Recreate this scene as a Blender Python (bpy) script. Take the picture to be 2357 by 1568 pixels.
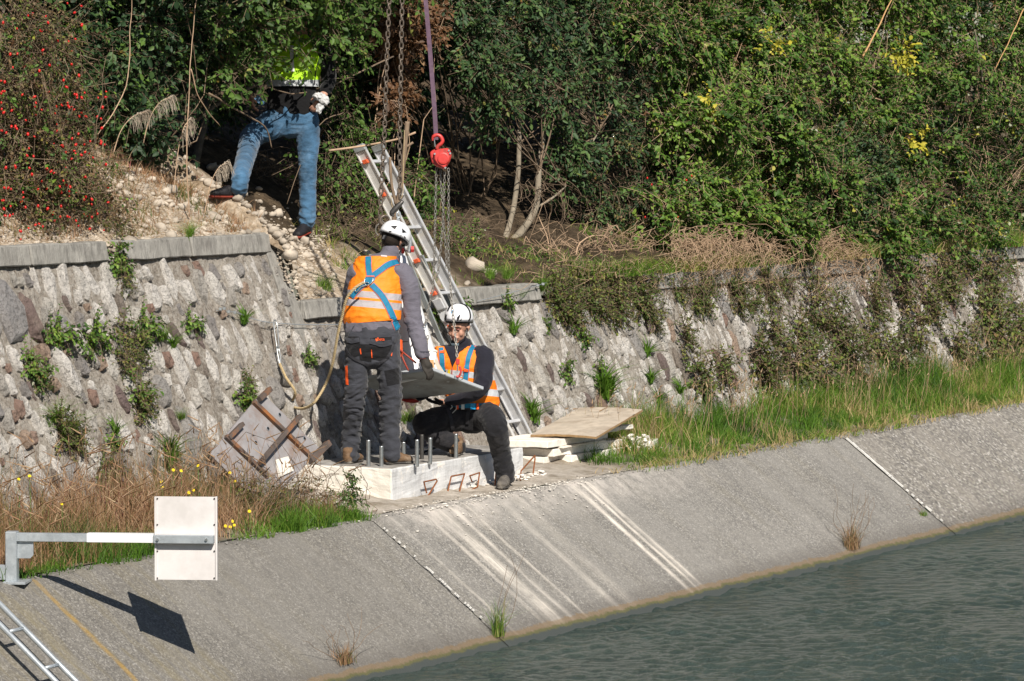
import bpy, bmesh, math, random
import numpy as np
from math import radians, sin, cos, pi, sqrt
from mathutils import Vector, Matrix, noise
from mathutils.bvhtree import BVHTree

for o in list(bpy.data.objects):
    bpy.data.objects.remove(o)
rng = np.random.default_rng(7)
random.seed(7)
SC = bpy.context.scene
COL = SC.collection

# ------------------------------------------------------------------ camera
# world: X runs along the canal (away to the right), Y from the water into the bank, Z up, z=0 is the top of the revetment
F = 9166.0                      # focal length in units of a 2357 px wide picture
TH = radians(28.0)
PITCH = math.atan(504 / 9166.0)
CAM = Vector((0, 0, 2.8))
VD = Vector((cos(TH) * cos(PITCH), sin(TH) * cos(PITCH), -sin(PITCH)))
RT = Vector((sin(TH), -cos(TH), 0))
UPV = RT.cross(VD)
DP = Vector((cos(TH), sin(TH), 0))
cd = bpy.data.cameras.new('camera')
cam = bpy.data.objects.new('camera', cd)
COL.objects.link(cam)
cd.sensor_width = 36
cd.lens = F / 2357 * 36
cd.clip_start = 0.5
cd.clip_end = 1500
cam.matrix_world = Matrix(((RT.x, UPV.x, -VD.x, CAM.x), (RT.y, UPV.y, -VD.y, CAM.y), (RT.z, UPV.z, -VD.z, CAM.z), (0, 0, 0, 1)))
SC.camera = cam

# ------------------------------------------------------------------ world, sun, exposure
SUN = Vector((-0.53, -0.545, 0.65)).normalized()
w = bpy.data.worlds.new('World')
SC.world = w
w.use_nodes = True
nt = w.node_tree
sky = nt.nodes.new('ShaderNodeTexSky')
sky.sky_type = 'NISHITA'
sky.sun_disc = False
sky.sun_elevation = math.asin(SUN.z)
sky.sun_rotation = math.atan2(SUN.x, SUN.y)
sky.air_density = 1.0
sky.dust_density = 0.6
nt.links.new(sky.outputs[0], nt.nodes['Background'].inputs[0])
nt.nodes['Background'].inputs[1].default_value = 0.053
sl = bpy.data.lights.new('sun', 'SUN')
sl.energy = 5.0
sl.angle = radians(0.5)
sl.color = (1.0, 0.93, 0.83)
so = bpy.data.objects.new('sun', sl)
COL.objects.link(so)
so.rotation_euler = SUN.to_track_quat('Z', 'Y').to_euler()
SC.view_settings.view_transform = 'Standard'
SC.view_settings.look = 'None'
SC.view_settings.exposure = 0.32
SC.view_settings.gamma = 1
SC.render.engine = 'CYCLES'
SC.cycles.max_bounces = 6
SC.cycles.diffuse_bounces = 3
SC.cycles.transparent_max_bounces = 4

# ------------------------------------------------------------------ geometry of the place
def ray(px, py):
    return (VD * F + RT * (px - 1178.5) - UPV * (py - 784)).normalized()
def at_plane(px, py, n, p):
    d = ray(px, py); n = Vector(n)
    return CAM + d * ((Vector(p) - CAM).dot(n) / d.dot(n))
def at_z(px, py, z): return at_plane(px, py, (0, 0, 1), (0, 0, z))
def at_y(px, py, y): return at_plane(px, py, (0, 1, 0), (0, y, 0))
def at_x(px, py, x): return at_plane(px, py, (1, 0, 0), (x, 0, 0))
def at_d(px, py, dep):
    d = ray(px, py)
    return CAM + d * (dep / d.dot(VD))

WATER_Z = -0.83
LIP_Y = 14.0
def rev_y(z): return LIP_Y + z * 1.32          # slope of the revetment
BAT = 0.42
def wall_y(z): return 16.10 - BAT * (1.94 - z)
WALL_N = Vector((0, -1, BAT)).normalized()
WALL_T = Vector((0, BAT, 1)).normalized()
def sstep(a, b, x):
    t = min(1, max(0, (x - a) / (b - a)))
    return t * t * (3 - 2 * t)
def top_z(x): return 1.90 - 0.52 * sstep(26.0, 27.6, x)
def fbm(x, y, z=0.0, o=4):
    return noise.fractal(Vector((x, y, z)), 1.0, 2.0, o)
def hill_z(x, y):
    y0 = 15.95
    s = y - y0
    b = top_z(x) + 0.06 * sstep(0, .5, s)
    rise = 0.52 * min(s, 3.5) + 0.42 * max(0, min(s - 3.5, 4.5)) + 0.02 * max(0, s - 8)
    rub = 0.22 * sstep(0.1, 0.7, s) * (1 - sstep(25.2, 26.8, x)) * sstep(21.5, 23.0, x)
    n = 0.10 * fbm(x * .9, y * .9) + 0.03 * fbm(x * 4, y * 4)
    return b + rise * (1 - .35 * sstep(28, 31, x)) + rub + n * sstep(0.05, 0.8, s)
def berm_z(x, y):
    t = (y - LIP_Y) / 1.4
    return 0.0 + 0.09 * sstep(0.1, 1.0, t) + (0.025 * fbm(x * 2, y * 2)) * sstep(0.05, .3, t)

# ------------------------------------------------------------------ object helpers
def link(o, parent=None):
    COL.objects.link(o)
    if parent is not None: o.parent = parent
    return o
def tag(o, label=None, cat=None, group=None, kind=None):
    if label: o['label'] = label
    if cat: o['category'] = cat
    if group: o['group'] = group
    if kind: o['kind'] = kind
    return o
def thing(name, loc, label, cat, group=None):
    o = bpy.data.objects.new(name, None)
    o.location = loc
    o.empty_display_size = .1
    link(o)
    return tag(o, label, cat, group)
def np_mesh(name, V, faces, mat=None, smooth=False, tone=None, attrs=None):
    """V (n,3); faces: (m,k) array or list of lists"""
    me = bpy.data.meshes.new(name)
    V = np.asarray(V, dtype=np.float32).reshape(-1, 3)
    if isinstance(faces, np.ndarray):
        m, k = faces.shape
        me.vertices.add(len(V)); me.vertices.foreach_set('co', V.ravel())
        me.loops.add(m * k); me.loops.foreach_set('vertex_index', faces.astype(np.int32).ravel())
        me.polygons.add(m)
        me.polygons.foreach_set('loop_start', np.arange(0, m * k, k, dtype=np.int32))
        me.polygons.foreach_set('loop_total', np.full(m, k, dtype=np.int32))
        me.update(calc_edges=True)
    else:
        me.from_pydata([tuple(map(float, v)) for v in V], [], [tuple(f) for f in faces])
        me.update()
    if tone is not None: attrs = dict(attrs or {}, tone=tone)
    for k_, a_ in (attrs or {}).items():
        at = me.attributes.new(k_, 'FLOAT', 'POINT')
        at.data.foreach_set('value', np.asarray(a_, dtype=np.float32))
    if mat is not None: me.materials.append(mat)
    if smooth: me.polygons.foreach_set('use_smooth', [True] * len(me.polygons))
    return me
def mobj(name, me, parent=None, loc=None):
    """child meshes are given in world coordinates; the parent's location is taken off again"""
    o = bpy.data.objects.new(name, me)
    link(o, parent)
    if parent is not None:
        o.matrix_parent_inverse = Matrix.Identity(4)
        o.location = -Vector(parent_world(parent))
    if loc is not None: o.location = loc
    return o
def parent_world(p):
    v = Vector(p.location)
    while p.parent is not None:
        p = p.parent
        v = v + Vector(p.location)
    return v
class MB:
    def __init__(s): s.V = []; s.F = []
    def add(s, V, Fc):
        b = len(s.V); s.V += [tuple(v) for v in V]; s.F += [tuple(b + i for i in f) for f in Fc]; return s
    def box(s, c, ax, ay, az):
        """centre and three half vectors"""
        c = Vector(c); ax = Vector(ax); ay = Vector(ay); az = Vector(az)
        V = [c + i * ax + j * ay + k * az for k in (-1, 1) for j in (-1, 1) for i in (-1, 1)]
        return s.add(V, [(0, 2, 3, 1), (4, 5, 7, 6), (0, 1, 5, 4), (2, 6, 7, 3), (0, 4, 6, 2), (1, 3, 7, 5)])
    def beam(s, a, b, wv, hv):
        a = Vector(a); b = Vector(b)
        return s.box((a + b) / 2, (b - a) / 2, Vector(wv) / 2, Vector(hv) / 2)
    def tube(s, pts, r, n=6, cap=True):
        pts = [Vector(p) for p in pts]
        rr = r if isinstance(r, (list, tuple)) else [r] * len(pts)
        base = len(s.V); prev = None
        for i, p in enumerate(pts):
            t = (pts[min(i + 1, len(pts) - 1)] - pts[max(i - 1, 0)])
            t = t.normalized() if t.length > 1e-9 else Vector((0, 0, 1))
            if prev is None:
                a = t.cross(Vector((0, 0, 1)) if abs(t.z) < .9 else Vector((1, 0, 0))).normalized()
            else:
                a = (prev - t * prev.dot(t)).normalized()
            prev = a; b = t.cross(a)
            for k in range(n):
                q = 2 * pi * k / n
                s.V.append(tuple(p + (a * cos(q) + b * sin(q)) * rr[i]))
        for i in range(len(pts) - 1):
            for k in range(n):
                k2 = (k + 1) % n
                s.F.append((base + i * n + k, base + i * n + k2, base + (i + 1) * n + k2, base + (i + 1) * n + k))
        if cap:
            s.F.append(tuple(base + k for k in range(n))[::-1])
            e = base + (len(pts) - 1) * n
            s.F.append(tuple(e + k for k in range(n)))
        return s
    def poly_prism(s, pts, off):
        """closed outline extruded by vector off"""
        b = len(s.V); n = len(pts); off = Vector(off)
        s.V += [tuple(Vector(p)) for p in pts] + [tuple(Vector(p) + off) for p in pts]
        s.F.append(tuple(b + i for i in range(n))[::-1]); s.F.append(tuple(b + n + i for i in range(n)))
        for i in range(n):
            j = (i + 1) % n
            s.F.append((b + i, b + j, b + n + j, b + n + i))
        return s
    def mesh(s, name, mat, smooth=False, bevel=0):
        me = bpy.data.meshes.new(name)
        me.from_pydata(s.V, [], s.F); me.update()
        bm = bmesh.new(); bm.from_mesh(me)
        bmesh.ops.recalc_face_normals(bm, faces=bm.faces)
        if bevel:
            ed = [e for e in bm.edges if len(e.link_faces) == 2 and e.calc_face_angle(0) > .6]
            bmesh.ops.bevel(bm, geom=ed, offset=bevel, segments=1, profile=.5, affect='EDGES')
        bm.to_mesh(me); bm.free()
        if mat: me.materials.append(mat)
        if smooth: me.polygons.foreach_set('use_smooth', [True] * len(me.polygons))
        return me
    def obj(s, name, mat, parent=None, smooth=False, bevel=0):
        return mobj(name, s.mesh(name, mat, smooth, bevel), parent)
def curve_pts(pts, n=8):
    P = [Vector(p) for p in pts]; out = []
    for i in range(len(P) - 1):
        p0 = P[max(i - 1, 0)]; p1 = P[i]; p2 = P[i + 1]; p3 = P[min(i + 2, len(P) - 1)]
        for k in range(n):
            t = k / n
            out.append(0.5 * ((2 * p1) + (-p0 + p2) * t + (2 * p0 - 5 * p1 + 4 * p2 - p3) * t * t + (-p0 + 3 * p1 - 3 * p2 + p3) * t ** 3))
    out.append(P[-1]); return out

# ------------------------------------------------------------------ materials
def lin(c):
    return tuple(c) + (1,) if len(c) == 3 else c
def ramp(nt, stops, interp='LINEAR'):
    r = nt.nodes.new('ShaderNodeValToRGB')
    e = r.color_ramp.elements
    while len(e) > 1: e.remove(e[-1])
    e[0].position = stops[0][0]; e[0].color = lin(stops[0][1])
    for p, c in stops[1:]:
        x = e.new(p); x.color = lin(c)
    r.color_ramp.interpolation = interp
    return r
class M:
    """small node-tree builder"""
    def __init__(s, name, rough=.8, metal=0, spec=.3):
        s.m = bpy.data.materials.new(name); s.m.use_nodes = True
        s.nt = s.m.node_tree; s.b = s.nt.nodes['Principled BSDF']
        s.b.inputs['Roughness'].default_value = rough
        s.b.inputs['Metallic'].default_value = metal
        s.b.inputs['Specular IOR Level'].default_value = spec
    def n(s, t, **k):
        x = s.nt.nodes.new(t)
        for a, v in k.items(): setattr(x, a, v)
        return x
    def l(s, a, b): s.nt.links.new(a, b)
    def pos(s, scale=(1, 1, 1), kind='pos', rot=None):
        if kind == 'pos': src = s.n('ShaderNodeNewGeometry').outputs['Position']
        else: src = s.n('ShaderNodeTexCoord').outputs['Object']
        mp = s.n('ShaderNodeMapping')
        mp.inputs['Scale'].default_value = scale
        if rot: mp.inputs['Rotation'].default_value = rot
        s.l(src, mp.inputs[0]); return mp.outputs[0]
    def noise(s, vec, scale, detail=4, rough=.55, dist=0):
        x = s.n('ShaderNodeTexNoise'); x.inputs['Scale'].default_value = scale
        x.inputs['Detail'].default_value = detail; x.inputs['Roughness'].default_value = rough
        x.inputs['Distortion'].default_value = dist
        s.l(vec, x.inputs['Vector']); return x.outputs['Fac']
    def voro(s, vec, scale, feat='F1', out='Distance'):
        x = s.n('ShaderNodeTexVoronoi', feature=feat); x.inputs['Scale'].default_value = scale
        s.l(vec, x.inputs['Vector']); return x.outputs[out]
    def math(s, op, a, b=None, c=None, clamp=False):
        x = s.n('ShaderNodeMath', operation=op); x.use_clamp = clamp
        for i, q in enumerate((a, b, c)):
            if q is None: continue
            if isinstance(q, (int, float)): x.inputs[i].default_value = q
            else: s.l(q, x.inputs[i])
        return x.outputs[0]
    def ramp(s, fac, stops, interp='LINEAR'):
        r = ramp(s.nt, stops, interp); s.l(fac, r.inputs[0]); return r.outputs[0]
    def mix(s, fac, a, b, mode='MIX'):
        x = s.n('ShaderNodeMix', data_type='RGBA', blend_type=mode)
        for i, q in ((0, fac), (6, a), (7, b)):
            if isinstance(q, (int, float)): x.inputs[i].default_value = q
            elif isinstance(q, tuple): x.inputs[i].default_value = lin(q)
            else: s.l(q, x.inputs[i])
        return x.outputs[2]
    def attr(s, name):
        x = s.n('ShaderNodeAttribute', attribute_name=name); return x.outputs['Fac']
    def sep(s, vec):
        x = s.n('ShaderNodeSeparateXYZ'); s.l(vec, x.inputs[0]); return x.outputs
    def bump(s, h, strength=.5, dist=.01):
        x = s.n('ShaderNodeBump'); x.inputs['Strength'].default_value = strength; x.inputs['Distance'].default_value = dist
        s.l(h, x.inputs['Height'])
        if s.b.inputs['Normal'].links: s.l(s.b.inputs['Normal'].links[0].from_socket, x.inputs['Normal'])
        s.l(x.outputs[0], s.b.inputs['Normal']); return s
    def col(s, c):
        if isinstance(c, tuple): s.b.inputs['Base Color'].default_value = lin(c)
        else: s.l(c, s.b.inputs['Base Color'])
        return s
def simple(name, c, rough=.7, metal=0, var=.25, scale=12, bump=0, bscale=60, spec=.3, kind='pos', dirt=None):
    m = M(name, rough, metal, spec)
    p = m.pos(kind=kind)
    f = m.noise(p, scale, 5, .6)
    a = tuple(x * (1 - var) for x in c); b = tuple(min(1, x * (1 + var)) for x in c)
    cc = m.ramp(f, [(.25, a), (.75, b)])
    if dirt:
        cc = m.mix(m.ramp(m.noise(p, scale * .6, 6, .7), [(.5, (0, 0, 0)), (.68, (1, 1, 1))]), cc, dirt)
    m.col(cc)
    if bump: m.bump(m.noise(p, bscale, 4, .6), .6, bump)
    return m.m

def leaf_mat(name, stops, trans=.35, rough=.55):
    m = M(name, rough, 0, .35)
    c = m.ramp(m.attr('tone'), stops)
    p = m.pos()
    c = m.mix(m.math('MULTIPLY', m.noise(p, 1.7, 3), .35), c, (0.55, 0.5, 0.45), 'MULTIPLY')
    m.col(c)
    t = m.n('ShaderNodeBsdfTranslucent'); m.l(c, t.inputs[0])
    ms = m.n('ShaderNodeMixShader'); ms.inputs[0].default_value = trans
    m.l(m.b.outputs[0], ms.inputs[1]); m.l(t.outputs[0], ms.inputs[2])
    m.l(ms.outputs[0], m.nt.nodes['Material Output'].inputs[0])
    return m.m
MAT = {}
MAT['bramble'] = leaf_mat('bramble_leaf', [(0, (.018, .048, .01)), (.35, (.055, .13, .02)), (.65, (.12, .235, .034)), (.94, (.25, .38, .06)), (.965, (.34, .36, .05)), (.985, (.5, .46, .06)), (.992, (.42, .45, .33)), (1, (.46, .5, .36))])
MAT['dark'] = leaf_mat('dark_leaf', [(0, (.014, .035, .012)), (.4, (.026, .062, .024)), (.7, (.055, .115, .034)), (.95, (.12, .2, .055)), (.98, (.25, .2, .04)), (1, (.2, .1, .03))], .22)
MAT['light'] = leaf_mat('light_leaf', [(0, (.04, .085, .018)), (.4, (.08, .16, .03)), (.8, (.14, .25, .045)), (.95, (.2, .32, .06)), (1, (.3, .3, .08))])
MAT['drybrown'] = leaf_mat('withered_leaf', [(0, (.05, .025, .013)), (.5, (.13, .065, .03)), (.9, (.24, .12, .055)), (1, (.32, .2, .1))])
MAT['rosy'] = leaf_mat('rose_leaf', [(0, (.05, .055, .02)), (.3, (.12, .16, .04)), (.5, (.21, .16, .08)), (.7, (.28, .18, .10)), (.88, (.18, .23, .05)), (1, (.34, .27, .06))])
MAT['weed'] = leaf_mat('weed_leaf', [(0, (.05, .075, .018)), (.35, (.10, .165, .03)), (.6, (.15, .21, .045)), (.75, (.24, .16, .08)), (.9, (.21, .29, .05)), (1, (.3, .24, .08))])
MAT['fluff'] = leaf_mat('seed_fluff', [(0, (.16, .13, .09)), (1, (.34, .29, .22))])
MAT['grass'] = leaf_mat('green_grass', [(0, (.045, .11, .014)), (.3, (.10, .22, .022)), (.58, (.17, .32, .035)), (.74, (.27, .34, .06)), (.85, (.46, .37, .15)), (1, (.58, .44, .23))], .4)
MAT['drygrass'] = leaf_mat('dry_grass', [(0, (.05, .11, .02)), (.22, (.12, .17, .04)), (.36, (.26, .18, .08)), (.55, (.38, .21, .12)), (.75, (.48, .32, .19)), (.92, (.62, .47, .3)), (1, (.26, .07, .07))], .3)
MAT['yellowleaf'] = leaf_mat('yellow_leaf', [(0, (.3, .32, .03)), (.5, (.55, .5, .05)), (1, (.7, .6, .1))])
MAT['twig'] = simple('twig_bark', (.20, .145, .10), .85, var=.4, scale=9)
MAT['strawtwig'] = simple('dead_cane', (.43, .30, .20), .85, var=.35, scale=14)
MAT['bark'] = simple('bark', (.105, .09, .07), .9, var=.45, scale=16, bump=.012, bscale=45)
MAT['barkpale'] = simple('pale_bark', (.24, .205, .155), .9, var=.35, scale=13, bump=.01, bscale=40)
MAT['hip'] = simple('rose_hip_skin', (.55, .015, .012), .3, var=.3, scale=30, spec=.5)
MAT['flower'] = simple('yellow_petal', (.8, .6, .02), .6, var=.15)
MAT['petalwhite'] = simple('pale_petal', (.62, .55, .68), .6, var=.15)
MAT['steel'] = simple('galvanised_steel', (.45, .49, .52), .42, .55, .22, 14, spec=.5, bump=.001, bscale=120, dirt=(.62, .66, .68))
MAT['zinc'] = simple('zinc_stud', (.5, .52, .52), .35, .85, .2, 40, spec=.5)
MAT['alu'] = simple('ladder_aluminium', (.6, .61, .63), .45, .25, .16, 18, spec=.5, dirt=(.62, .6, .56))
MAT['darksteel'] = simple('dark_steel', (.10, .095, .09), .45, .6, .35, 30)
MAT['chain'] = simple('chain_steel', (.25, .235, .21), .38, .5, .4, 40, spec=.5)
MAT['chainrust'] = simple('old_chain_steel', (.15, .12, .095), .42, .5, .45, 30, spec=.5)
MAT['red'] = simple('hoist_red_paint', (.56, .045, .04), .38, 0, .25, 22, spec=.5, dirt=(.32, .05, .04))
MAT['redstrap'] = simple('hoist_strap', (.12, .075, .11), .8, 0, .3, 30)
MAT['orangeplastic'] = simple('orange_cap', (.72, .13, .05), .5, 0, .2, 30)
MAT['whitepaint'] = simple('white_paint', (.8, .81, .82), .4, 0, .04, 3, spec=.5)
MAT['greypaint'] = simple('grey_primer', (.30, .325, .33), .5, 0, .1, 5, dirt=(.17, .165, .15))
MAT['greyedge'] = simple('grey_plate_edge', (.47, .5, .53), .45, 0, .06, 5)
MAT['rope'] = simple('hemp_rope', (.45, .35, .2), .9, 0, .25, 60, bump=.004, bscale=150)
MAT['wood'] = simple('weathered_board', (.50, .43, .345), .85, 0, .22, 7, bump=.003, bscale=50, dirt=(.36, .29, .22))
MAT['woodedge'] = simple('board_edge', (.34, .22, .11), .85, 0, .3, 20)
MAT['rawwood'] = simple('raw_timber', (.48, .28, .13), .8, 0, .2, 20)
MAT['foam'] = simple('white_foam', (.84, .80, .74), .8, 0, .08, 6, bump=.004, bscale=30, dirt=(.62, .55, .46))
MAT['signback'] = simple('sign_back', (.66, .63, .62), .5, 0, .05, 4, dirt=(.56, .535, .52))
MAT['blackplastic'] = simple('black_plastic', (.014, .014, .016), .45, 0, .2, 20)
MAT['helmet'] = simple('helmet_white', (.82, .83, .86), .3, 0, .02, 8, spec=.5)
MAT['strapblue'] = simple('harness_blue', (.012, .17, .30), .65, 0, .18, 40, bump=.002, bscale=200)
MAT['strapedge'] = simple('harness_stitch', (.5, .13, .11), .7)
MAT['skin'] = simple('skin', (.46, .25, .175), .55, 0, .15, 22, spec=.4)
MAT['hair'] = simple('hair', (.02, .014, .01), .7)
MAT['lip'] = simple('lip_skin', (.34, .13, .11), .5)
MAT['glove'] = simple('dark_glove', (.045, .04, .035), .75, 0, .3, 25)
MAT['redglove'] = simple('red_glove', (.35, .03, .025), .7)
MAT['boot'] = simple('brown_boot', (.15, .09, .05), .8, 0, .35, 20, bump=.004, bscale=60, dirt=(.28, .21, .15))
MAT['sole'] = simple('boot_sole', (.045, .042, .04), .8, 0, .3, 20, dirt=(.2, .18, .15))
MAT['greyboot'] = simple('dusty_boot', (.1, .09, .08), .8, 0, .35, 20, bump=.004, bscale=60, dirt=(.2, .18, .15))
MAT['shoe'] = simple('black_trainer', (.016, .015, .018), .6, 0, .3, 20)
MAT['orangerub'] = simple('orange_rubber', (.22, .035, .02), .7)
MAT['orangefab'] = simple('orange_trim', (.85, .1, .015), .7)
MAT['mask'] = simple('face_mask', (.5, .68, .76), .8)
MAT['paper'] = simple('white_cloth', (.5, .5, .5), .9, bump=.01, bscale=30)
MAT['cable'] = simple('red_cable', (.3, .05, .03), .5)
MAT['rebar'] = simple('rusty_rebar', (.24, .09, .035), .85, .2, .4, 40)
def cloth(name, c, var=.2, scale=9, rough=.85, dust=None, k=1.0):
    m = M(name, rough, 0, .2)
    p = m.pos()
    cc = m.ramp(m.noise(p, scale, 5, .6), [(.25, tuple(x * (1 - var) for x in c)), (.75, tuple(x * (1 + var) for x in c))])
    if dust: cc = m.mix(m.math('MULTIPLY', m.ramp(m.noise(p, 7, 6, .7), [(.5, (0, 0, 0)), (.75, (1, 1, 1))]), .5), cc, dust)
    m.col(cc)
    m.b.inputs['Sheen Weight'].default_value = .15
    m.bump(m.noise(m.pos(scale=(1, 1, 2.2)), 14, 3, .5, .6), .35 * k, .03)
    m.bump(m.noise(p, 260, 2), .25, .002)
    return m.m
MAT['trouser'] = cloth('charcoal_work_cloth', (.042, .044, .054))
MAT['trouserblack'] = cloth('black_work_cloth', (.014, .014, .017), dust=(.07, .065, .065))
MAT['blackpad'] = cloth('black_reinforcement', (.011, .011, .013))
MAT['jacket'] = cloth('grey_softshell', (.125, .118, .145))
MAT['jacketdark'] = cloth('grey_softshell_panel', (.04, .04, .052))
MAT['fleece'] = cloth('black_fleece', (.014, .014, .022), k=.6)
MAT['shirt'] = cloth('black_tshirt', (.006, .006, .007))
MAT['denim'] = cloth('washed_denim', (.05, .12, .21), .6, 5, dust=(.2, .3, .42))
MAT['darkstrap'] = simple('black_webbing', (.025, .025, .03), .7)
def vest_mat(name, c, bands, bandcol=(.36, .35, .36), dark=None):
    m = M(name, .62, 0, .3)
    p = m.pos()
    base = m.ramp(m.noise(p, 8, 4), [(.25, tuple(x * .88 for x in c)), (.75, tuple(min(1, x * 1.08) for x in c))])
    st = m.attr('st'); cc = base
    for lo, hi, cb in bands:
        a = m.math('GREATER_THAN', st, lo); b = m.math('LESS_THAN', st, hi)
        cc = m.mix(m.math('MULTIPLY', a, b), cc, cb)
    m.col(cc)
    m.bump(m.noise(m.pos(scale=(1, 1, 1.6)), 11, 3, .5, .8), .4, .03)
    m.bump(m.noise(p, 300, 2), .2, .002)
    return m.m
# ================================================================== SETTING
def grid_mesh(name, nx, ny, fn, mat, smooth=True, attrs=None):
    V = []
    for j in range(ny):
        for i in range(nx):
            V.append(fn(i / (nx - 1), j / (ny - 1)))
    idx = np.arange(nx * ny).reshape(ny, nx)
    Fc = np.stack([idx[:-1, :-1], idx[:-1, 1:], idx[1:, 1:], idx[1:, :-1]], -1).reshape(-1, 4)
    return np_mesh(name, np.array(V), Fc, mat, smooth)

# ---- water
m = M('canal_water', .05, 0, .5)
p = m.pos(scale=(1, 1, 1))
m.b.inputs['IOR'].default_value = 1.33
n1 = m.noise(m.pos(scale=(3.2, 6.5, 1)), 1.0, 3, .55, 1.0)
n2 = m.noise(m.pos(scale=(9, 17, 1)), 1.0, 6, .7, 2.2)
n3 = m.noise(m.pos(scale=(38, 60, 1)), 1.0, 3, .6, 1.0)
m.col(m.ramp(m.noise(m.pos(scale=(.5, .9, 1)), 1, 3), [(.3, (.045, .07, .062)), (.7, (.078, .108, .096))]))
m.bump(n2, .8, .035); m.bump(n3, 1, .03)
MAT['water'] = m.m
wr = np.random.default_rng(3)
nx, ny = 860, 250
gx = np.linspace(21, 46, nx); gy = 13.35 - 4.9 * np.linspace(0, 1, ny)
GX, GY = np.meshgrid(gx, gy)
H_ = np.zeros_like(GX)
for i in range(90):
    lam = wr.uniform(.085, .30) if i > 12 else wr.uniform(.6, 1.6)
    k = 2 * pi / lam; th = wr.normal(1.05, .95)
    H_ += (.030 if i > 12 else .010) / k * np.sin(k * (math.cos(th) * GX + math.sin(th) * GY) + wr.uniform(0, 6.28) + .8 * np.sin(GX * wr.uniform(.6, 2) + GY * wr.uniform(.6, 2.5)))
PT = .75 + .35 * np.sin(GX * .9 + 1.3 * np.sin(GY * 1.1)) * np.sin(GY * 1.7 + GX * .35) + .2 * np.sin(GX * 2.3 - GY * 3.1)
edge = np.clip(np.minimum.reduce([(GX - 21) / .8, (46 - GX) / .8, (GY - 8.45) / .6]), 0, 1)
Z_ = WATER_Z + H_ * PT * edge
idx = np.arange(nx * ny).reshape(ny, nx)
Fc = np.stack([idx[:-1, :-1], idx[1:, :-1], idx[1:, 1:], idx[:-1, 1:]], -1).reshape(-1, 4)
me = np_mesh('canal_water', np.stack([GX, GY, Z_], -1).reshape(-1, 3), Fc, MAT['water'], True)
wo = mobj('water', me); tag(wo, kind='structure')
far = MB()
for (x0, x1, y0, y1) in ((-60, 21, 1, 13.35), (46, 160, 1, 13.35), (21, 46, 1, 8.45)):
    pass
MAT['waterfar'] = MAT['water'].copy(); MAT['waterfar'].name = 'canal_water_outer'
for nd in MAT['waterfar'].node_tree.nodes:
    if nd.type == 'BUMP': nd.inputs['Distance'].default_value *= 4
for (x0, x1, y0, y1) in ((-60, 21, 1, 13.35), (46, 160, 1, 13.35), (21, 46, 1, 8.45)):
    far.add([(x0, y0, WATER_Z), (x1, y0, WATER_Z), (x1, y1, WATER_Z), (x0, y1, WATER_Z)], [(0, 1, 2, 3)])
tag(far.obj('water', MAT['waterfar']), kind='structure')
nb = MB().add([(-60, -60, 1.1), (160, -60, 1.1), (160, -.6, 1.1), (-60, -.6, 1.1), (-60, 1.6, -1.2), (160, 1.6, -1.2)], [(0, 1, 2, 3), (3, 2, 5, 4)])
MAT['earth'] = simple('earth', (.13, .10, .07), .95, var=.35, scale=3, bump=.02, bscale=14)
tag(nb.obj('near_bank', MAT['earth']), kind='structure')

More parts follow.
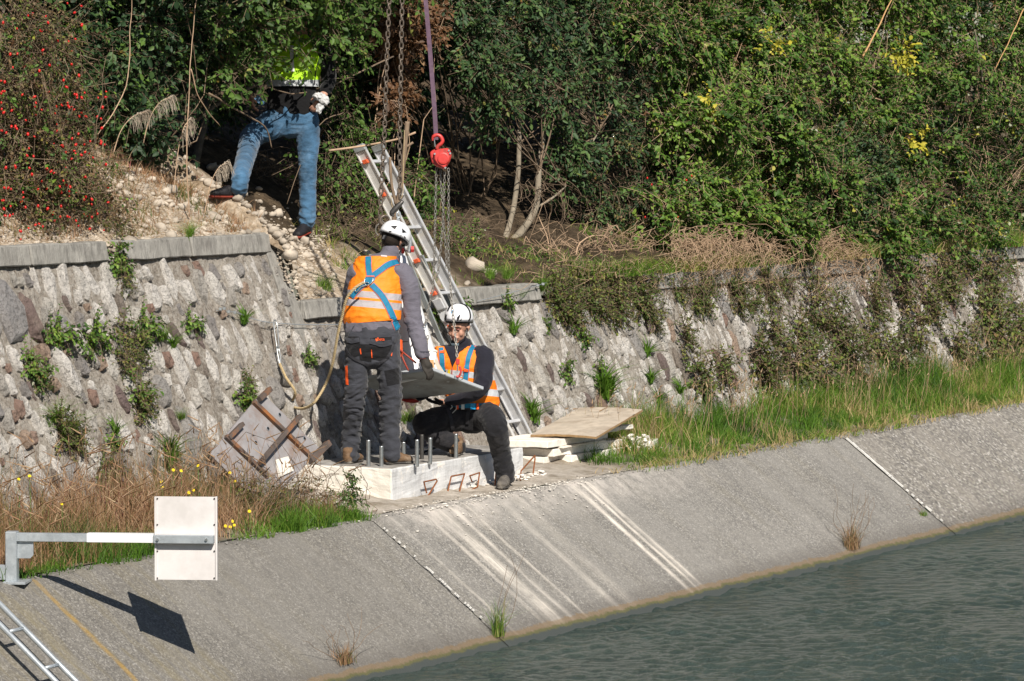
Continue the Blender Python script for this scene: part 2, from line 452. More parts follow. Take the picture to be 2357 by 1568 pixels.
# ---- revetment slabs
yl1, yl2 = at_plane(96, 1349, (0, -.76, -1), (0, LIP_Y, 0)), at_plane(314, 1565, WALL_N, (0, 0, 0))
RN = Vector((0, -1, 1.32)).normalized()          # normal of the revetment plane
def at_rev(px, py): return at_plane(px, py, RN, (0, LIP_Y, 0))
yl1, yl2 = at_rev(96, 1349), at_rev(314, 1565)
def concrete(name, base, coarse, drips):
    m = M(name, .88, 0, .2)
    P = m.pos(); s = m.sep(P); X, Y, Z = s[0], s[1], s[2]
    streak = m.noise(m.pos(scale=(9, 1.7, 1.7)), 1.0, 6, .7, .6)
    blot = m.noise(P, 1.1, 6, .62)
    c = m.ramp(blot, [(.3, tuple(x * .8 for x in base)), (.7, tuple(x * 1.15 for x in base))])
    c = m.mix(m.math('MULTIPLY', m.ramp(streak, [(.42, (0, 0, 0)), (.66, (1, 1, 1))]), .42), c, tuple(x * 1.45 for x in base))
    c = m.mix(m.math('MULTIPLY', m.ramp(m.noise(m.pos(scale=(13, 1.8, 1.8)), 1.0, 6, .75, .5), [(.5, (0, 0, 0)), (.68, (1, 1, 1))]), .4), c, tuple(x * .5 for x in base))
    v = m.n('ShaderNodeTexVoronoi'); v.inputs['Scale'].default_value = 46 if coarse else 95
    m.l(P, v.inputs['Vector'])
    vs = m.sep(v.outputs['Color'])
    peb = m.ramp(vs[0], [(0, (.08, .08, .085)), (.35, (.20, .19, .18)), (.7, (.34, .32, .28)), (.93, (.5, .48, .44)), (1, (.75, .72, .68))])
    c = m.mix(.55 if coarse else .38, c, peb)
    # yellowish lichen, in downslope smears
    li = m.math('MULTIPLY', m.ramp(m.noise(m.pos(scale=(5, .9, .9)), 1.0, 6, .7), [(.5, (0, 0, 0)), (.72, (1, 1, 1))]), m.ramp(X, [(0, (1, 1, 1)), (1, (1, 1, 1))]))
    mr = m.n('ShaderNodeMapRange'); m.l(X, mr.inputs[0]); mr.inputs[1].default_value = 20.0; mr.inputs[2].default_value = 22.2; mr.inputs[3].default_value = .75; mr.inputs[4].default_value = .10
    c = m.mix(m.math('MULTIPLY', li, mr.outputs[0]), c, (.27, .22, .09))
    if drips:
        mr = m.n('ShaderNodeMapRange'); m.l(X, mr.inputs[0]); mr.inputs[1].default_value = 24.0; mr.inputs[2].default_value = 29.0
        wob = m.math('ADD', mr.outputs[0], m.math('MULTIPLY', m.math('SUBTRACT', m.noise(m.pos(scale=(2, .8, .8)), 1, 2), .5), .012))
        st = [(0, (0, 0, 0))]
        for cx, wd, a in ((.10, .004, .35), (.19, .006, .7), (.235, .024, 1), (.27, .012, .8), (.315, .005, .6), (.42, .012, .5), (.47, .02, .35), (.665, .009, 1), (.695, .006, .9), (.715, .009, .95)):
            st += [(max(.001, cx - wd * 1.4), (0, 0, 0)), (cx, (a, a, a)), (cx + wd * 1.2, (0, 0, 0))]
        st = st[:31]
        dr = m.ramp(wob, st)
        fine = m.ramp(m.noise(m.pos(scale=(34, .5, .5)), 1.0, 4, .6), [(.3, (.35, .35, .35)), (.6, (1, 1, 1))])
        brk = m.ramp(m.noise(P, 3.2, 5, .7), [(.3, (.25, .25, .25)), (.6, (1, 1, 1))])
        dr = m.math('MULTIPLY', m.math('MULTIPLY', dr, fine), brk)
        c = m.mix(m.math('MULTIPLY', dr, 1.4, clamp=True), c, (.74, .68, .6))
        # cement dust spilled along the top
        mr = m.n('ShaderNodeMapRange'); m.l(Z, mr.inputs[0]); mr.inputs[1].default_value = -.22; mr.inputs[2].default_value = 0.0
        mr2 = m.n('ShaderNodeMapRange'); m.l(X, mr2.inputs[0]); mr2.inputs[1].default_value = 24.2; mr2.inputs[2].default_value = 25.0
        mr3 = m.n('ShaderNodeMapRange'); m.l(X, mr3.inputs[0]); mr3.inputs[1].default_value = 29.8; mr3.inputs[2].default_value = 28.2
        dd = m.math('MULTIPLY', m.math('MULTIPLY', m.math('MULTIPLY', mr.outputs[0], mr2.outputs[0]), mr3.outputs[0]), m.ramp(m.noise(P, 6, 6, .75), [(.38, (0, 0, 0)), (.6, (.9, .9, .9))]))
        c = m.mix(dd, c, (.6, .55, .5))
    if not coarse:
        # ochre run of rust down the slope near the ladder
        k = (yl2.x - yl1.x) / (yl2.z - yl1.z)
        u = m.math('SUBTRACT', X, m.math('MULTIPLY_ADD', Z, k, yl1.x - k * yl1.z))
        u = m.math('ADD', u, m.math('MULTIPLY', m.math('SUBTRACT', m.noise(P, 3, 3), .5), .05))
        au = m.math('ABSOLUTE', u)
        mr = m.n('ShaderNodeMapRange'); m.l(au, mr.inputs[0]); mr.inputs[1].default_value = .012; mr.inputs[2].default_value = .035; mr.inputs[3].default_value = .75; mr.inputs[4].default_value = 0
        c = m.mix(m.math('MULTIPLY', mr.outputs[0], m.ramp(m.noise(P, 9, 4), [(.25, (.2, .2, .2)), (.6, (1, 1, 1))])), c, (.44, .27, .05))
    c = m.mix(m.math('MULTIPLY', m.ramp(m.noise(m.pos(scale=(26, 3, 3)), 1.0, 5, .75), [(.5, (0, 0, 0)), (.72, (1, 1, 1))]), .35), c, (.1, .092, .08))
    c = m.mix(m.math('MULTIPLY', m.ramp(m.noise(m.pos(scale=(2.2, .7, .7)), 1.0, 6, .65), [(.48, (0, 0, 0)), (.6, (1, 1, 1))]), .4), c, tuple(x * 1.5 for x in base))
    c = m.mix(m.math('MULTIPLY', m.ramp(m.noise(P, 9, 6, .75), [(.55, (0, 0, 0)), (.7, (1, 1, 1))]), .3), c, tuple(x * .45 for x in base))
    # the left slabs are older, browner and darker
    mr = m.n('ShaderNodeMapRange'); m.l(X, mr.inputs[0]); mr.inputs[1].default_value = 24.4; mr.inputs[2].default_value = 23.4; mr.inputs[3].default_value = 0; mr.inputs[4].default_value = .38
    c = m.mix(mr.outputs[0], c, m.mix(.65, c, (.075, .065, .05)))
    # tide marks: damp, then ochre algae, then green slime at the water
    zz = m.math('ADD', Z, m.math('MULTIPLY', m.math('SUBTRACT', m.noise(m.pos(scale=(6, 6, 6)), 1, 8, .8), .5), .085))
    def band(lo, hi, col, amt, c):
        mr = m.n('ShaderNodeMapRange'); m.l(zz, mr.inputs[0]); mr.inputs[1].default_value = hi; mr.inputs[2].default_value = lo; mr.inputs[3].default_value = 0; mr.inputs[4].default_value = amt
        return m.mix(mr.outputs[0], c, col)
    c = band(-.74, -.66, (.11, .10, .09), .5, c)
    c = band(-.762, -.752, (.20, .135, .07), .62, c)
    c = band(-.79, -.778, (.09, .095, .04), .85, c)
    c = band(-.806, -.796, (.055, .065, .068), .9, c)
    m.col(c)
    m.bump(m.math('ADD', v.outputs['Distance'], m.math('MULTIPLY', m.noise(P, 22, 5, .7), 1.6)), .6, .010 if coarse else .004)
    m.bump(streak, .4, .012)
    return m.m
MAT['rev'] = concrete('brushed_concrete', (.185, .177, .163), False, True)
MAT['revcoarse'] = concrete('exposed_aggregate', (.19, .175, .155), True, False)
XJ = [-40, 12.0, 18.15, 24.25, 30.3, 32.62, 38.9, 45, 51, 120]
rev = bpy.data.objects.new('revetment', None); rev.location = (24, LIP_Y, 0); link(rev); tag(rev, kind='structure')
for i in range(len(XJ) - 1):
    x0, x1 = XJ[i] + .0018, XJ[i + 1] - .0018
    off = (.0, 0, -.002, .001, -.002, .002, -.002, .002, 0, 0)[i]
    near = 12 <= XJ[i] < 50
    nx = int((x1 - x0) / .06) if near else 8
    prof = [(.22, -.012), (.12, -.002), (.05, 0), (0, -.012), (-.05, -.045)] + [(-.05 - .05 * k * 1.32, -.045 - .05 * k) for k in range(1, 21)]
    ny = len(prof)
    def fn(u, v, x0=x0, x1=x1, off=off):
        x = x0 + (x1 - x0) * u
        j = int(round(v * (ny - 1))); dy, z = prof[j]
        e = min(u, 1 - u) * (x1 - x0)
        d = off + .006 * fbm(x * 1.5, z * 3) + .0035 * fbm(x * 9, z * 9) + .010 * fbm(x * .8 + 9, 0) * (1 if j < 5 else 0)
        if e < .02: d -= .006
        return (x, LIP_Y + dy - d * .6 + (.02 * fbm(x * 2.3, 5) if j < 4 else 0), z + d * .8)
    me = grid_mesh('slab', nx, ny, fn, MAT['revcoarse'] if XJ[i] > 32 else MAT['rev'])
    mobj('slab', me, rev)
# bed under the joints
jb = MB().add([(-40, LIP_Y + .3, -.04), (120, LIP_Y + .3, -.04), (120, LIP_Y - .03, -.06), (-40, LIP_Y - .03, -.06), (120, 12.4, -1.28), (-40, 12.4, -1.28)], [(0, 1, 2, 3), (3, 2, 4, 5)])
MAT['joint'] = simple('dark_joint', (.15, .135, .115), .95)
mobj('joint_bed', jb.mesh('joint_bed', MAT['joint']), rev)
# white mortar line on the right joint
wl = MB(); rl = random.Random(4)
for k in range(34):
    t = k / 33.0
    if t > .52 and rl.random() < .45: continue
    z = -.03 - .68 * t
    c = Vector((XJ[5] + .0 + rl.uniform(-.004, .004), rev_y(z), z)) + RN * .006
    wl.box(c, (rl.uniform(.007, .014) * (1 if t < .5 else .8), 0, 0), Vector((0, 1.32, 1)).normalized() * rl.uniform(.014, .022), RN * .007)
wl2 = MB()
for k in range(40):
    t = k / 39.0
    if rl.random() < .45: continue
    z = -.05 - .6 * t
    wl.box(Vector((XJ[3] + rl.uniform(-.003, .003), rev_y(z), z)) + RN * .005, (rl.uniform(.002, .005), 0, 0), Vector((0, 1.32, 1)).normalized() * rl.uniform(.006, .014), RN * .006)
mobj('joint_mortar', wl.mesh('joint_mortar', simple('white_mortar', (.66, .65, .62), .9)), rev)

# ---- strip of ground between revetment and wall
m = M('berm_soil', .95, 0, .1)
P = m.pos()
c = m.ramp(m.noise(P, 4, 6, .7), [(.3, (.10, .08, .055)), (.5, (.20, .165, .12)), (.7, (.32, .28, .22))])
s = m.sep(P)
mr = m.n('ShaderNodeMapRange'); m.l(s[0], mr.inputs[0]); mr.inputs[1].default_value = 24.1; mr.inputs[2].default_value = 24.8
mr2 = m.n('ShaderNodeMapRange'); m.l(s[0], mr2.inputs[0]); mr2.inputs[1].default_value = 29.6; mr2.inputs[2].default_value = 28.0
c = m.mix(m.math('MULTIPLY', m.math('MULTIPLY', mr.outputs[0], mr2.outputs[0]), m.ramp(m.noise(P, 5, 6, .7), [(.35, (.2, .2, .2)), (.6, (.9, .9, .9))])), c, (.52, .47, .41))
m.col(c); m.bump(m.noise(P, 25, 5, .7), .8, .02)
MAT['soil'] = m.m
def bfn(u, v):
    x = 14 + 36 * u; y = LIP_Y + .16 + 1.5 * v
    return (x, y, berm_z(x, y) + .012 * fbm(x * 8, y * 8))
tag(mobj('bank_ground', grid_mesh('bank_ground', 500, 26, bfn, MAT['soil'])), kind='structure')
fb = MB()
for x0, x1 in ((-60, 14.0), (50.0, 160)):
    fb.add([(x0, LIP_Y + .16, 0), (x1, LIP_Y + .16, 0), (x1, LIP_Y + 1.6, .08), (x0, LIP_Y + 1.6, .08)], [(0, 1, 2, 3)])
tag(fb.obj('bank_ground', MAT['soil']), kind='structure')

# ---- hillside above the wall
def y_top(x):
    return 16.10 - BAT * (1.94 - (1.90 if x < 26.2 else 1.38))
def hill_s(x, s):
    a = sstep(26.12, 26.4 + 1.6 * min(s, 1.0), x)
    b = 1.90 - .52 * a + .05 * sstep(0, .4, s)
    rise = 0.52 * min(s, 3.5) + 0.45 * max(0, min(s - 3.5, 4.0)) + 0.02 * max(0, s - 7.5)
    rub = 0.20 * sstep(0.15, 0.8, s) * (1 - sstep(25.0, 26.6, x)) * sstep(21.5, 23.0, x)
    n = 0.10 * fbm(x * .9, s * .9) + 0.035 * fbm(x * 4, s * 4)
    return b + rise * (1 - .3 * sstep(28, 31, x)) + rub + n * sstep(0.05, 0.8, s)
def hill_y(x, y): return hill_s(x, max(0, y - y_top(x)))
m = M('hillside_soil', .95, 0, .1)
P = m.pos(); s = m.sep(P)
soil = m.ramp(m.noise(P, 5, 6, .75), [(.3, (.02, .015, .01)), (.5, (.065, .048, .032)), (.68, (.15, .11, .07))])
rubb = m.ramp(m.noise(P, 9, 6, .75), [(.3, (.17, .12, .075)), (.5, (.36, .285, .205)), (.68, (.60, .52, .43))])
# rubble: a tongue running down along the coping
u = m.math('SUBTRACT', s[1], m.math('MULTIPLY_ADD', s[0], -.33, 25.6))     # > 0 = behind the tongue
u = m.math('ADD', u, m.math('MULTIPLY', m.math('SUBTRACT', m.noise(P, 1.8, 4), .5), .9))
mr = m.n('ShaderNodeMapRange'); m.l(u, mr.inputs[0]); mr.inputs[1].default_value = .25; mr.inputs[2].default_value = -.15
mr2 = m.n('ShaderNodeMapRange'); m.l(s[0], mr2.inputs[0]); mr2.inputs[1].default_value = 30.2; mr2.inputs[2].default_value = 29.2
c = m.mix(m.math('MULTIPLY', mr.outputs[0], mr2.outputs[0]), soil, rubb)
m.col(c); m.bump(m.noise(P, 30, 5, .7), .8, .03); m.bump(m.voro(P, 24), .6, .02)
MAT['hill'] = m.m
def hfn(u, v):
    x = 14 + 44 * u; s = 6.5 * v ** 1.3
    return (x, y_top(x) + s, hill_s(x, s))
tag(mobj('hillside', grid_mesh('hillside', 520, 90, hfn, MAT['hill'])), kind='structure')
def hfn2(u, v):
    x = -80 + 260 * u; s = 6.4 + 200 * v ** 2
    return (x, 15.9 + s, hill_s(x, s) - .02)
tag(mobj('hillside', grid_mesh('hillside', 90, 40, hfn2, MAT['earth'])), kind='structure')
for a, b in ((-80, 14.05), (57.95, 180)):
    def hfn3(u, v, a=a, b=b):
        x = a + (b - a) * u; s = 6.6 * v
        return (x, 15.86 + s, hill_s(x, s))
    tag(mobj('hillside', grid_mesh('hillside', 30, 12, hfn3, MAT['earth'])), kind='structure')

# ---- stone walls
m = M('wall_mortar', .93, 0, .15)
P = m.pos()
c = m.ramp(m.noise(P, 2.4, 7, .7), [(.28, (.20, .17, .14)), (.5, (.34, .30, .255)), (.72, (.50, .455, .395))])
c = m.mix(m.math('MULTIPLY', m.ramp(m.noise(m.pos(scale=(9, 1.5, 1.5)), 1, 6, .7), [(.5, (0, 0, 0)), (.7, (1, 1, 1))]), .5), c, (.12, .105, .085))
c = m.mix(m.math('MULTIPLY', m.ramp(m.noise(P, 38, 4, .7), [(.42, (0, 0, 0)), (.66, (1, 1, 1))]), .6), c, (.62, .585, .53))
c = m.mix(m.math('MULTIPLY', m.ramp(m.noise(m.pos(scale=(2, 1, 1)), 26, 5, .8), [(.38, (1, 1, 1)), (.46, (0, 0, 0))]), .7), c, (.075, .062, .05))
m.col(c)
m.bump(m.noise(P, 6, 4, .7), 1, .035); m.bump(m.noise(P, 30, 6, .8), 1, .035)
MAT['mortar'] = m.m
m = M('field_stone', .9, 0, .2)
P = m.pos(); t = m.attr('tone')
base = m.ramp(t, [(0, (.74, .705, .66)), (.14, (.80, .765, .72)), (.3, (.64, .61, .56)), (.42, (.45, .425, .39)), (.55, (.34, .33, .33)), (.66, (.24, .205, .175)), (.78, (.19, .14, .135)), (.88, (.31, .2, .16)), (1, (.45, .34, .26))])
c = m.mix(m.ramp(m.noise(P, 11, 7, .75), [(.25, (1, 1, 1)), (.6, (0, 0, 0))]), base, m.mix(.45, base, (.22, .19, .165)))
c = m.mix(m.math('MULTIPLY', m.ramp(m.noise(P, 5.5, 5, .7), [(.5, (0, 0, 0)), (.72, (1, 1, 1))]), .42), c, (.33, .285, .23))
c = m.mix(m.math('MULTIPLY', m.ramp(m.noise(P, 60, 4, .7), [(.36, (1, 1, 1)), (.47, (0, 0, 0))]), .55), c, (.08, .07, .06))
m.col(c)
rgh = m.math('SUBTRACT', 1.0, m.math('MULTIPLY', t, 1.0))
m.bump(m.noise(P, 16, 6, .8), 1, .06); m.bump(m.voro(P, 26), .8, .022); m.bump(m.noise(P, 90, 3), .5, .004)
MAT['stone'] = m.m
m = M('coping_concrete', .9, 0, .15)
P = m.pos()
c = m.ramp(m.noise(P, 5, 7, .75), [(.3, (.20, .19, .175)), (.55, (.31, .30, .275)), (.75, (.42, .40, .37))])
c = m.mix(m.math('MULTIPLY', m.ramp(m.noise(m.pos(scale=(16, 16, 1.5)), 1, 5, .7), [(.5, (0, 0, 0)), (.62, (1, 1, 1))]), .6), c, (.13, .125, .115))
m.col(c); m.bump(m.noise(m.pos(scale=(8, 8, 2)), 4, 5, .7), .8, .02)
MAT['coping'] = m.m

def wall_pt(x, z, off=0.0):
    return Vector((x, wall_y(z), z)) + WALL_N * off
def wall_face(x0, x1, z0, z1):
    nx = int((x1 - x0) / .035); nz = int((z1 - z0) / .035)
    def fn(u, v):
        x = x0 + (x1 - x0) * u; z = z0 + (z1 - z0) * v
        d = .025 * fbm(x * 1.1, z * 1.1, 3) + .020 * fbm(x * 6, z * 2.2, 1) + .014 * fbm(x * 16, z * 8, 2)
        return wall_pt(x, z, d)
    return grid_mesh('mortar_face', nx, nz, fn, MAT['mortar'])
def stone_var(rs, w, h, tone):
    """irregular lozenge standing in the wall plane: local x along X, local y up the batter, z out of the wall"""
    n = 9
    V = []; ang0 = rs.uniform(0, 6.28)
    sk = rs.uniform(-.25, .25); pw = rs.uniform(.72, 1.05)
    out = []
    for i in range(n):
        a = 2 * pi * i / n + rs.uniform(-.22, .22)
        ca, sa = cos(a), sin(a)
        r = 1 + rs.uniform(-.24, .16)
        x = math.copysign(abs(ca) ** pw, ca) * w / 2 * r * (1 - .22 * sa * rs.choice((0, 1)))
        y = math.copysign(abs(sa) ** pw, sa) * h / 2 * r
        out.append((x + sk * y * .5, y))
    Fc = []
    for k, (sc, z) in enumerate(((1.05, -.03), (1.0, .012), (.82, .032))):
        for (x, y) in out:
            V.append((x * sc * (1 + rs.uniform(-.05, .05)), y * sc, z + rs.uniform(-.008, .008)))
    c1 = len(V); V.append((rs.uniform(-.1, .1) * w, .18 * h, .040 + rs.uniform(-.012, .012)))
    c2 = len(V); V.append((rs.uniform(-.1, .1) * w, -.18 * h, .036 + rs.uniform(-.012, .012)))
    for k in range(2):
        for i in range(n):
            j = (i + 1) % n
            Fc.append((k * n + i, k * n + j, (k + 1) * n + j, (k + 1) * n + i))
    for i in range(n):
        j = (i + 1) % n
        ym = (V[2 * n + i][1] + V[2 * n + j][1]) / 2
        Fc.append((2 * n + i, 2 * n + j, c1 if ym > 0 else c2))
        if (V[2 * n + i][1] > 0) != (V[2 * n + j][1] > 0): pass
    # seam between the two centres
    ups = [i for i in range(n) if (V[2 * n + i][1] + V[2 * n + (i + 1) % n][1]) / 2 > 0]
    for i in range(n):
        p_, q_ = (i - 1) % n, i
        if (p_ in ups) != (q_ in ups):
            Fc.append((2 * n + i, c1, c2) if (p_ not in ups) else (2 * n + i, c2, c1))
    return V, Fc
def build_wall(label, x0, x1, z0, z1, seed, keep, specials=()):
    rs = random.Random(seed)
    root = thing('stone_wall', ((x0 + x1) / 2, wall_y(z0), z0), label, 'wall')
    mobj('mortar_face', wall_face(x0, x1, z0 - .15, z1), root)
    # back and top so that the wall has a body
    bk = MB()
    bk.add([(x0, wall_y(z1) + .03, z1 - .01), (x1, wall_y(z1) + .03, z1 - .01), (x1, wall_y(z1) + .42, z1 - .01), (x0, wall_y(z1) + .42, z1 - .01),
            (x0, wall_y(z0) + .5, z0 - .15), (x1, wall_y(z0) + .5, z0 - .15), (x0, wall_y(z0) + .04, z0 - .15), (x1, wall_y(z0) + .04, z0 - .15)],
           [(0, 1, 2, 3), (3, 2, 5, 4), (0, 3, 4, 6), (1, 7, 5, 2)])
    mobj('wall_core', bk.mesh('wall_core', MAT['mortar']), root)
    # variants
    vs = []
    for k in range(30):
        tone = [.02, .08, .15, .22, .3, .05, .12, .5, .58, .25, .35, .40, .76, .10, .97, .04, .66, .18, .45, .88][k % 20]
        wv = rs.uniform(.06, .13); hv = wv * rs.uniform(1.7, 3.3)
        if k % 7 == 0: wv *= 1.25
        vs.append((wv, hv, tone, stone_var(rs, wv, hv, tone)))
    meshes = [np_mesh('stone', V, Fc, MAT['stone'], False, tone=[t] * len(V)) for (_, _, t, (V, Fc)) in vs]
    placed = []
    L = (z1 - z0) * sqrt(1 + BAT * BAT)
    for (sx, sz, sw, sh, tone, rot) in specials:
        placed.append((sx, (sz - z0) * sqrt(1 + BAT * BAT), sw, sh, ('s', tone), rot))
    tries = int((x1 - x0) * L * 620)
    cell = {}
    def near(x, y):
        for i in range(int(x // .4) - 1, int(x // .4) + 2):
            for q in cell.get(i, ()): yield q
    for q in placed: cell.setdefault(int(q[0] // .4), []).append(q)
    for k in range(tries):
        vi = rs.randrange(30)
        if k > tries * .5 and vs[vi][1] > .22: continue
        x = rs.uniform(x0 + .05, x1 - .05); y = rs.uniform(.02, L - .1)
        sc = rs.uniform(.9, 1.3) if k < tries * .35 else rs.uniform(.45, .9)
        w_, h_ = vs[vi][0] * sc, vs[vi][1] * sc
        ok = True
        for q in near(x, y):
            dx = abs(x - q[0]) / ((w_ + q[2]) / 2 + .003); dy = abs(y - q[1]) / ((h_ + q[3]) / 2 + .002)
            if dx ** 2.2 + dy ** 2.2 < 1: ok = False; break
        if not ok: continue
        q = (x, y, w_, h_, (vi, sc), rs.gauss(.05, .13)); placed.append(q); cell.setdefault(int(x // .4), []).append(q)
    def vis(q):                                   # larger and nearer first
        inview = 1 if keep[0] < q[0] < keep[1] else 0
        return (inview, q[2] * q[3] / (q[0] ** 2))
    placed.sort(key=vis, reverse=True)
    jV, jF, jT = [], [], []
    basis = Matrix((Vector((1, 0, 0)), WALL_T, WALL_N)).transposed()
    sn = 0
    for i, (x, y, w_, h_, vr, rot) in enumerate(placed):
        z = z0 + y / sqrt(1 + BAT * BAT)
        R = basis @ Matrix.Rotation(rot, 3, 'Z')
        pr = rs.uniform(-.020, .006)
        loc = wall_pt(x, z, pr + .012 * fbm(x * 5, z * 3.2, 1))
        if vr[0] == 's':
            V, Fc = stone_var(rs, w_, h_, vr[1]); me_ = np_mesh('stone', [(a, b, c * 1.7) for a, b, c in V], Fc, MAT['stone'], False, tone=[vr[1]] * len(V)); sc = 1
        else:
            sc = vr[1]; me_ = meshes[vr[0]]
        if i < 296:
            o = bpy.data.objects.new('stone', me_); link(o, root)
            Mx = R.to_4x4() @ Matrix.Diagonal((sc, sc, 1, 1)); Mx.translation = loc - root.location
            o.matrix_local = Mx
        else:
            V, Fc = vs[vr[0]][3]; b = len(jV)
            for v_ in V: jV.append(tuple(loc + R @ Vector((v_[0] * sc, v_[1] * sc, v_[2]))))
            jF += [tuple(b + q_ for q_ in f) for f in Fc]; jT += [vs[vr[0]][2]] * len(V)
    if jV:
        tag(mobj('stone_infill', np_mesh('stone_infill', jV, jF, MAT['stone'], False, tone=jT), root), kind='stuff')
    print('stones', label[:20], len(placed))
    return root
def wpx(px, py):
    p = at_plane(px, py, WALL_N, wall_pt(0, 1.0)); return p.x, p.z
sp = []
for px, py, w_, h_, tone, rot in ((18, 715, .30, .55, .55, .15), (70, 735, .17, .42, .80, .12), (95, 815, .10, .13, .95, 0), (425, 675, .16, .26, .03, .1), (352, 688, .17, .22, .12, .2), (435, 995, .17, .42, .5, .1), (455, 660, .13, .30, .42, .05), (488, 665, .13, .30, .2, .1), (530, 640, .11, .24, .08, .1), (150, 860, .14, .42, .1, .2), (155, 975, .2, .3, .15, .3), (640, 850, .18, .32, .45, .15), (740, 900, .14, .3, .12, .15), (280, 925, .11, .24, .78, .05), (620, 1000, .09, .26, .8, .1)):
    x, z = wpx(px, py); sp.append((x, z, w_, h_, tone, rot))
WL = build_wall('taller left stretch of mottled stone wall under the rubble slope', 14.0, 26.2, .02, 1.80, 11, (20.0, 26.3), sp)
WR = build_wall('long lower stone wall running away behind the workers into the weeds', 26.2, 50.0, .02, 1.28, 12, (26.2, 40), ())
# coping blocks
def coping(root, x0, x1, ztop, h=.145, ch=0):
    f = wall_y(ztop - h) - .045
    b = MB()
    b.add([(x0, f, ztop - h), (x1, f, ztop - h), (x1, f + .03, ztop), (x0, f + .03, ztop), (x0, f + .5, ztop - h), (x1, f + .5, ztop - h), (x1, f + .5, ztop), (x0, f + .5, ztop)],
          [(0, 1, 2, 3), (3, 2, 6, 7), (0, 3, 7, 4), (1, 5, 6, 2), (4, 7, 6, 5), (0, 4, 5, 1)])
    me = b.mesh('coping_block', MAT['coping'], bevel=.009)
    bm = bmesh.new(); bm.from_mesh(me)
    bmesh.ops.subdivide_edges(bm, edges=[e for e in bm.edges if e.calc_length() > .4], cuts=14, use_grid_fill=True)
    for v in bm.verts:
        v.co.z += .007 * fbm(v.co.x * 3, v.co.z * 5 + x0); v.co.y += .007 * fbm(v.co.x * 3 + 7, v.co.z * 9)
    bm.to_mesh(me); bm.free()
    mobj('coping_block', me, root)
def cx(px, py, z): return at_y(px, py, wall_y(z) - .03).x
for a, b in ((14.1, 17.2), (17.22, 20.3), (20.32, cx(58, 590, 1.9)), (cx(58, 590, 1.9) + .02, cx(237, 580, 1.9)), (cx(276, 578, 1.9), cx(428, 565, 1.9)), (cx(430, 565, 1.9) + .015, 26.16)):
    coping(WL, a, b, 1.94)
# cheek strip running down the batter at the end of the high wall
ck = MB()
za, zb = 1.935, 1.0
for (p_, q_) in (((26.16, za), (26.30, zb)),):
    A = wall_pt(26.10, za, .035); B = wall_pt(26.10, zb, .012)
    ck.add([A, A + Vector((.20, 0, 0)), B + Vector((.20, 0, 0)), B, A + Vector((0, .6, 0)), A + Vector((.20, .6, 0)), B + Vector((.20, .6, 0)), B + Vector((0, .6, 0))],
           [(0, 3, 2, 1), (0, 1, 5, 4), (1, 2, 6, 5), (0, 4, 7, 3), (2, 3, 7, 6), (4, 5, 6, 7)])
mobj('end_cheek', ck.mesh('end_cheek', MAT['coping'], bevel=.008), WL)
xe = cx(780, 700, 1.4)
for a, b in ((26.31, xe), (xe + .02, 28.9), (28.92, cx(1232, 660, 1.4)), (cx(1500, 645, 1.4), 35.6), (35.62, 38.4), (38.6, 41.5), (41.52, 45), (45.02, 49.9)):
    coping(WR, a, b, 1.42)
# ================================================================== VEGETATION
def nrm(a): return a / np.maximum(1e-9, np.linalg.norm(a, axis=-1, keepdims=True))
def leaf_geo(B, D, N, L, W, fold=.18):
    """B base, D direction, N normal (n,3); L, W (n,)"""
    S = nrm(np.cross(N, D)); N = np.cross(D, S)
    L = L[:, None]; W = W[:, None]
    v0 = B
    v1 = B + D * L * .30 + S * W * .46 + N * W * fold
    v2 = B + D * L * .68 + S * W * .40 + N * W * fold * .6
    v3 = B + D * L - N * L * .10
    v4 = B + D * L * .68 - S * W * .40 + N * W * fold * .6
    v5 = B + D * L * .30 - S * W * .46 + N * W * fold
    V = np.stack([v0, v1, v2, v3, v4, v5], 1).reshape(-1, 3)
    i = np.arange(len(B))[:, None] * 6
    Fc = np.concatenate([i + np.array([[0, 1, 2, 3]]), i + np.array([[0, 3, 4, 5]])], 0)
    return V, Fc
def thin_tubes(A, Bp, r0, r1):
    """many straight three-sided twigs"""
    d = nrm(Bp - A); up = np.tile(np.array([[.3, .2, .93]]), (len(A), 1))
    s = nrm(np.cross(d, up)); t = np.cross(d, s)
    ring = []
    for P_, r_ in ((A, r0), (Bp, r1)):
        for k in range(3):
            q = 2 * pi * k / 3
            ring.append(P_ + (s * cos(q) + t * sin(q)) * r_)
    V = np.stack(ring, 1).reshape(-1, 3)
    i = np.arange(len(A))[:, None] * 6
    Fc = np.concatenate([i + np.array([[a, b, b + 3, a + 3]]) for a, b in ((0, 1), (1, 2), (2, 0))], 0)
    return V, Fc
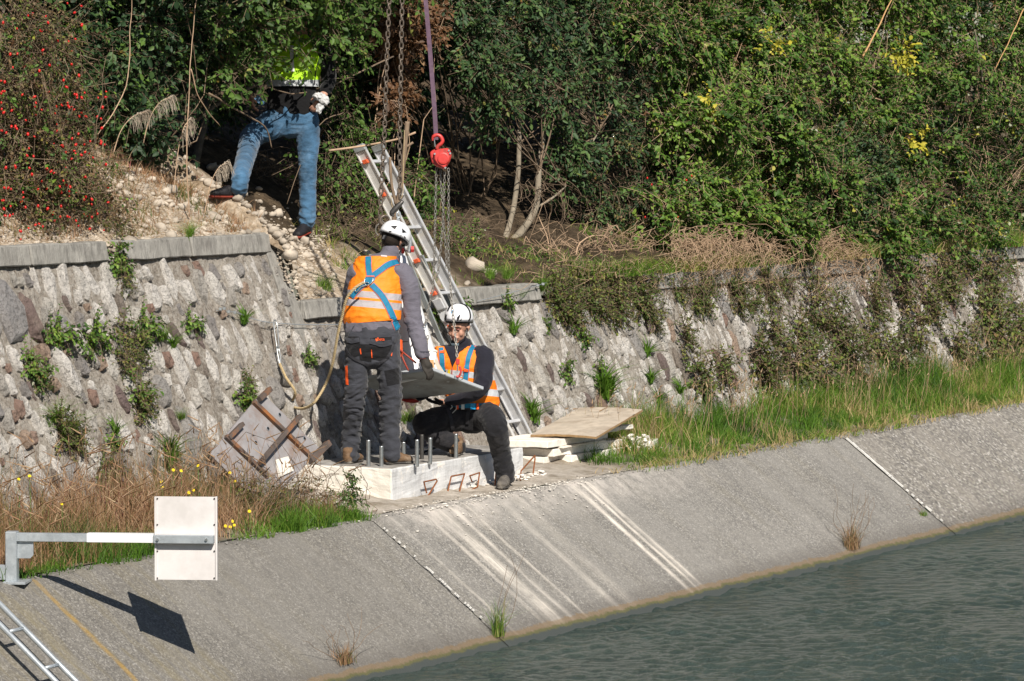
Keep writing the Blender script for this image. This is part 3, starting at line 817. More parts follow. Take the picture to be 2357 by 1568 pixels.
def sprays(blobs, n, leaf, k=7, slen=.2, droop=-.2, tone=(0.5, .22), aspect=.62, r=rng, front=True, lump=.35, fill=.28, up=.5):
    """blobs: (centre, (rx,ry,rz)); returns leaf mesh data and twig mesh data"""
    C = np.array([list(b[0]) for b in blobs]); R = np.array([b[1] for b in blobs])
    wt = (R[:, 0] * R[:, 2]) ** .9; wt /= wt.sum()
    bi = r.choice(len(blobs), n, p=wt)
    u = nrm(r.normal(size=(n, 3)))
    if front:
        fl = (u[:, 1] > .35) & (r.random(n) < .85); u[fl, 1] *= -1
    ph = r.uniform(0, 6.28, (len(blobs), 3))
    lm = 1 + lump * (np.sin(3.1 * u[:, 0] + ph[bi, 0]) * np.sin(2.7 * u[:, 2] + ph[bi, 1]) + .6 * np.sin(6.3 * u[:, 0] + 5 * u[:, 2] + ph[bi, 2]))
    rad = lm * (1 - np.abs(r.normal(0, fill, n)))
    O = C[bi] + u * R[bi] * rad[:, None]
    T = nrm(u + r.normal(0, .55, (n, 3)) + np.array([0, 0, droop]))
    ln = slen * r.uniform(.5, 1.3, n)
    stoneT = np.clip(r.normal(tone[0], tone[1], n), 0, .9)
    # per-leaf
    kk = np.tile(np.arange(k), n); I = np.repeat(np.arange(n), k)
    f = (kk + r.uniform(-.3, .3, n * k)) / k
    side = np.where(kk % 2 == 0, 1., -1.)
    Tn = T[I]
    upv = nrm(np.array([0, -.45, up]) + r.normal(0, .35, (n * k, 3)) + u[I] * .5)
    S = nrm(np.cross(Tn, upv))
    B = O[I] + Tn * (ln[I] * f)[:, None] + np.array([0, 0, -.12]) * (f ** 2 * ln[I])[:, None]
    D = nrm(Tn * .55 + S * side[:, None] * .8 + r.normal(0, .28, (n * k, 3)) + np.array([0, 0, -.18]))
    N = nrm(upv + r.normal(0, .25, (n * k, 3)))
    L = leaf * r.uniform(.6, 1.3, n * k) * (.75 + .5 * (r.random(n)[I]))
    V, Fc = leaf_geo(B, D, N, L, L * aspect * r.uniform(.8, 1.15, n * k))
    tn = np.clip(stoneT[I] + r.normal(0, .09, n * k), 0, .93)
    rare = r.random(n)[I]
    tn = np.where(rare > .985, r.uniform(.95, 1, n * k), tn)
    tn = np.where(r.random(n * k) > .996, r.uniform(.95, 1, n * k), tn)
    tone_v = np.repeat(tn, 6)
    tw = thin_tubes(O - T * ln[:, None] * .5, O + T * ln[:, None], .0028, .0014)
    return (V, Fc, tone_v), tw
def join_np(parts):
    V = []; Fc = []; T = []; b = 0
    for p_ in parts:
        V.append(p_[0]); Fc.append(p_[1] + b); b += len(p_[0])
        if len(p_) > 2: T.append(p_[2])
    return np.concatenate(V), np.concatenate(Fc), (np.concatenate(T) if T else None)
def canes_np(paths, r0, r1, seg=5):
    """paths: (n, m, 3) polylines -> three-sided strips"""
    parts = []
    m_ = paths.shape[1]
    for i in range(m_ - 1):
        ra = r0 + (r1 - r0) * i / (m_ - 1); rb = r0 + (r1 - r0) * (i + 1) / (m_ - 1)
        parts.append(thin_tubes(paths[:, i], paths[:, i + 1], ra, rb))
    return join_np([(a, b) for a, b in parts])
def arcs(A, Bp, sag, m_=6, wob=.03, r=rng):
    n = len(A); t = np.linspace(0, 1, m_)[None, :, None]
    P_ = A[:, None] * (1 - t) + Bp[:, None] * t
    P_ = P_ + sag[:, None, :] * (4 * t * (1 - t))
    w_ = r.normal(0, wob, (n, m_, 3)); w_[:, 0] = 0
    return P_ + w_
def shrub(name, label, cat, blobs_px, kind, n, leaf, group=None, extra=None, canes=14, cane_mat='twig', base=None, cr=(.009, .003), **kw):
    """blobs_px: (px, py, Y, rx, ry, rz)"""
    blobs = [(at_y(a, b, y), (rx, ry, rz)) for a, b, y, rx, ry, rz in blobs_px]
    cxm = sum(b[0].x for b in blobs) / len(blobs); cym = sum(b[0].y for b in blobs) / len(blobs)
    if base is None: base = Vector((cxm, cym + .1, hill_y(cxm, cym + .1) - .03))
    root = thing(name, base, label, cat, group)
    lf, tw = sprays(blobs, n, leaf, **kw)
    if extra:
        for (ek, en, el, ekw) in extra:
            d = dict(kw); d.update(ekw)
            l2, t2 = sprays(blobs, en, el, **d)
            tag(mobj('foliage', np_mesh('foliage', l2[0], l2[1], MAT[ek], False, tone=l2[2]), root), kind='stuff')
    tag(mobj('foliage', np_mesh('foliage', lf[0], lf[1], MAT[kind], False, tone=lf[2]), root), kind='stuff')
    tag(mobj('twigs', np_mesh('twigs', tw[0], tw[1], MAT[cane_mat]), root), kind='stuff')
    if canes:
        A = []; B = []
        for i in range(canes):
            b = blobs[i % len(blobs)]
            a = base + Vector((random.gauss(0, .25), random.gauss(0, .1), 0)); a.z = hill_y(a.x, a.y) - .02 if base.z > 1 else base.z
            A.append(a); B.append(b[0] + Vector((random.gauss(0, .5) * b[1][0], random.gauss(0, .5) * b[1][1] - .1, random.gauss(0, .5) * b[1][2] + .1)))
        A = np.array([list(a) for a in A]); B = np.array([list(a) for a in B])
        sg = rng.normal(0, .12, (len(A), 3)) + np.array([0, -.05, .08])
        cv = canes_np(arcs(A, B, sg, 8, .025), cr[0], cr[1])
        tag(mobj('stems', np_mesh('stems', cv[0], cv[1], MAT[cane_mat]), root), kind='stuff')
    return root, blobs

def blobs_line(pts, Y, r_, ry=.3):
    return [(a, b, Y + random.uniform(-.12, .12), r_ * random.uniform(.8, 1.25), ry, r_ * random.uniform(.75, 1.15)) for a, b in pts]
# --- rose hip bush at the far left
rose, rb = shrub('rose_bush', 'reddish brown rose bush dotted with scarlet hips above the left coping', 'bush',
    blobs_line([(20, 60), (100, 90), (40, 190), (130, 230), (30, 300), (110, 330), (40, 400), (150, 400), (80, 460), (170, 490), (20, 500), (215, 520), (110, 540), (-60, 200), (-60, 450)], 16.5, .33, .28),
    'rosy', 2500, .024, k=6, slen=.16, canes=170, cane_mat='twig', cr=(.005, .002), tone=(.45, .25), fill=.4,
    extra=[('bramble', 420, .036, dict(k=5, tone=(.45, .2))), ('drybrown', 700, .02, dict(k=5))])
me_h = bpy.data.meshes.new('rose_hip')
bm = bmesh.new(); bmesh.ops.create_uvsphere(bm, u_segments=6, v_segments=5, radius=.0088)
for v in bm.verts: v.co.z *= 1.35
bm.to_mesh(me_h); bm.free(); me_h.materials.append(MAT['hip']); me_h.polygons.foreach_set('use_smooth', [True] * len(me_h.polygons))
for i in range(175):
    if i < 130: a, b = random.uniform(0, 250), random.uniform(210, 560)
    else: a, b = random.uniform(0, 190), random.uniform(0, 260)
    p_ = at_y(a, b, 16.12 + random.uniform(-.06, .12))
    o = bpy.data.objects.new('rose_hip', me_h); link(o, rose)
    o.location = p_ - rose.location; o.rotation_euler = (random.gauss(0, .5), random.gauss(0, .5), 0)
    sc = random.uniform(.8, 1.3); o.scale = (sc, sc, sc)
# --- overhanging crowns above the frame: they shade the hollow beneath
shrub('tall_hedge_bush', 'dark leafy bush at the upper left behind the rose bush', 'bush',
    blobs_line([(170, 50), (250, 130), (330, 60), (230, 220), (300, 250), (390, 170), (430, 50), (480, 110), (350, 150), (520, 40), (140, 150), (330, 300), (260, 300)], 17.0, .25, .25),
    'dark', 1050, .052, k=7, slen=.2, tone=(.5, .24), canes=8, lump=.6, extra=[('light', 130, .045, {})])
shrub('tall_hedge_bush', 'light green leafy crown hanging in front of the man in jeans', 'bush',
    blobs_line([(560, 10), (590, 60), (560, 130), (600, 140), (690, 15), (770, 50), (800, 110), (650, 15), (820, 40), (535, 180), (500, 60), (755, 70), (620, 40)], 16.6, .16, .14),
    'light', 360, .05, k=6, slen=.16, tone=(.4, .25), fill=.3, canes=0)
shrub('tall_hedge_bush', 'few loose light leaves dangling over the lime yellow vest', 'bush', blobs_line([(640, 100), (700, 90), (610, 160), (745, 150), (690, 130)], 16.6, .16, .12), 'light', 50, .045, k=5, slen=.16, canes=0, tone=(.4, .25), fill=.5)
shrub('tall_hedge_bush', 'leafy bush with dark leaves filling the top behind the man in jeans', 'bush',
    blobs_line([(520, 0), (600, -20), (700, 10), (780, 30), (850, 100), (830, 200), (790, 260), (560, 100), (840, 20), (900, 250), (930, 130), (470, 230)], 18.9, .34, .3),
    'dark', 1300, .055, k=7, slen=.2, tone=(.5, .22), canes=6, extra=[('light', 200, .05, {})])
shrub('withered_vine', 'vine of curled brown dead leaves hanging beside the chains', 'vine',
    blobs_line([(900, 10), (905, 60), (890, 110), (915, 160), (905, 200), (900, 235), (985, 40), (990, 75), (740, 20), (960, 10), (860, 60), (930, 90)], 17.0, .11, .1),
    'drybrown', 620, .052, k=6, slen=.16, tone=(.6, .25), canes=8, cane_mat='strawtwig', cr=(.006, .003))
shrub('creeper', 'sparse creeper with pale leaves right of the man in jeans', 'creeper',
    blobs_line([(760, 190), (790, 260), (760, 330), (800, 380), (850, 300), (720, 440), (760, 420), (830, 450), (690, 350)], 16.9, .17, .15),
    'light', 190, .042, k=5, slen=.2, tone=(.45, .25), canes=4, cane_mat='twig', cr=(.004, .002), fill=.5)
shrub('low_bush', 'low green bush below the ladder top beside the hoist chains', 'bush',
    blobs_line([(800, 330), (840, 400), (950, 420), (940, 500), (980, 560), (1010, 600), (1040, 560), (970, 470)], 17.2, .17, .16),
    'bramble', 560, .038, k=6, slen=.14, tone=(.42, .22))
# --- ash-like tree with two bent trunks
def tree(name, label, trunks, blobs_px, kind, n, leaf, bark='bark', **kw):
    b0 = trunks[0][0][0]
    base = at_y(b0[0], b0[1], b0[2])
    root = thing(name, base, label, 'tree')
    for path, r0, r1 in trunks:
        pts = curve_pts([at_y(a, b, y) for a, b, y in path], 5)
        mb = MB(); nn = len(pts)
        rr = [(r0 + (r1 - r0) * i / (nn - 1)) * (1 + .12 * noise.noise(p_ * 9)) for i, p_ in enumerate(pts)]
        mb.tube([p_ + Vector((.012 * noise.noise(p_ * 5), 0, 0)) for p_ in pts], rr, 9)
        mb.obj('trunk' if r0 > .028 else 'branch', MAT[bark], root, smooth=True)
    blobs = [(at_y(a, b, y), (rx, ry, rz)) for a, b, y, rx, ry, rz in blobs_px]
    lf, tw = sprays(blobs, n, leaf, **kw)
    tag(mobj('crown', np_mesh('crown', lf[0], lf[1], MAT[kind], False, tone=lf[2]), root), kind='stuff')
    tag(mobj('twigs', np_mesh('twigs', tw[0], tw[1], MAT['twig']), root), kind='stuff')
    A = []; B = []
    for i in range(46):
        tr = random.choice(trunks)[0]; q = at_y(*tr[-1]) if random.random() < .5 else at_y(*tr[len(tr) // 2])
        b = random.choice(blobs); A.append(list(q)); B.append(list(b[0] + Vector((random.gauss(0, .3) * b[1][0], -.2 * b[1][1], random.gauss(0, .3) * b[1][2]))))
    cv = canes_np(arcs(np.array(A), np.array(B), rng.normal(0, .08, (len(A), 3)), 7, .02), .009, .003)
    tag(mobj('boughs', np_mesh('boughs', cv[0], cv[1], MAT['twig']), root), kind='stuff')
    return root
tree('ash_tree', 'small tree with two bent pale trunks rising over the dark hollow',
    [([(1135, 585, 16.9), (1190, 545, 16.9), (1232, 480, 16.9), (1240, 400, 16.9), (1252, 290, 17.0), (1260, 150, 17.1)], .042, .018),
     ([(1150, 575, 16.95), (1172, 520, 16.95), (1188, 440, 17.0), (1195, 330, 17.0), (1198, 180, 17.1), (1190, 60, 17.2)], .03, .016),
     ([(1232, 480, 16.9), (1300, 430, 16.8), (1380, 300, 16.7)], .012, .006)],
    blobs_line([(1060, 20), (1130, 70), (1210, 30), (1100, 150), (1180, 170), (1270, 110), (1340, 50), (1270, 210), (1350, 170), (1420, 60), (1430, 160), (1120, 230), (1400, 250), (1060, 100), (1300, 340), (1290, 410)], 16.9, .24, .25),
    'dark', 1450, .055, bark='barkpale', k=8, slen=.22, tone=(.58, .2), aspect=.5, fill=.35)
tree('hedge_tree', 'dark slanting tree trunk with crossing branches left of the man in jeans',
    [([(437, 425, 17.25), (455, 350, 17.3), (480, 230, 17.4), (500, 80, 17.5)], .036, .024),
     ([(385, 375, 17.2), (420, 310, 17.1), (500, 240, 16.9), (600, 190, 16.7)], .022, .014),
     ([(330, 420, 17.8), (380, 300, 17.9), (400, 130, 18.0)], .045, .03),
     ([(250, 350, 17.0), (350, 260, 17.0), (520, 160, 16.9)], .014, .006)],
    blobs_line([(420, 20), (500, 10), (550, 40), (380, 80), (470, 90), (510, 130), (350, -20), (600, -30)], 17.2, .26, .28),
    'dark', 620, .05, k=7, slen=.2, tone=(.4, .2))
# --- shaded thicket right of the tree
shrub('rose_thicket', 'shaded thicket of thorny twigs right of the two bent trunks', 'bush',
    blobs_line([(1420, 330), (1480, 250), (1500, 380), (1450, 450), (1520, 480), (1560, 330), (1490, 540), (1560, 560), (1380, 470), (1590, 450), (1440, 540)], 16.8, .2, .2),
    'dark', 1300, .038, k=6, slen=.18, tone=(.5, .25), canes=90, cane_mat='twig', cr=(.005, .002), fill=.45,
    extra=[('rosy', 420, .03, {})])
for i, (a, b) in enumerate([(1490, 410), (1500, 425), (1580, 490), (1580, 415), (1545, 610), (1620, 610), (1485, 500), (1880, 470), (1940, 490), (2090, 440), (1592, 405), (1560, 500)]):
    o = bpy.data.objects.new('rose_hip', me_h); link(o); o.location = at_y(a, b, 16.15)
    tag(o, 'small scarlet hip hanging in the thicket right of the trees', 'rose hip', 'scattered hips in the right thicket')
# --- sunny bramble mass, seven bushes
def bm_blobs(x0, x1, y0, y1, step=92, Yb=15.95, lean=1.0, rr=.27):
    out = []
    y = y0
    while y <= y1:
        x = x0
        while x <= x1:
            t = (600 - y) / 290.0
            sc = 300 / (9166 / 30.0) * (1 + (x - 1500) / 3500) * .9
            out.append((x + random.uniform(-30, 30), y + random.uniform(-30, 30), Yb + lean * .5 * t + random.uniform(-.28, .22), rr * random.uniform(.7, 1.35) * sc, .3, rr * random.uniform(.7, 1.2) * sc))
            x += step
        y += step
    return out
BR = [('bright green bramble mound in full sun at the middle of the bank', 1560, 1800, 120, 540, 3300, .046, 'bramble', (.6, .24)),
      ('bramble mass with yellowing leaves near the top of the bank', 1800, 2100, 0, 260, 2300, .048, 'bramble', (.6, .24)),
      ('bramble slope above the pile of boards, sprinkled with pale seed heads', 1820, 2080, 260, 590, 2500, .045, 'bramble', (.45, .22)),
      ('dense bramble bush in the upper right corner', 2120, 2400, 0, 250, 2100, .048, 'bramble', (.4, .24)),
      ('shadier bramble bush at the right edge over the wall', 2100, 2400, 270, 600, 2400, .045, 'bramble', (.32, .22)),
      ('bramble bush with tangled seed heads behind the tree crown', 1420, 1700, -20, 130, 1300, .05, 'bramble', (.4, .24))]
for lab, x0, x1, y0, y1, n, lf_, kd, tn in BR:
    shrub('bramble_bush', lab, 'bramble bush', bm_blobs(x0, x1, y0, y1), kd, n, lf_, k=7, slen=.17, tone=tn, aspect=.72, canes=30, cane_mat='strawtwig', cr=(.005, .002), lump=.55, up=.9, fill=.16,
          extra=[('fluff', 110, .02, dict(k=14, slen=.05)), ('rosy', 190, .03, {}), ('drybrown', 90, .03, {})])
shrub('dark_bush', 'dark blue-green bush sunk between the sunny brambles', 'bush', blobs_line([(1920, 400), (1960, 450), (1990, 520), (1930, 500), (2010, 400), (1960, 350)], 16.1, .22, .2), 'dark', 700, .045, k=7, tone=(.6, .15), slen=.16)
# backing growth farther up the slope and over the top of the frame
def back_blobs(x0, x1, step, ys, Y, r_):
    return [(x + random.uniform(-40, 40), y + random.uniform(-25, 25), Y + random.uniform(-.3, .3), r_ * random.uniform(.8, 1.2), .4, r_ * random.uniform(.8, 1.1)) for x in range(x0, x1, step) for y in ys]
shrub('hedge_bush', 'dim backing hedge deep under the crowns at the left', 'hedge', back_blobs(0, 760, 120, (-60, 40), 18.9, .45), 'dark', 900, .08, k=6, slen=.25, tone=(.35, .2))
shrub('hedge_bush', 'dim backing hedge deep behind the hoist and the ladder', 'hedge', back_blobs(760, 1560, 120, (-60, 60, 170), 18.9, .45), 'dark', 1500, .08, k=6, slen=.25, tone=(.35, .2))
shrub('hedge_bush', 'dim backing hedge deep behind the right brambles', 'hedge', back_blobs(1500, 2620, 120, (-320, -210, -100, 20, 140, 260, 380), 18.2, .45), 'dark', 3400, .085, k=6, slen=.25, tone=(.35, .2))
shrub('shade_bough', 'leafy bough added above the view to shade the man in jeans', 'bough', blobs_line([(660, -30), (720, -60), (790, -30), (850, -80), (700, -140), (780, -160), (860, -180), (640, -120), (920, -60), (740, -230), (830, -260)], 16.5, .24, .2), 'light', 900, .06, k=6, slen=.2, tone=(.4, .25), canes=0)  # unseen foliage added toward the sun, throws dappled shade on the man
shrub('shade_bough', 'thin leafy bough added out of view to shade the rubble slope', 'bough', blobs_line([(420, -60), (480, -100), (540, -50), (600, -90), (380, -140), (460, -180), (560, -170)], 16.4, .22, .2), 'dark', 260, .06, k=6, slen=.2, tone=(.4, .25), canes=0)  # sparse leaves added out of view to break the sun on the rubble
shrub('hedge_bush', 'hedge crown added above the top left of the picture for shade', 'hedge', back_blobs(-100, 780, 130, (-330, -230, -130, -40), 17.4, .45), 'dark', 1900, .09, k=7, slen=.28, tone=(.45, .2))  # added mostly above the view to keep sun off the slope behind
shrub('hedge_bush', 'hedge crown added above the top centre of the picture to shade the hollow', 'hedge', back_blobs(780, 1560, 130, (-330, -230, -130, -40), 17.5, .45), 'dark', 2000, .09, k=7, slen=.28, tone=(.45, .2))  # crown rows added overhead, they block the sun over the hollow
shrub('hedge_bush', 'hedge crown along the top right of the picture', 'hedge', back_blobs(1600, 2500, 130, (-260, -160, -70), 17.2, .45), 'bramble', 1300, .09, k=7, slen=.28, tone=(.45, .2))

shrub('hedge_bush', 'far hedge high up at the right behind everything', 'hedge', back_blobs(1850, 2800, 130, (-520, -400, -280, -160, -50), 20.5, .6), 'dark', 2200, .13, k=6, slen=.35, tone=(.35, .2), canes=0)
# --- the hedge goes on to the left of the picture
for lab, xs in (('hedge going on along the bank far left of the rose bush', (15.5, 16.6, 17.7)), ('hedge bush just left of the rose bush', (18.8, 19.9, 20.8))):
    for_b = [(Vector((x, 17.4 + .5 * j, 2.6 + .55 * j)), (.7, .5, .6)) for x in xs for j in range(3)]
    rt = thing('hedge_bush', Vector((xs[1], 17.4, hill_y(xs[1], 17.4))), lab, 'hedge')
    lf, tw = sprays(for_b, 2200, .07, k=6, slen=.25, tone=(.5, .22))
    tag(mobj('foliage', np_mesh('foliage', lf[0], lf[1], MAT['dark'], tone=lf[2]), rt), kind='stuff')
    tag(mobj('twigs', np_mesh('twigs', tw[0], tw[1], MAT['twig']), rt), kind='stuff')
# --- dead canes hanging over the wall on the right
def dead_canes(label, x0, x1, n, yb, length, spread, mat='strawtwig', down=True, name='dead_canes', Y=15.75):
    A = []; B = []
    for i in range(n):
        a = random.uniform(x0, x1); b = yb + random.gauss(0, 16)
        p_ = at_y(a, b, Y + random.uniform(0, .35))
        if not down: p_.z = hill_y(p_.x, p_.y) + .02
        A.append(list(p_))
        q = p_ + Vector((random.gauss(0, spread), random.uniform(-.22, .05), -abs(random.gauss(length, length * .4)) if down else random.gauss(0, .08)))
        B.append(list(q))
    A = np.array(A); B = np.array(B)
    cv = canes_np(arcs(A, B, rng.normal(0, .07, (n, 3)) + np.array([0, -.08, .03]), 7, .022), .0036, .0016)
    o = mobj(name, np_mesh(name, cv[0], cv[1], MAT[mat]))
    return tag(o, label, 'dead canes', None, 'stuff')
dead_canes('straw-coloured dead canes spilling over the wall top', 1540, 1920, 620, 560, .24, .34)
dead_canes('straw-coloured dead canes hanging at the right', 1850, 2320, 330, 590, .26, .32)
dead_canes('dry stalks lying on the dark hollow floor', 1200, 1600, 150, 560, .10, .35, 'strawtwig', Y=16.3)
dead_canes('dead canes standing in the shade', 1180, 1500, 60, 420, .35, .12, 'twig', Y=16.7)
dead_canes('brown litter of stems below the jeans', 560, 1000, 300, 440, .05, .3, 'twig', Y=17.6, down=False)
dead_canes('brown litter of stems on the slope', 700, 1100, 260, 540, .08, .30, 'twig', Y=16.7)
# --- weeds and seedlings hanging over the right coping and creeping down the wall
for lab, pts in (('tangle of weeds burying the gap in the right coping', [(1262, 690), (1300, 660), (1290, 720), (1345, 650), (1390, 670), (1350, 700), (1430, 660), (1470, 690), (1400, 720), (1500, 650)]),
                 ('weeds spilling over the coping below the brown canes', [(1560, 670), (1620, 650), (1690, 670), (1750, 650), (1600, 700), (1730, 700), (1800, 660)]),
                 ('thick weeds draped over the far coping and wall', [(1880, 660), (1930, 690), (1900, 740), (1960, 770), (2010, 660), (1870, 800), (1930, 830), (1990, 810), (1840, 850), (1780, 850)]),
                 ('leafy creeper covering the wall near the right edge', [(2200, 660), (2260, 700), (2240, 760), (2290, 800), (2150, 640), (2330, 700), (2260, 840), (2200, 600), (2100, 620), (2320, 620)])):
    bl = [(a, b, at_plane(a, b, WALL_N, wall_pt(0, 1.0)).y - .02, .17, .07, .12) for a, b in pts]
    shrub('hanging_weed', lab, 'weeds', bl, 'weed', 520, .026, k=6, slen=.13, tone=(.42, .25), canes=0, fill=.4, lump=.3)
shrub('ground_creeper', 'low green ground creeper by the foot of the two trunks', 'creeper', [(a, b, 16.5 + (610 - b) / 200, .2, .2, .09) for a, b in ((1000, 560), (1060, 580), (1110, 600), (1180, 600), (1240, 620), (950, 520), (1060, 530), (1300, 640), (1380, 640), (1450, 630))], 'bramble', 520, .03, k=6, slen=.12, tone=(.5, .22), canes=0)
shrub('ground_creeper', 'mixed brown and green undergrowth left of the ladder', 'undergrowth', [(a, b, 16.6 + (600 - b) / 200, .2, .2, .08) for a, b in ((760, 440), (820, 480), (780, 520), (860, 520), (850, 440), (760, 560), (830, 570), (900, 560))], 'weed', 420, .028, k=6, slen=.12, tone=(.5, .25), canes=0)
# yellow-leaved sprays in the brambles
for lab, a, b, y, r_, n_ in (('bunch of clear yellow leaves high in the right brambles', 2080, 125, 16.15, .20, 26), ('small yellow spray near the top middle of the brambles', 1770, 100, 16.3, .12, 10), ('yellow spray at the left shoulder of the green mound', 1640, 238, 16.2, .13, 12), ('yellowish spray low in the right brambles', 2110, 325, 16.0, .16, 14)):
    bl = [(at_y(a, b, y), (r_, .08, r_ * .6))]
    lf, tw = sprays(bl, n_, .055, k=6, slen=.16, tone=(.5, .2), up=.9, fill=.5)
    rt = thing('yellow_spray', at_y(a, b, y), lab, 'leaf spray')
    mobj('foliage', np_mesh('foliage', lf[0], lf[1], MAT['yellowleaf'], tone=lf[2]), rt)
dead_canes('mat of brown canes along the right coping', 1240, 2357, 520, 628, .12, .4, Y=15.85)
dead_canes('thin brown stalks hanging down the right wall face', 1500, 2340, 150, 640, .3, .12, 'twig', Y=15.6)
# --- curving vines in front of the hollow
def vine(label, pts, r_, mat='twig', cat='vine', name='vine_stem'):
    P_ = curve_pts([at_y(a, b, y) for a, b, y in pts], 6)
    mb = MB().tube([p_ + Vector((noise.noise(p_ * 6) * .015, 0, noise.noise(p_ * 7) * .01)) for p_ in P_], [r_ * (1 - .5 * i / len(P_)) for i in range(len(P_))], 5)
    o = mb.obj(name, MAT[mat], smooth=True); return tag(o, label, cat)
vine('reddish bare cane sticking up out of the brambles', [(1985, 132, 16.2), (2020, 66, 16.2), (2056, -10, 16.2)], .012, 'rawwood', 'cane')
vine('long pale stem rising from the coping through the rose bush', [(437, 500, 16.3), (430, 380, 16.3), (433, 250, 16.3), (440, 120, 16.3), (452, -10, 16.3)], .006, 'strawtwig', 'stem')
vine('thin grey stem curling down into the dark hollow', [(440, 160, 16.3), (460, 230, 16.3), (505, 290, 16.3)], .006, 'strawtwig', 'stem')
vine('pale cane leaning in the shade beside the rose bush', [(120, 60, 16.3), (160, 140, 16.3), (198, 240, 16.3)], .007, 'strawtwig', 'cane')
vine('straw cane arching up left of the dark hollow', [(225, 310, 16.4), (290, 200, 16.4), (300, 60, 16.5), (305, -10, 16.5)], .005, 'strawtwig', 'cane')
vine('thin branch crossing in front of the jeans', [(480, 215, 16.6), (560, 262, 16.6), (610, 290, 16.6), (625, 340, 16.6)], .009, 'twig', 'branch')
vine('slender creeper stem hanging past the straight leg', [(905, 130, 16.7), (700, 215, 16.7), (560, 175, 16.7)], .008, 'twig', 'branch')
vine('drooping tendril right of the straight leg', [(790, 260, 16.7), (725, 300, 16.7), (660, 470, 16.8)], .005, 'twig', 'tendril')
vine('upright grey cane in the upper right corner', [(2262, 190, 16.2), (2252, 120, 16.2), (2243, 70, 16.2)], .014, 'barkpale', 'cane')
vine('red cane curving through the upper right corner', [(2357, 20, 16.1), (2320, 100, 16.1), (2290, 160, 16.1)], .008, 'rawwood', 'cane')
for i, (xx, y0, y1) in enumerate([(1290, 560, 640), (1330, 545, 640), (1255, 545, 640), (1420, 560, 640), (1370, 570, 620), (1310, 600, 660)]):
    pass
vine('pale forked root stem at the foot of the two bent trunks', [(1258, 620, 16.4), (1262, 560, 16.5), (1240, 500, 16.6)], .007, 'strawtwig', 'stem')
vine('looped grey vine stem on the hollow floor', [(1320, 640, 16.4), (1335, 560, 16.4), (1395, 545, 16.4), (1425, 610, 16.3)], .008, 'strawtwig', 'vine')
vine('thin vertical vine left of the looped stem', [(1290, 650, 16.4), (1270, 580, 16.4), (1262, 520, 16.4)], .006, 'strawtwig', 'vine')
# --- feathery dry plumes
def plume(label, a, b, h, lean, y):
    root = thing('dry_plume', at_y(a, b, y), label, 'reed plume')
    base = at_y(a, b, y); P_ = [base, base + Vector((lean * .2, -.02, h * .5)), base + Vector((lean * .6, -.04, h * .85)), base + Vector((lean * 1.15, -.06, h))]
    pts = curve_pts(P_, 6)
    MB().tube(pts, [.004 * (1 - .6 * i / len(pts)) for i in range(len(pts))], 5).obj('stalk', MAT['strawtwig'], root)
    A = []; B = []
    for i in range(70):
        q = pts[int(len(pts) * random.uniform(.55, .99))]; A.append(list(q)); B.append(list(q + Vector((random.uniform(.2, 1.1) * .09, random.gauss(0, .02), -random.uniform(.03, .12)))))
    cv = canes_np(arcs(np.array(A), np.array(B), np.tile(np.array([[.01, 0, .03]]), (70, 1)), 5, .002), .0018, .001)
    mobj('seed_head', np_mesh('seed_head', cv[0], cv[1], MAT['wood']), root)
plume('feathery dry plume bending over by the grey trunk', 400, 440, .55, .12, 16.5)
plume('feathery dry plume nearest the jean-clad bent leg', 470, 500, .42, .2, 16.35)
plume('low feathery plume right of the rose bush', 262, 350, .30, .3, 16.4)
plume('taller feathery plume over the rubble crest', 330, 330, .35, .25, 16.5)

# ------------------------------------------------------------------ grass
def blades(roots, h, lean, wd, tone, seg=3, r=rng, mat='grass', name='grass', curl=.5):
    n = len(roots); roots = np.asarray(roots)
    ang = r.uniform(0, 2 * pi, n); ld = np.stack([np.cos(ang), np.sin(ang), np.zeros(n)], 1) * lean[:, None]
    fa = r.uniform(0, 2 * pi, n); wv = np.stack([np.cos(fa), np.sin(fa), np.zeros(n)], 1)
    V = []
    for i in range(seg + 1):
        t = i / seg
        c = roots + ld * (h * t ** 2)[:, None] + np.stack([np.zeros(n), np.zeros(n), h * (t - curl * np.minimum(lean, 1) * t * t * .5)], 1)
        w_ = wd * (1 - t) ** .7
        if i < seg: V += [c - wv * w_[:, None] / 2, c + wv * w_[:, None] / 2]
        else: V += [c]
    V = np.stack(V, 1); k = V.shape[1]; V = V.reshape(-1, 3)
    b = np.arange(n)[:, None] * k
    quads = np.concatenate([b + np.array([[2 * i, 2 * i + 1, 2 * i + 3, 2 * i + 2]]) for i in range(seg - 1)], 0)
    tris = b + np.array([[2 * seg - 2, 2 * seg - 1, 2 * seg, 2 * seg]])
    me = bpy.data.meshes.new(name)
    Fq = quads; Ft = tris[:, :3]
    me.vertices.add(len(V)); me.vertices.foreach_set('co', V.astype(np.float32).ravel())
    nl = Fq.size + Ft.size; me.loops.add(nl); me.loops.foreach_set('vertex_index', np.concatenate([Fq.ravel(), Ft.ravel()]).astype(np.int32))
    me.polygons.add(len(Fq) + len(Ft))
    ls = np.concatenate([np.arange(len(Fq)) * 4, Fq.size + np.arange(len(Ft)) * 3]).astype(np.int32)
    lt = np.concatenate([np.full(len(Fq), 4), np.full(len(Ft), 3)]).astype(np.int32)
    me.polygons.foreach_set('loop_start', ls); me.polygons.foreach_set('loop_total', lt)
    me.update(calc_edges=True)
    at = me.attributes.new('tone', 'FLOAT', 'POINT'); at.data.foreach_set('value', np.repeat(tone, k).astype(np.float32))
    me.materials.append(MAT[mat])
    return me
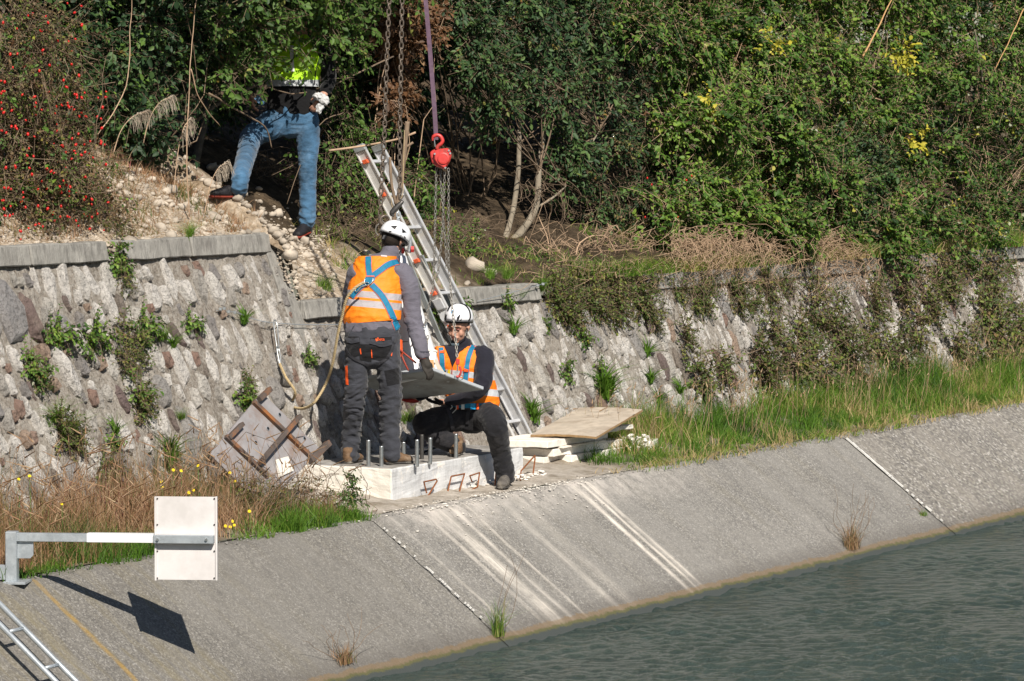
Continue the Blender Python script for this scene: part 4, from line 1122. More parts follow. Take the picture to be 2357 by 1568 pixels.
def tuft_roots(n, x0, x1, y0, y1, zf, ntuft, rad, dens=None):
    C = np.stack([rng.uniform(x0, x1, ntuft), rng.uniform(y0, y1, ntuft)], 1)
    if dens is not None:
        keep = np.array([random.random() < dens(a, b) for a, b in C]); C = C[keep]
    ti = rng.integers(0, len(C), n)
    P_ = C[ti] + rng.normal(0, rad, (n, 2)); P_[:, 1] = np.clip(P_[:, 1], y0 - .02, y1 + .04)
    Z = np.array([zf(a, b) for a, b in P_])
    return np.column_stack([P_, Z]), ti, len(C)
def grass_field(label, n, x0, x1, y0, y1, ntuft, rad, hm, tonef, mat='grass', dens=None, lean=(.45, .3), wd=.0068, zf=None, name='grass'):
    zf = zf or (lambda a, b: berm_z(a, b) - .01)
    R_, ti, nt_ = tuft_roots(n, x0, x1, y0, y1, zf, ntuft, rad, dens)
    th = rng.uniform(.35, 1.5, nt_); tt = rng.normal(0, .17, nt_)
    h = hm(R_[:, 0], R_[:, 1]) * th[ti] * rng.uniform(.5, 1.15, n)
    tone = np.clip(tonef(R_[:, 0], R_[:, 1]) + tt[ti] + rng.normal(0, .1, n), 0, 1)
    me = blades(R_, h, np.abs(rng.normal(lean[0], lean[1], n)), wd * rng.uniform(.7, 1.3, n) * (1 + (R_[:, 0] - 25) * .02), tone, mat=mat, name=name)
    return tag(mobj(name, me), label, 'grass', None, 'stuff')
grass_field('lush green grass on the strip below the right wall', 44000, 28.9, 50, 14.22, 15.5, 620, .075,
            lambda x, y: .12 + .19 * (y - 14.2) / 1.2 * np.clip((x - 29.3) / 1.2, .22, 1) + .06 * np.clip((x - 33) / 5, 0, 1),
            lambda x, y: .35 + .12 * np.sin(x * 1.7) + .10 * np.sin(x * 4.1 + y * 3), lean=(.55, .35))
grass_field('straw grass among the green strip', 9000, 29.5, 50, 14.15, 15.5, 260, .10,
            lambda x, y: .16 + .18 * (y - 14.2) / 1.2, lambda x, y: .88 + 0 * x, lean=(.5, .35), dens=lambda x, y: .35 + .6 * (math.sin(x * .9) > 0))
grass_field('withered grass and green blades drooping over the right coping', 12000, 31.0, 48.0, 15.72, 16.05, 520, .06, lambda x, y: .17 + 0 * x, lambda x, y: .66 + .2 * np.sin(x * 2.1), lean=(1.1, .5), zf=lambda a, b: 1.42)
grass_field('withered grass hanging over the revetment edge', 5000, 28.3, 50, 13.98, 14.25, 420, .06, lambda x, y: .10 + 0 * x, lambda x, y: .82 + 0 * x, lean=(1.1, .4))
grass_field('reddish dry grass below the left wall', 19000, 17.0, 24.35, 14.2, 15.35, 420, .09,
            lambda x, y: (.20 + .22 * (y - 14.2) / 1.1) * np.clip((24.75 - x) * 1.1, .35, 1), lambda x, y: .50 + .16 * np.sin(x * 2.6) + .14 * np.sin(x * 5.3 + y * 6), mat='drygrass', lean=(.5, .35), wd=.0058)
grass_field('green grass along the left edge of the revetment', 8000, 17.5, 24.4, 14.04, 14.42, 150, .06,
            lambda x, y: .12 + .05 * np.sin(x * 3), lambda x, y: .34 + .1 * np.sin(x * 2.3), lean=(.6, .3), dens=lambda x, y: .45 + .5 * (math.sin(x * 2.1 + 1) > -.3))
grass_field('dry grass tufts along the coping of the left wall', 8200, 21.5, 26.2, 16.2, 17.4, 150, .09, lambda x, y: .12 + 0 * x, lambda x, y: .5 + 0 * x, mat='drygrass', lean=(.7, .3), zf=lambda a, b: hill_y(a, b) - .01)
grass_field('green and dry grass under the hoist chains', 9000, 27.6, 50.0, 15.98, 16.8, 420, .07, lambda x, y: .11 + 0 * x, lambda x, y: .62 + .2 * np.sin(x * 2.1), lean=(.9, .4), zf=lambda a, b: hill_y(a, b) - .01)
# seed heads over the dry grass
A = []; n = 520
for i in range(n):
    x = random.uniform(18, 24.6); y = random.uniform(14.3, 15.3); h = random.uniform(.28, .55) * (.7 + .4 * (y - 14.2))
    A.append((x, y, berm_z(x, y), h))
A = np.array(A); ln = rng.normal(0, .10, (n, 2))
Bs = A[:, :3].copy(); Tp = Bs + np.column_stack([ln[:, 0], ln[:, 1], A[:, 3]])
cv = canes_np(arcs(Bs, Tp, rng.normal(0, .02, (n, 3)), 4, .004), .0022, .0014)
sv = thin_tubes(Tp, Tp + np.column_stack([ln[:, 0] * .6, ln[:, 1] * .6, np.full(n, .05)]), .006, .002)
J = join_np([(cv[0], cv[1]), sv])
tag(mobj('seed_stalks', np_mesh('seed_stalks', J[0], J[1], MAT['drygrass'], tone=np.clip(rng.normal(.7, .2, len(J[0]) ), 0, 1))), 'dry stalks with seed heads over the reddish grass', 'grass', None, 'stuff')
n = 420
A = np.column_stack([rng.uniform(29.5, 46, n), rng.uniform(14.4, 15.4, n), np.full(n, .04)]); B_s = A + np.column_stack([rng.normal(.05, .12, n), rng.normal(-.03, .08, n), rng.uniform(.25, .5, n)])
cv = canes_np(arcs(A, B_s, rng.normal(0, .02, (n, 3)), 4, .004), .0024, .0014)
sv = thin_tubes(B_s, B_s + np.column_stack([rng.normal(.03, .02, n), rng.normal(0, .02, n), rng.uniform(.0, .06, n)]), .007, .002)
J = join_np([(cv[0], cv[1]), sv])
tag(mobj('seed_stalks', np_mesh('seed_stalks', J[0], J[1], MAT['drygrass'], tone=np.clip(rng.normal(.8, .1, len(J[0])), 0, .95))), 'straw stalks with seed heads in the green strip', 'grass', None, 'stuff')
# yellow flowers
def flower(a, b, y, label):
    p_ = at_y(a, b, y); root = thing('yellow_flower', Vector((p_.x, p_.y, max(.0, berm_z(p_.x, p_.y)))), label, 'flower', 'yellow flowers in the dry grass')
    mb = MB().tube([root.location, (Vector(root.location) + p_) / 2 + Vector((.01, 0, 0)), p_], .0022, 4); mb.obj('stem', MAT['grassstem'], root)
    pm = MB(); n0 = (Vector((-.5, -.6, .5)) + Vector((random.gauss(0, .3), random.gauss(0, .3), 0))).normalized(); e1 = n0.cross(Vector((0, 0, 1))).normalized(); e2 = n0.cross(e1)
    for k in range(9):
        q = 2 * pi * k / 9; d = e1 * cos(q) + e2 * sin(q); s_ = n0.cross(d)
        pm.add([p_, p_ + d * .008 + s_ * .004 + n0 * .002, p_ + d * .0125, p_ + d * .008 - s_ * .005 + n0 * .002], [(0, 1, 2, 3)])
    pm.obj('petals', MAT['flower'], root)
MAT['grassstem'] = simple('green_stem', (.10, .17, .04), .8)
for a, b in [(68, 1096), (43, 1103), (142, 1160), (372, 1109), (374, 1122), (445, 1128), (435, 1134), (399, 1082), (417, 1084), (456, 1072), (540, 1108), (529, 1088), (535, 1200), (519, 1211), (530, 1213), (539, 1209), (574, 1177), (470, 1150), (550, 1128)]:
    if b > 1300: continue
    flower(a, b, 14.75 if b < 1130 else (14.5 if b < 1165 else 14.2), 'small yellow daisy on a thin stem in the dry grass left of the concrete block')

shrub('weed_clump', 'leafy green weed standing before the cream side of the block', 'weed', [(a, b, 14.32, .05, .05, .06) for a, b in ((800, 1110), (806, 1130), (795, 1145), (815, 1155), (780, 1150), (803, 1092))], 'light', 70, .026, k=5, slen=.07, base=Vector((24.2, 14.3, .01)), canes=5, cr=(.003, .0015), tone=(.35, .2))
shrub('weed_clump', 'reddish weeds crowding the foot of the formwork plate', 'weed', [(a, b, 14.55, .12, .1, .08) for a, b in ((560, 1125), (620, 1130), (680, 1125), (730, 1140), (600, 1160), (680, 1165), (760, 1165))], 'rosy', 150, .022, k=6, slen=.14, base=Vector((23.4, 14.5, .03)), canes=26, cr=(.003, .0015))
# --- plants growing out of the wall: four kinds, then copies
def plant_mesh(kind, seed):
    r = np.random.default_rng(seed)
    if kind == 'leafy':
        bl = [(Vector((0, -.04, 0)), (.07, .05, .08)), (Vector((.03, -.05, -.05)), (.05, .04, .06))]
        lf, tw = sprays(bl, 42, .030, k=5, slen=.08, r=r, tone=(.55, .2))
        return np_mesh('leaves', lf[0], lf[1], MAT['bramble'], tone=lf[2]), np_mesh('stems', tw[0], tw[1], MAT['twig'])
    if kind == 'twiggy':
        bl = [(Vector((0, -.05, 0)), (.12, .06, .13)), (Vector((.05, -.05, -.1)), (.08, .05, .09))]
        lf, tw = sprays(bl, 95, .022, k=6, slen=.11, r=r, tone=(.5, .3))
        return np_mesh('leaves', lf[0], lf[1], MAT['weed'], tone=lf[2]), np_mesh('stems', tw[0], tw[1], MAT['twig'])
    n = 40 if kind == 'strap' else 140
    R_ = np.column_stack([r.normal(0, .012 if kind == 'strap' else .04, n), r.normal(-.02, .01, n), r.normal(0, .01, n)])
    me = blades(R_, r.uniform(.08, .2, n) if kind == 'strap' else r.uniform(.06, .16, n), np.abs(r.normal(1.1, .4, n)), np.full(n, .014 if kind == 'strap' else .004), np.clip(r.normal(.38 if kind == 'strap' else .5, .12, n), 0, 1), r=r, name='leaves')
    return me, None
PROT = {}
def wall_plant(kind, a, b, sc, label, group):
    key = (kind, random.randrange(3))
    if key not in PROT: PROT[key] = plant_mesh(kind, key[1] * 13 + len(kind) * 7)
    lf, st = PROT[key]
    p_ = at_plane(a, b, WALL_N, wall_pt(0, 1.0)) + WALL_N * .01
    o = bpy.data.objects.new('wall_plant', None); o.empty_display_size = .05; link(o); o.location = p_
    o.rotation_euler = (0, random.uniform(-.4, .4), random.uniform(-.5, .5)); o.scale = (sc, sc, sc)
    tag(o, label, 'plant', group)
    c = bpy.data.objects.new('leaves', lf); link(c, o)
    if st: c = bpy.data.objects.new('stems', st); link(c, o)
for a, b, s_ in [(130, 765, 1.2), (205, 765, 1.3), (190, 790, .9), (255, 585, 1.1), (262, 612, 1.0), (320, 745, 1.2), (430, 742, .9), (50, 820, 1.0), (65, 850, 1.2), (100, 770, 1.0), (303, 905, 1.3), (545, 905, 1.2), (550, 925, 1.0), (700, 820, .8), (1155, 690, .9), (1040, 700, 1.1), (990, 720, .9), (310, 780, .9), (250, 1010, .8), (1290, 850, 1.0), (1330, 770, 1.1), (1250, 745, .7), (1370, 840, .8)]:
    wall_plant('leafy', a, b, s_ * .9, 'small leafy green plant rooted in a joint of the stone wall', 'leafy plants in the wall joints')
for a, b, s_ in [(285, 780, 1.1), (275, 830, .8), (305, 925, 1.0), (120, 985, 1.0), (150, 1000, .9), (230, 1080, .9), (380, 1050, .7), (560, 880, .6), (75, 870, .7), (270, 640, .7), (1270, 690, 1.3), (1350, 680, 1.3), (1400, 700, 1.4), (1300, 720, 1.2), (1450, 680, 1.3), (1490, 720, 1.0), (1560, 770, 1.1), (1590, 860, 1.4), (1640, 850, 1.3), (1720, 820, 1.6), (1760, 760, 1.3), (1800, 830, 1.7), (1860, 840, 1.7), (1900, 760, 1.5), (1850, 700, 1.5), (1930, 830, 1.6), (2000, 780, 1.4), (2040, 820, 1.5), (1990, 700, 1.4), (2080, 740, 1.6), (2120, 690, 1.4), (2250, 720, 1.6), (2280, 780, 1.8), (2240, 820, 1.7), (2330, 760, 1.5), (2050, 650, 1.4), (2150, 640, 1.5), (2250, 640, 1.5), (1680, 680, 1.1), (1750, 660, 1.2), (1600, 680, 1.1), (1820, 760, 1.3), (2180, 800, 1.4), (1330, 650, 1.2), (1390, 640, 1.2), (1260, 650, 1.1), (1740, 860, 1.4)]:
    wall_plant('twiggy', a, b, s_ * (1 + max(0, a - 1500) / 3500), 'brownish green twiggy plant hanging from the face of the stone wall', 'twiggy plants on the wall face')
for a, b, s_ in [(1175, 768, 1.2), (1215, 950, 1.1), (1225, 970, 1.2), (1380, 890, 1.6), (1385, 915, 1.7), (1400, 900, 1.3), (385, 1045, 1.2), (380, 1075, 1.3), (555, 745, 1.0), (1510, 930, 1.1), (1560, 905, 1.0), (390, 800, .9), (260, 1000, .9), (1480, 820, 1.2), (1490, 880, 1.1)]:
    wall_plant('strap', a, b, s_, 'rosette of drooping strap leaves growing out of the stone wall', 'strap-leaved rosettes in the wall')
for a, b, s_ in [(150, 1000, 1.4), (120, 970, 1.3), (370, 780, .9), (410, 965, .7), (545, 1040, .9), (1240, 665, 1.2), (1190, 690, .8), (935, 970, 1.0), (1160, 640, 1.1), (1120, 640, 1.2), (740, 665, 1.1), (430, 545, 1.0)]:
    wall_plant('tuft', a, b, s_, 'short grass tuft sprouting from the stone wall', 'grass tufts sprouting from the wall')
# --- plants rooted at the waterline in the joints
def joint_tuft(label, a, b, n, h, tone, wide=.05, stalks=0):
    p_ = at_rev(a, b)
    root = thing('waterline_plant', p_, label, 'plant')
    R_ = np.column_stack([p_.x + rng.normal(0, wide, n), p_.y + rng.normal(0, .02, n), np.full(n, p_.z - .01)])
    me = blades(R_, rng.uniform(.4, 1, n) * h, np.abs(rng.normal(.45, .3, n)), np.full(n, .0045), np.clip(rng.normal(tone, .2, n), 0, 1), mat='drygrass' if tone > .45 else 'grass', name='blades')
    mobj('blades', me, root)
    if stalks:
        A = np.tile(np.array([list(p_)]), (stalks, 1)); B = A + np.column_stack([rng.normal(.05, .25, stalks), rng.normal(0, .05, stalks), rng.uniform(.3, .62, stalks) * (h / .3)])
        cv = canes_np(arcs(A, B, rng.normal(0, .04, (stalks, 3)), 6, .008), .003, .0015)
        mobj('stalks', np_mesh('stalks', cv[0], cv[1], MAT['twig']), root)
joint_tuft('bushy tuft of grass and stalks growing at the waterline below the white mortar joint', 1962, 1262, 190, .30, .5, .055, 12)
joint_tuft('green grass tuft at the water edge below the white cement streaks', 1147, 1462, 110, .32, .44, .03, 4)
joint_tuft('brown weed with tall thin stalks at the lower left waterline', 795, 1525, 170, .16, .5, .05, 10)
joint_tuft('small green weed beside the end of the white mortar joint', 2125, 1185, 60, .08, .35, .03, 2)
# ================================================================== OBJECTS
def depth_of(p): return (Vector(p) - CAM).dot(VD)
UP = Vector((0, 0, 1))
# ---- navigation sign on a steel arm
pb = at_z(28, 1337, .0); D0 = depth_of(pb)
AR = (RT * cos(radians(5)) - DP * sin(radians(5))).normalized(); AN = AR.cross(UP).normalized()
if AN.dot(CAM - pb) < 0: AN = -AN
sgn = thing('swing_sign', pb, 'blank pale sign panel on a galvanised arm reaching out over the revetment', 'sign')
def sp_(px, py, off=0.0):
    return at_plane(px, py, AN, pb) + AN * off
def srect(x0, y0, x1, y1, f, b):
    c = (sp_(x0, y0) + sp_(x1, y1)) / 2 + AN * (f + b) / 2
    a = (sp_(x1, y0) - sp_(x0, y0)) / 2; h = (sp_(x0, y0) - sp_(x0, y1)) / 2
    return c, AR * a.length, UP * h.length, AN * (f - b) / 2
for nm, mt, rc, bv in (('post', 'steel', (15, 1223, 41, 1339, .04, -.04), .004), ('arm', 'steel', (38, 1228, 356, 1247, .03, -.03), .003), ('white_band', 'whitepaint', (202, 1227.6, 354.5, 1247.4, .033, -.033), 0),
                   ('bracket', 'steel', (355, 1231, 494, 1250, .045, .0), .003), ('side_arm', 'steel', (-60, 1300, 16, 1334, .03, -.03), .003), ('foot_plate', 'steel', (14, 1336, 66, 1342, .10, -.10), .002)):
    mb = MB(); c_, a_, h_, n_ = srect(*rc); mb.box(c_, a_, h_, n_); mb.obj(nm, MAT[mt], sgn, bevel=bv)
mb = MB(); mb.poly_prism([sp_(41, 1247, -.005), sp_(77, 1247, -.005), sp_(77, 1278, -.005), sp_(70, 1285, -.005), sp_(41, 1285, -.005)], AN * .012); mb.obj('gusset', MAT['steel'], sgn)
c_, a_, h_, n_ = srect(357, 1144, 498.5, 1335.5, -.006, -.018)
pn = MB().box(c_, a_, h_, n_).obj('panel', MAT['signback'], sgn, bevel=.001)
for (x0, x1) in ((356, 360), (496, 500)):
    c_, a_, h_, n_ = srect(x0, 1143.5, x1, 1336, .004, -.02); o = MB().box(c_, a_, h_, n_).obj('edge_fold', MAT['signback'], pn)
    o.location = -Vector(parent_world(pn))
    o.location = Vector((0, 0, 0))
for x in (362, 493):
    for y in (1148, 1208, 1269, 1331):
        q = sp_(x, y, -.006); o = MB().tube([q, q + AN * .006], .005, 8).obj('rivet', MAT['darksteel'], sgn)
for x in (366, 478):
    q = sp_(x, 1240, .045); MB().tube([q, q + AN * .014], .009, 6).obj('bolt', MAT['zinc'], sgn)

# ---- ladder laid on the revetment slope
LO = Vector((0, LIP_Y, 0)) + RN * .12
def lp(px, py): return at_plane(px, py, RN, LO)
lad = thing('fixed_ladder', lp(60, 1470), 'galvanised tube ladder bolted down the revetment in the bottom left corner', 'ladder')
dn = (lp(174, 1568) - lp(0, 1391)).normalized()
for (x, y) in ((87, 1479), (64, 1503)):
    a = lp(x, y); MB().tube([a - dn * 1.6, a - dn * .1, a + dn * 2.2], .017, 8).obj('rail', MAT['steel'], lad, smooth=True)
r1 = (lp(22, 1454), lp(52, 1447)); r2 = (lp(104, 1538), lp(137, 1532))
st = (r2[0] - r1[0])
for k in range(-2, 5):
    MB().tube([r1[0] + st * k, r1[1] + st * k], .012, 8).obj('rung', MAT['steel'], lad, smooth=True)
for k in (-1.5, 1.5, 4.0):
    for q in (0, 1):
        a = r1[q] + st * k; MB().tube([a, a - RN * .125], .011, 6).obj('stand_off', MAT['steel'], lad)

# ---- concrete plinth
BT = .25
c0 = at_z(902, 1156, .0); X0, Y0 = c0.x, c0.y
x1 = at_z(1128, 1115, .0).x
plinth = thing('concrete_plinth', (X0 + .6, Y0 + .6, 0), 'pale freshly cast concrete block the two workers stand on', 'concrete block')
m = M('fresh_concrete', .85, 0, .2)
P = m.pos(); s = m.sep(P)
c = m.ramp(m.noise(P, 3, 6, .65), [(.3, (.54, .55, .56)), (.55, (.66, .665, .67)), (.75, (.78, .77, .75))])
c = m.mix(m.math('MULTIPLY', m.ramp(m.noise(m.pos(scale=(10, 10, 1.2)), 1.2, 5, .7), [(.48, (0, 0, 0)), (.64, (1, 1, 1))]), .5), c, (.34, .34, .34))
c = m.mix(m.ramp(m.noise(P, 6, 6, .75), [(.56, (0, 0, 0)), (.64, (1, 1, 1))]), c, (.82, .77, .7))
m.col(c); m.bump(m.noise(P, 18, 6, .7), .6, .012)
MAT['fresh'] = m.m
m = M('cream_concrete', .88, 0, .2)
P = m.pos()
c = m.ramp(m.noise(P, 5, 6, .65), [(.3, (.68, .64, .57)), (.7, (.82, .78, .71))])
m.col(c); m.bump(m.noise(P, 22, 6, .7), .5, .012)
MAT['cream'] = m.m
MAT['topmud'] = simple('mortar_dirt', (.26, .245, .225), .9, var=.45, scale=7, bump=.02, bscale=22, dirt=(.42, .41, .40))
def lump_box(name, xa, xb, ya, yb, za, zb, mats, parent, cuts=14, amp=.008):
    mb = MB(); mb.box(((xa + xb) / 2, (ya + yb) / 2, (za + zb) / 2), ((xb - xa) / 2, 0, 0), (0, (yb - ya) / 2, 0), (0, 0, (zb - za) / 2))
    me = mb.mesh(name, None)
    bm = bmesh.new(); bm.from_mesh(me)
    bmesh.ops.bevel(bm, geom=list(bm.edges), offset=.012, segments=2, profile=.5, affect='EDGES')
    bmesh.ops.subdivide_edges(bm, edges=[e for e in bm.edges if e.calc_length() > .15], cuts=cuts, use_grid_fill=True)
    for v in bm.verts:
        n_ = v.normal; d = amp * fbm(v.co.x * 6, v.co.y * 6, v.co.z * 6) + amp * .5 * fbm(v.co.x * 20, v.co.y * 20, v.co.z * 20)
        v.co += n_ * d
    for k_ in mats: me.materials.append(MAT[k_])
    bm.normal_update()
    for f in bm.faces:
        n_ = f.normal
        f.material_index = 2 if n_.z > .6 else (1 if n_.x < -.6 else 0)
    bm.to_mesh(me); bm.free()
    return mobj(name, me, parent)
lump_box('main_block', X0, x1, Y0, 15.32, -.06, BT, ('fresh', 'cream', 'topmud'), plinth)
xa2 = at_z(1178, 1106, .0).x; xb2 = at_z(1226, 1100, .0).x
lump_box('rear_block', x1 + .03, xb2, Y0 + .10, 15.3, -.06, BT - .01, ('fresh', 'fresh', 'topmud'), plinth)
# plaster lumps between the blocks and round the foot
rs = random.Random(5)
pl = MB()
def pebble(mb, c, r_, rs=rs, fl=.6):
    n = 6; V = []; b0 = []
    c = Vector(c)
    for k, (zz, rr_) in enumerate(((-.5, .7), (.25, 1.0), (.8, .55))):
        for i in range(n):
            q = 2 * pi * i / n + k * .3
            rj = r_ * rr_ * rs.uniform(.75, 1.2)
            V.append(c + Vector((cos(q) * rj, sin(q) * rj * .85, zz * r_ * fl)))
    Fc = [tuple(range(n))[::-1], tuple(2 * n + i for i in range(n))]
    for k in range(2):
        for i in range(n):
            j = (i + 1) % n
            Fc.append((k * n + i, k * n + j, (k + 1) * n + j, (k + 1) * n + i))
    mb.add(V, Fc)
for i in range(90):
    x = rs.uniform(x1 - .45, xb2 + .12); pebble(pl, (x, Y0 - rs.uniform(-.03, .05), rs.uniform(0, .05)), rs.uniform(.008, .026), rs, .45)
tag(pl.obj('plaster_lumps', MAT['foam'], plinth), kind='stuff')
# crumbs along the lip
cr = MB()
for i in range(420):
    x = rs.gauss(26.3, 1.0); y = LIP_Y + rs.uniform(-.02, .22) if rs.random() < .75 else LIP_Y - rs.uniform(0, .25)
    z = berm_z(x, y) + .004 if y > LIP_Y else (y - LIP_Y) / 1.32 + .006
    pebble(cr, (x, y, z - .002), rs.uniform(.003, .012) * (1.8 if rs.random() < .05 else 1), rs, .4)
tag(cr.obj('rubble', MAT['cream']), 'crumbs of white cement scattered along the lip before the block', 'rubble', None, 'stuff')
cr = MB()
for i in range(900):
    x = rs.uniform(19, 38); y = LIP_Y + abs(rs.gauss(0, .12)); pebble(cr, (x, y, berm_z(x, y) + .003), rs.uniform(.003, .010))
tag(cr.obj('gravel', MAT['coping']), 'small grey gravel along the top of the revetment', 'gravel', None, 'stuff')

def q4(x, y): return 696.3 + x * .2551, 854.5 + y * .2551
# threaded studs set in the block
for i, (x, yt, yb, mt) in enumerate([(595, 630, 880, 'zinc'), (712, 760, 862, 'zinc'), (912, 628, 803, 'zinc'), (1033, 605, 850, 'zinc'), (1077, 560, 792, 'darksteel'), (1152, 588, 828, 'zinc'), (1385, 553, 782, 'zinc')]):
    px, py = q4(x, yb); p_ = at_z(px, min(py, 1073.5), BT)
    lab = ['threaded stud standing just left between the boots', 'stud half hidden behind the right boot', 'plain stud nearest behind the right leg', 'tallest bright stud in front of the row', 'dark stud standing below the crouching knee', 'bright stud right of the tallest one', 'bright stud standing alone before the squatting worker'][i]
    st_ = thing('anchor_stud', p_, lab, 'anchor stud', 'threaded studs on the concrete block')
    h = (yb - yt) * .2551 / F * depth_of(p_) if i != 1 else .16
    pts = []; rr = []
    nn = 26
    for k in range(nn):
        pts.append(p_ + UP * (h * k / (nn - 1) - .01)); rr.append(.0148 + (.0012 if k % 2 else 0))
    MB().tube(pts, rr, 10).obj('rod', MAT[mt], st_, smooth=True)
# rusty stirrups
def bent_bar(name, label, pts, r_, mat, dz=None, cat='rebar loop', group=None):
    P_ = []
    for a in pts: P_.append(Vector(a))
    mb = MB().tube(P_, r_, 6); o = mb.obj(name, MAT[mat]); return tag(o, label, cat, group)
LD = depth_of(at_z(980, 1150, 0)) - .08
def rb_(pl_, label, dd=0, mat='rebar', y=None):
    bent_bar('rebar_loop', label, [at_y(*q4(a, b), (y if y else Y0 - .06) + dd) for a, b in pl_], .0065, mat)
rb_([(1095, 1190), (1215, 990), (1205, 976), (1095, 1000), (1120, 1100)], 'thin grey and rusty stirrup leaning at the block corner')
rb_([(1300, 1138), (1340, 955), (1348, 948), (1462, 926), (1440, 1000), (1410, 1108)], 'rusty rectangular stirrup in the middle of the block face')
rb_([(1510, 945), (1530, 1000), (1510, 945), (1598, 915), (1580, 1042), (1470, 1102)], 'pale rusty stirrup right of the rectangular one')
rb_([(1736, 1055), (1750, 845), (1768, 838), (1790, 960)], 'narrow rusty stirrup beside the worker boot')
rb_([(1965, 1025), (1972, 900), (2096, 762), (2098, 790), (2070, 1008)], 'tall bent rusty stirrup at the far end of the block', y=Y0 - .02)

# ---- rusty formwork panel leaning on the wall
gp = at_z(606, 1150, .05); gp.y = 14.75
FN = Vector((-.12, -1, .42)).normalized(); fo = at_plane(606, 1150, (0, 1, 0), (0, 14.80, 0))
def fp(px, py, off=0.0): return at_plane(px, py, FN, fo) + FN * off
fw = thing('formwork_plate', fp(606, 1120), 'grey steel formwork plate with rusty angle bars propped on its corner', 'steel plate')
MAT['plate'] = simple('formwork_steel', (.33, .315, .32), .6, .2, .18, 9, dirt=(.27, .2, .17))
MAT['rust'] = simple('rusty_angle', (.10, .08, .07), .75, .1, .4, 9, dirt=(.33, .13, .04), bump=.003, bscale=60)
MB().poly_prism([fp(483, 1045), fp(603, 904), fp(738, 1034), fp(610, 1172)], -FN * .014).obj('plate', MAT['plate'], fw)
def fbar(a, b, w_=.035, h_=.035, o_=.0, name='angle_bar'):
    A = fp(*a, o_ + h_ / 2); B = fp(*b, o_ + h_ / 2); d = (B - A).normalized(); s = FN.cross(d)
    MB().beam(A, B, s * w_, FN * h_).obj(name, MAT['rust'], fw, bevel=.002)
fbar((580, 926), (722, 1062), .034, .03); fbar((516, 1006), (612, 1098), .034, .03)
fbar((586, 1072), (679, 963), .032, .035, .032); fbar((592, 922), (617, 898), .038, .04)
fbar((520, 1012), (552, 979), .03, .045, .0); fbar((708, 1064), (750, 1023), .045, .05)
for a, b in ((616, 987), (588, 1019), (700, 1010), (643, 955)):
    c = fp(a, b, .001); e1 = FN.cross(UP).normalized(); e2 = FN.cross(e1)
    MB().tube([c, c + FN * .004], .016, 12).obj('hole_rim', MAT['steel'], fw)
    MB().tube([c, c + FN * .0055], .012, 12).obj('bolt_hole', MAT['blackplastic'], fw)
MB().poly_prism([fp(632, 1060, .004), fp(660, 1052, .004), (fp(672, 1085, .004)), fp(640, 1100, .004)], FN * .012).obj('cement_spill', MAT['cream'], fw)

# ---- aluminium ladder
lf0 = at_z(1195, 1052, .05); LX = lf0.x
def lx(px, py, dx=0.0): return at_x(px, py, LX) + Vector((dx, 0, 0))
Lfoot = lf0; Ltop = at_y(830, 345, lf0.y + (15.70 - lf0.y) * 2.55 / 1.37)
ldir = (Ltop - Lfoot).normalized(); lnorm = Vector((1, 0, 0)).cross(ldir).normalized()
if lnorm.y > 0: lnorm = -lnorm
ladder = thing('aluminium_ladder', Lfoot, 'long aluminium ladder with orange rung caps leaning up the bank behind the workers', 'ladder')
WID = .30
MAT['alupale'] = simple('ladder_web', (.66, .655, .64), .5, .3, .12, 12, dirt=(.74, .72, .66))
for dx in (0, WID):
    o_ = Vector((dx, 0, 0))
    c_ = (Ltop + Lfoot) / 2 + o_; half = ldir * ((Ltop - Lfoot).length / 2)
    mb = MB(); mb.box(c_ + Vector((.004, 0, 0)), half, lnorm * .046, Vector((.003, 0, 0)))
    for sgn_ in (-1, 1):
        mb.box(c_ + lnorm * .046 * sgn_ + Vector((.0 if dx == 0 else .0, 0, 0)), half, lnorm * .004, Vector((.014, 0, 0)))
    mb.obj('stile', MAT['alupale'] if dx == 0 else MAT['alu'], ladder)
    MB().box(Ltop + o_ + ldir * .012, ldir * .03, lnorm * .052, Vector((.02, 0, 0))).obj('end_cap', MAT['greypaint'], ladder, bevel=.006)
LL = (Ltop - Lfoot).length
nr = int(LL / .272)
yr = []
for k in range(nr):
    a = Lfoot + ldir * (.02 + k * (LL - .13) / (nr - 1))
    rg = MB(); rg.box(a + Vector((WID / 2, 0, 0)), Vector((WID / 2 + .02, 0, 0)), lnorm * .016, ldir * .014)
    ro = rg.obj('rung', MAT['alu'], ladder, bevel=.003)
    for dx in (-.02, WID + .02):
        MB().box(a + Vector((dx, 0, 0)), Vector((.014, 0, 0)), lnorm * .024, ldir * .018).obj('rung_cap', MAT['orangeplastic'], ladder, bevel=.004)
# hinge knuckle
hk = Lfoot + ldir * (Ltop - Lfoot).length * .465
MB().tube([hk + Vector((-.03, 0, 0)), hk + Vector((.05, 0, 0))], .045, 14).obj('hinge', MAT['alu'], ladder)
MB().box(hk - ldir * -.11, ldir * .05, lnorm * .04, Vector((.03, 0, 0))).obj('hinge_block', MAT['alu'], ladder, bevel=.006)
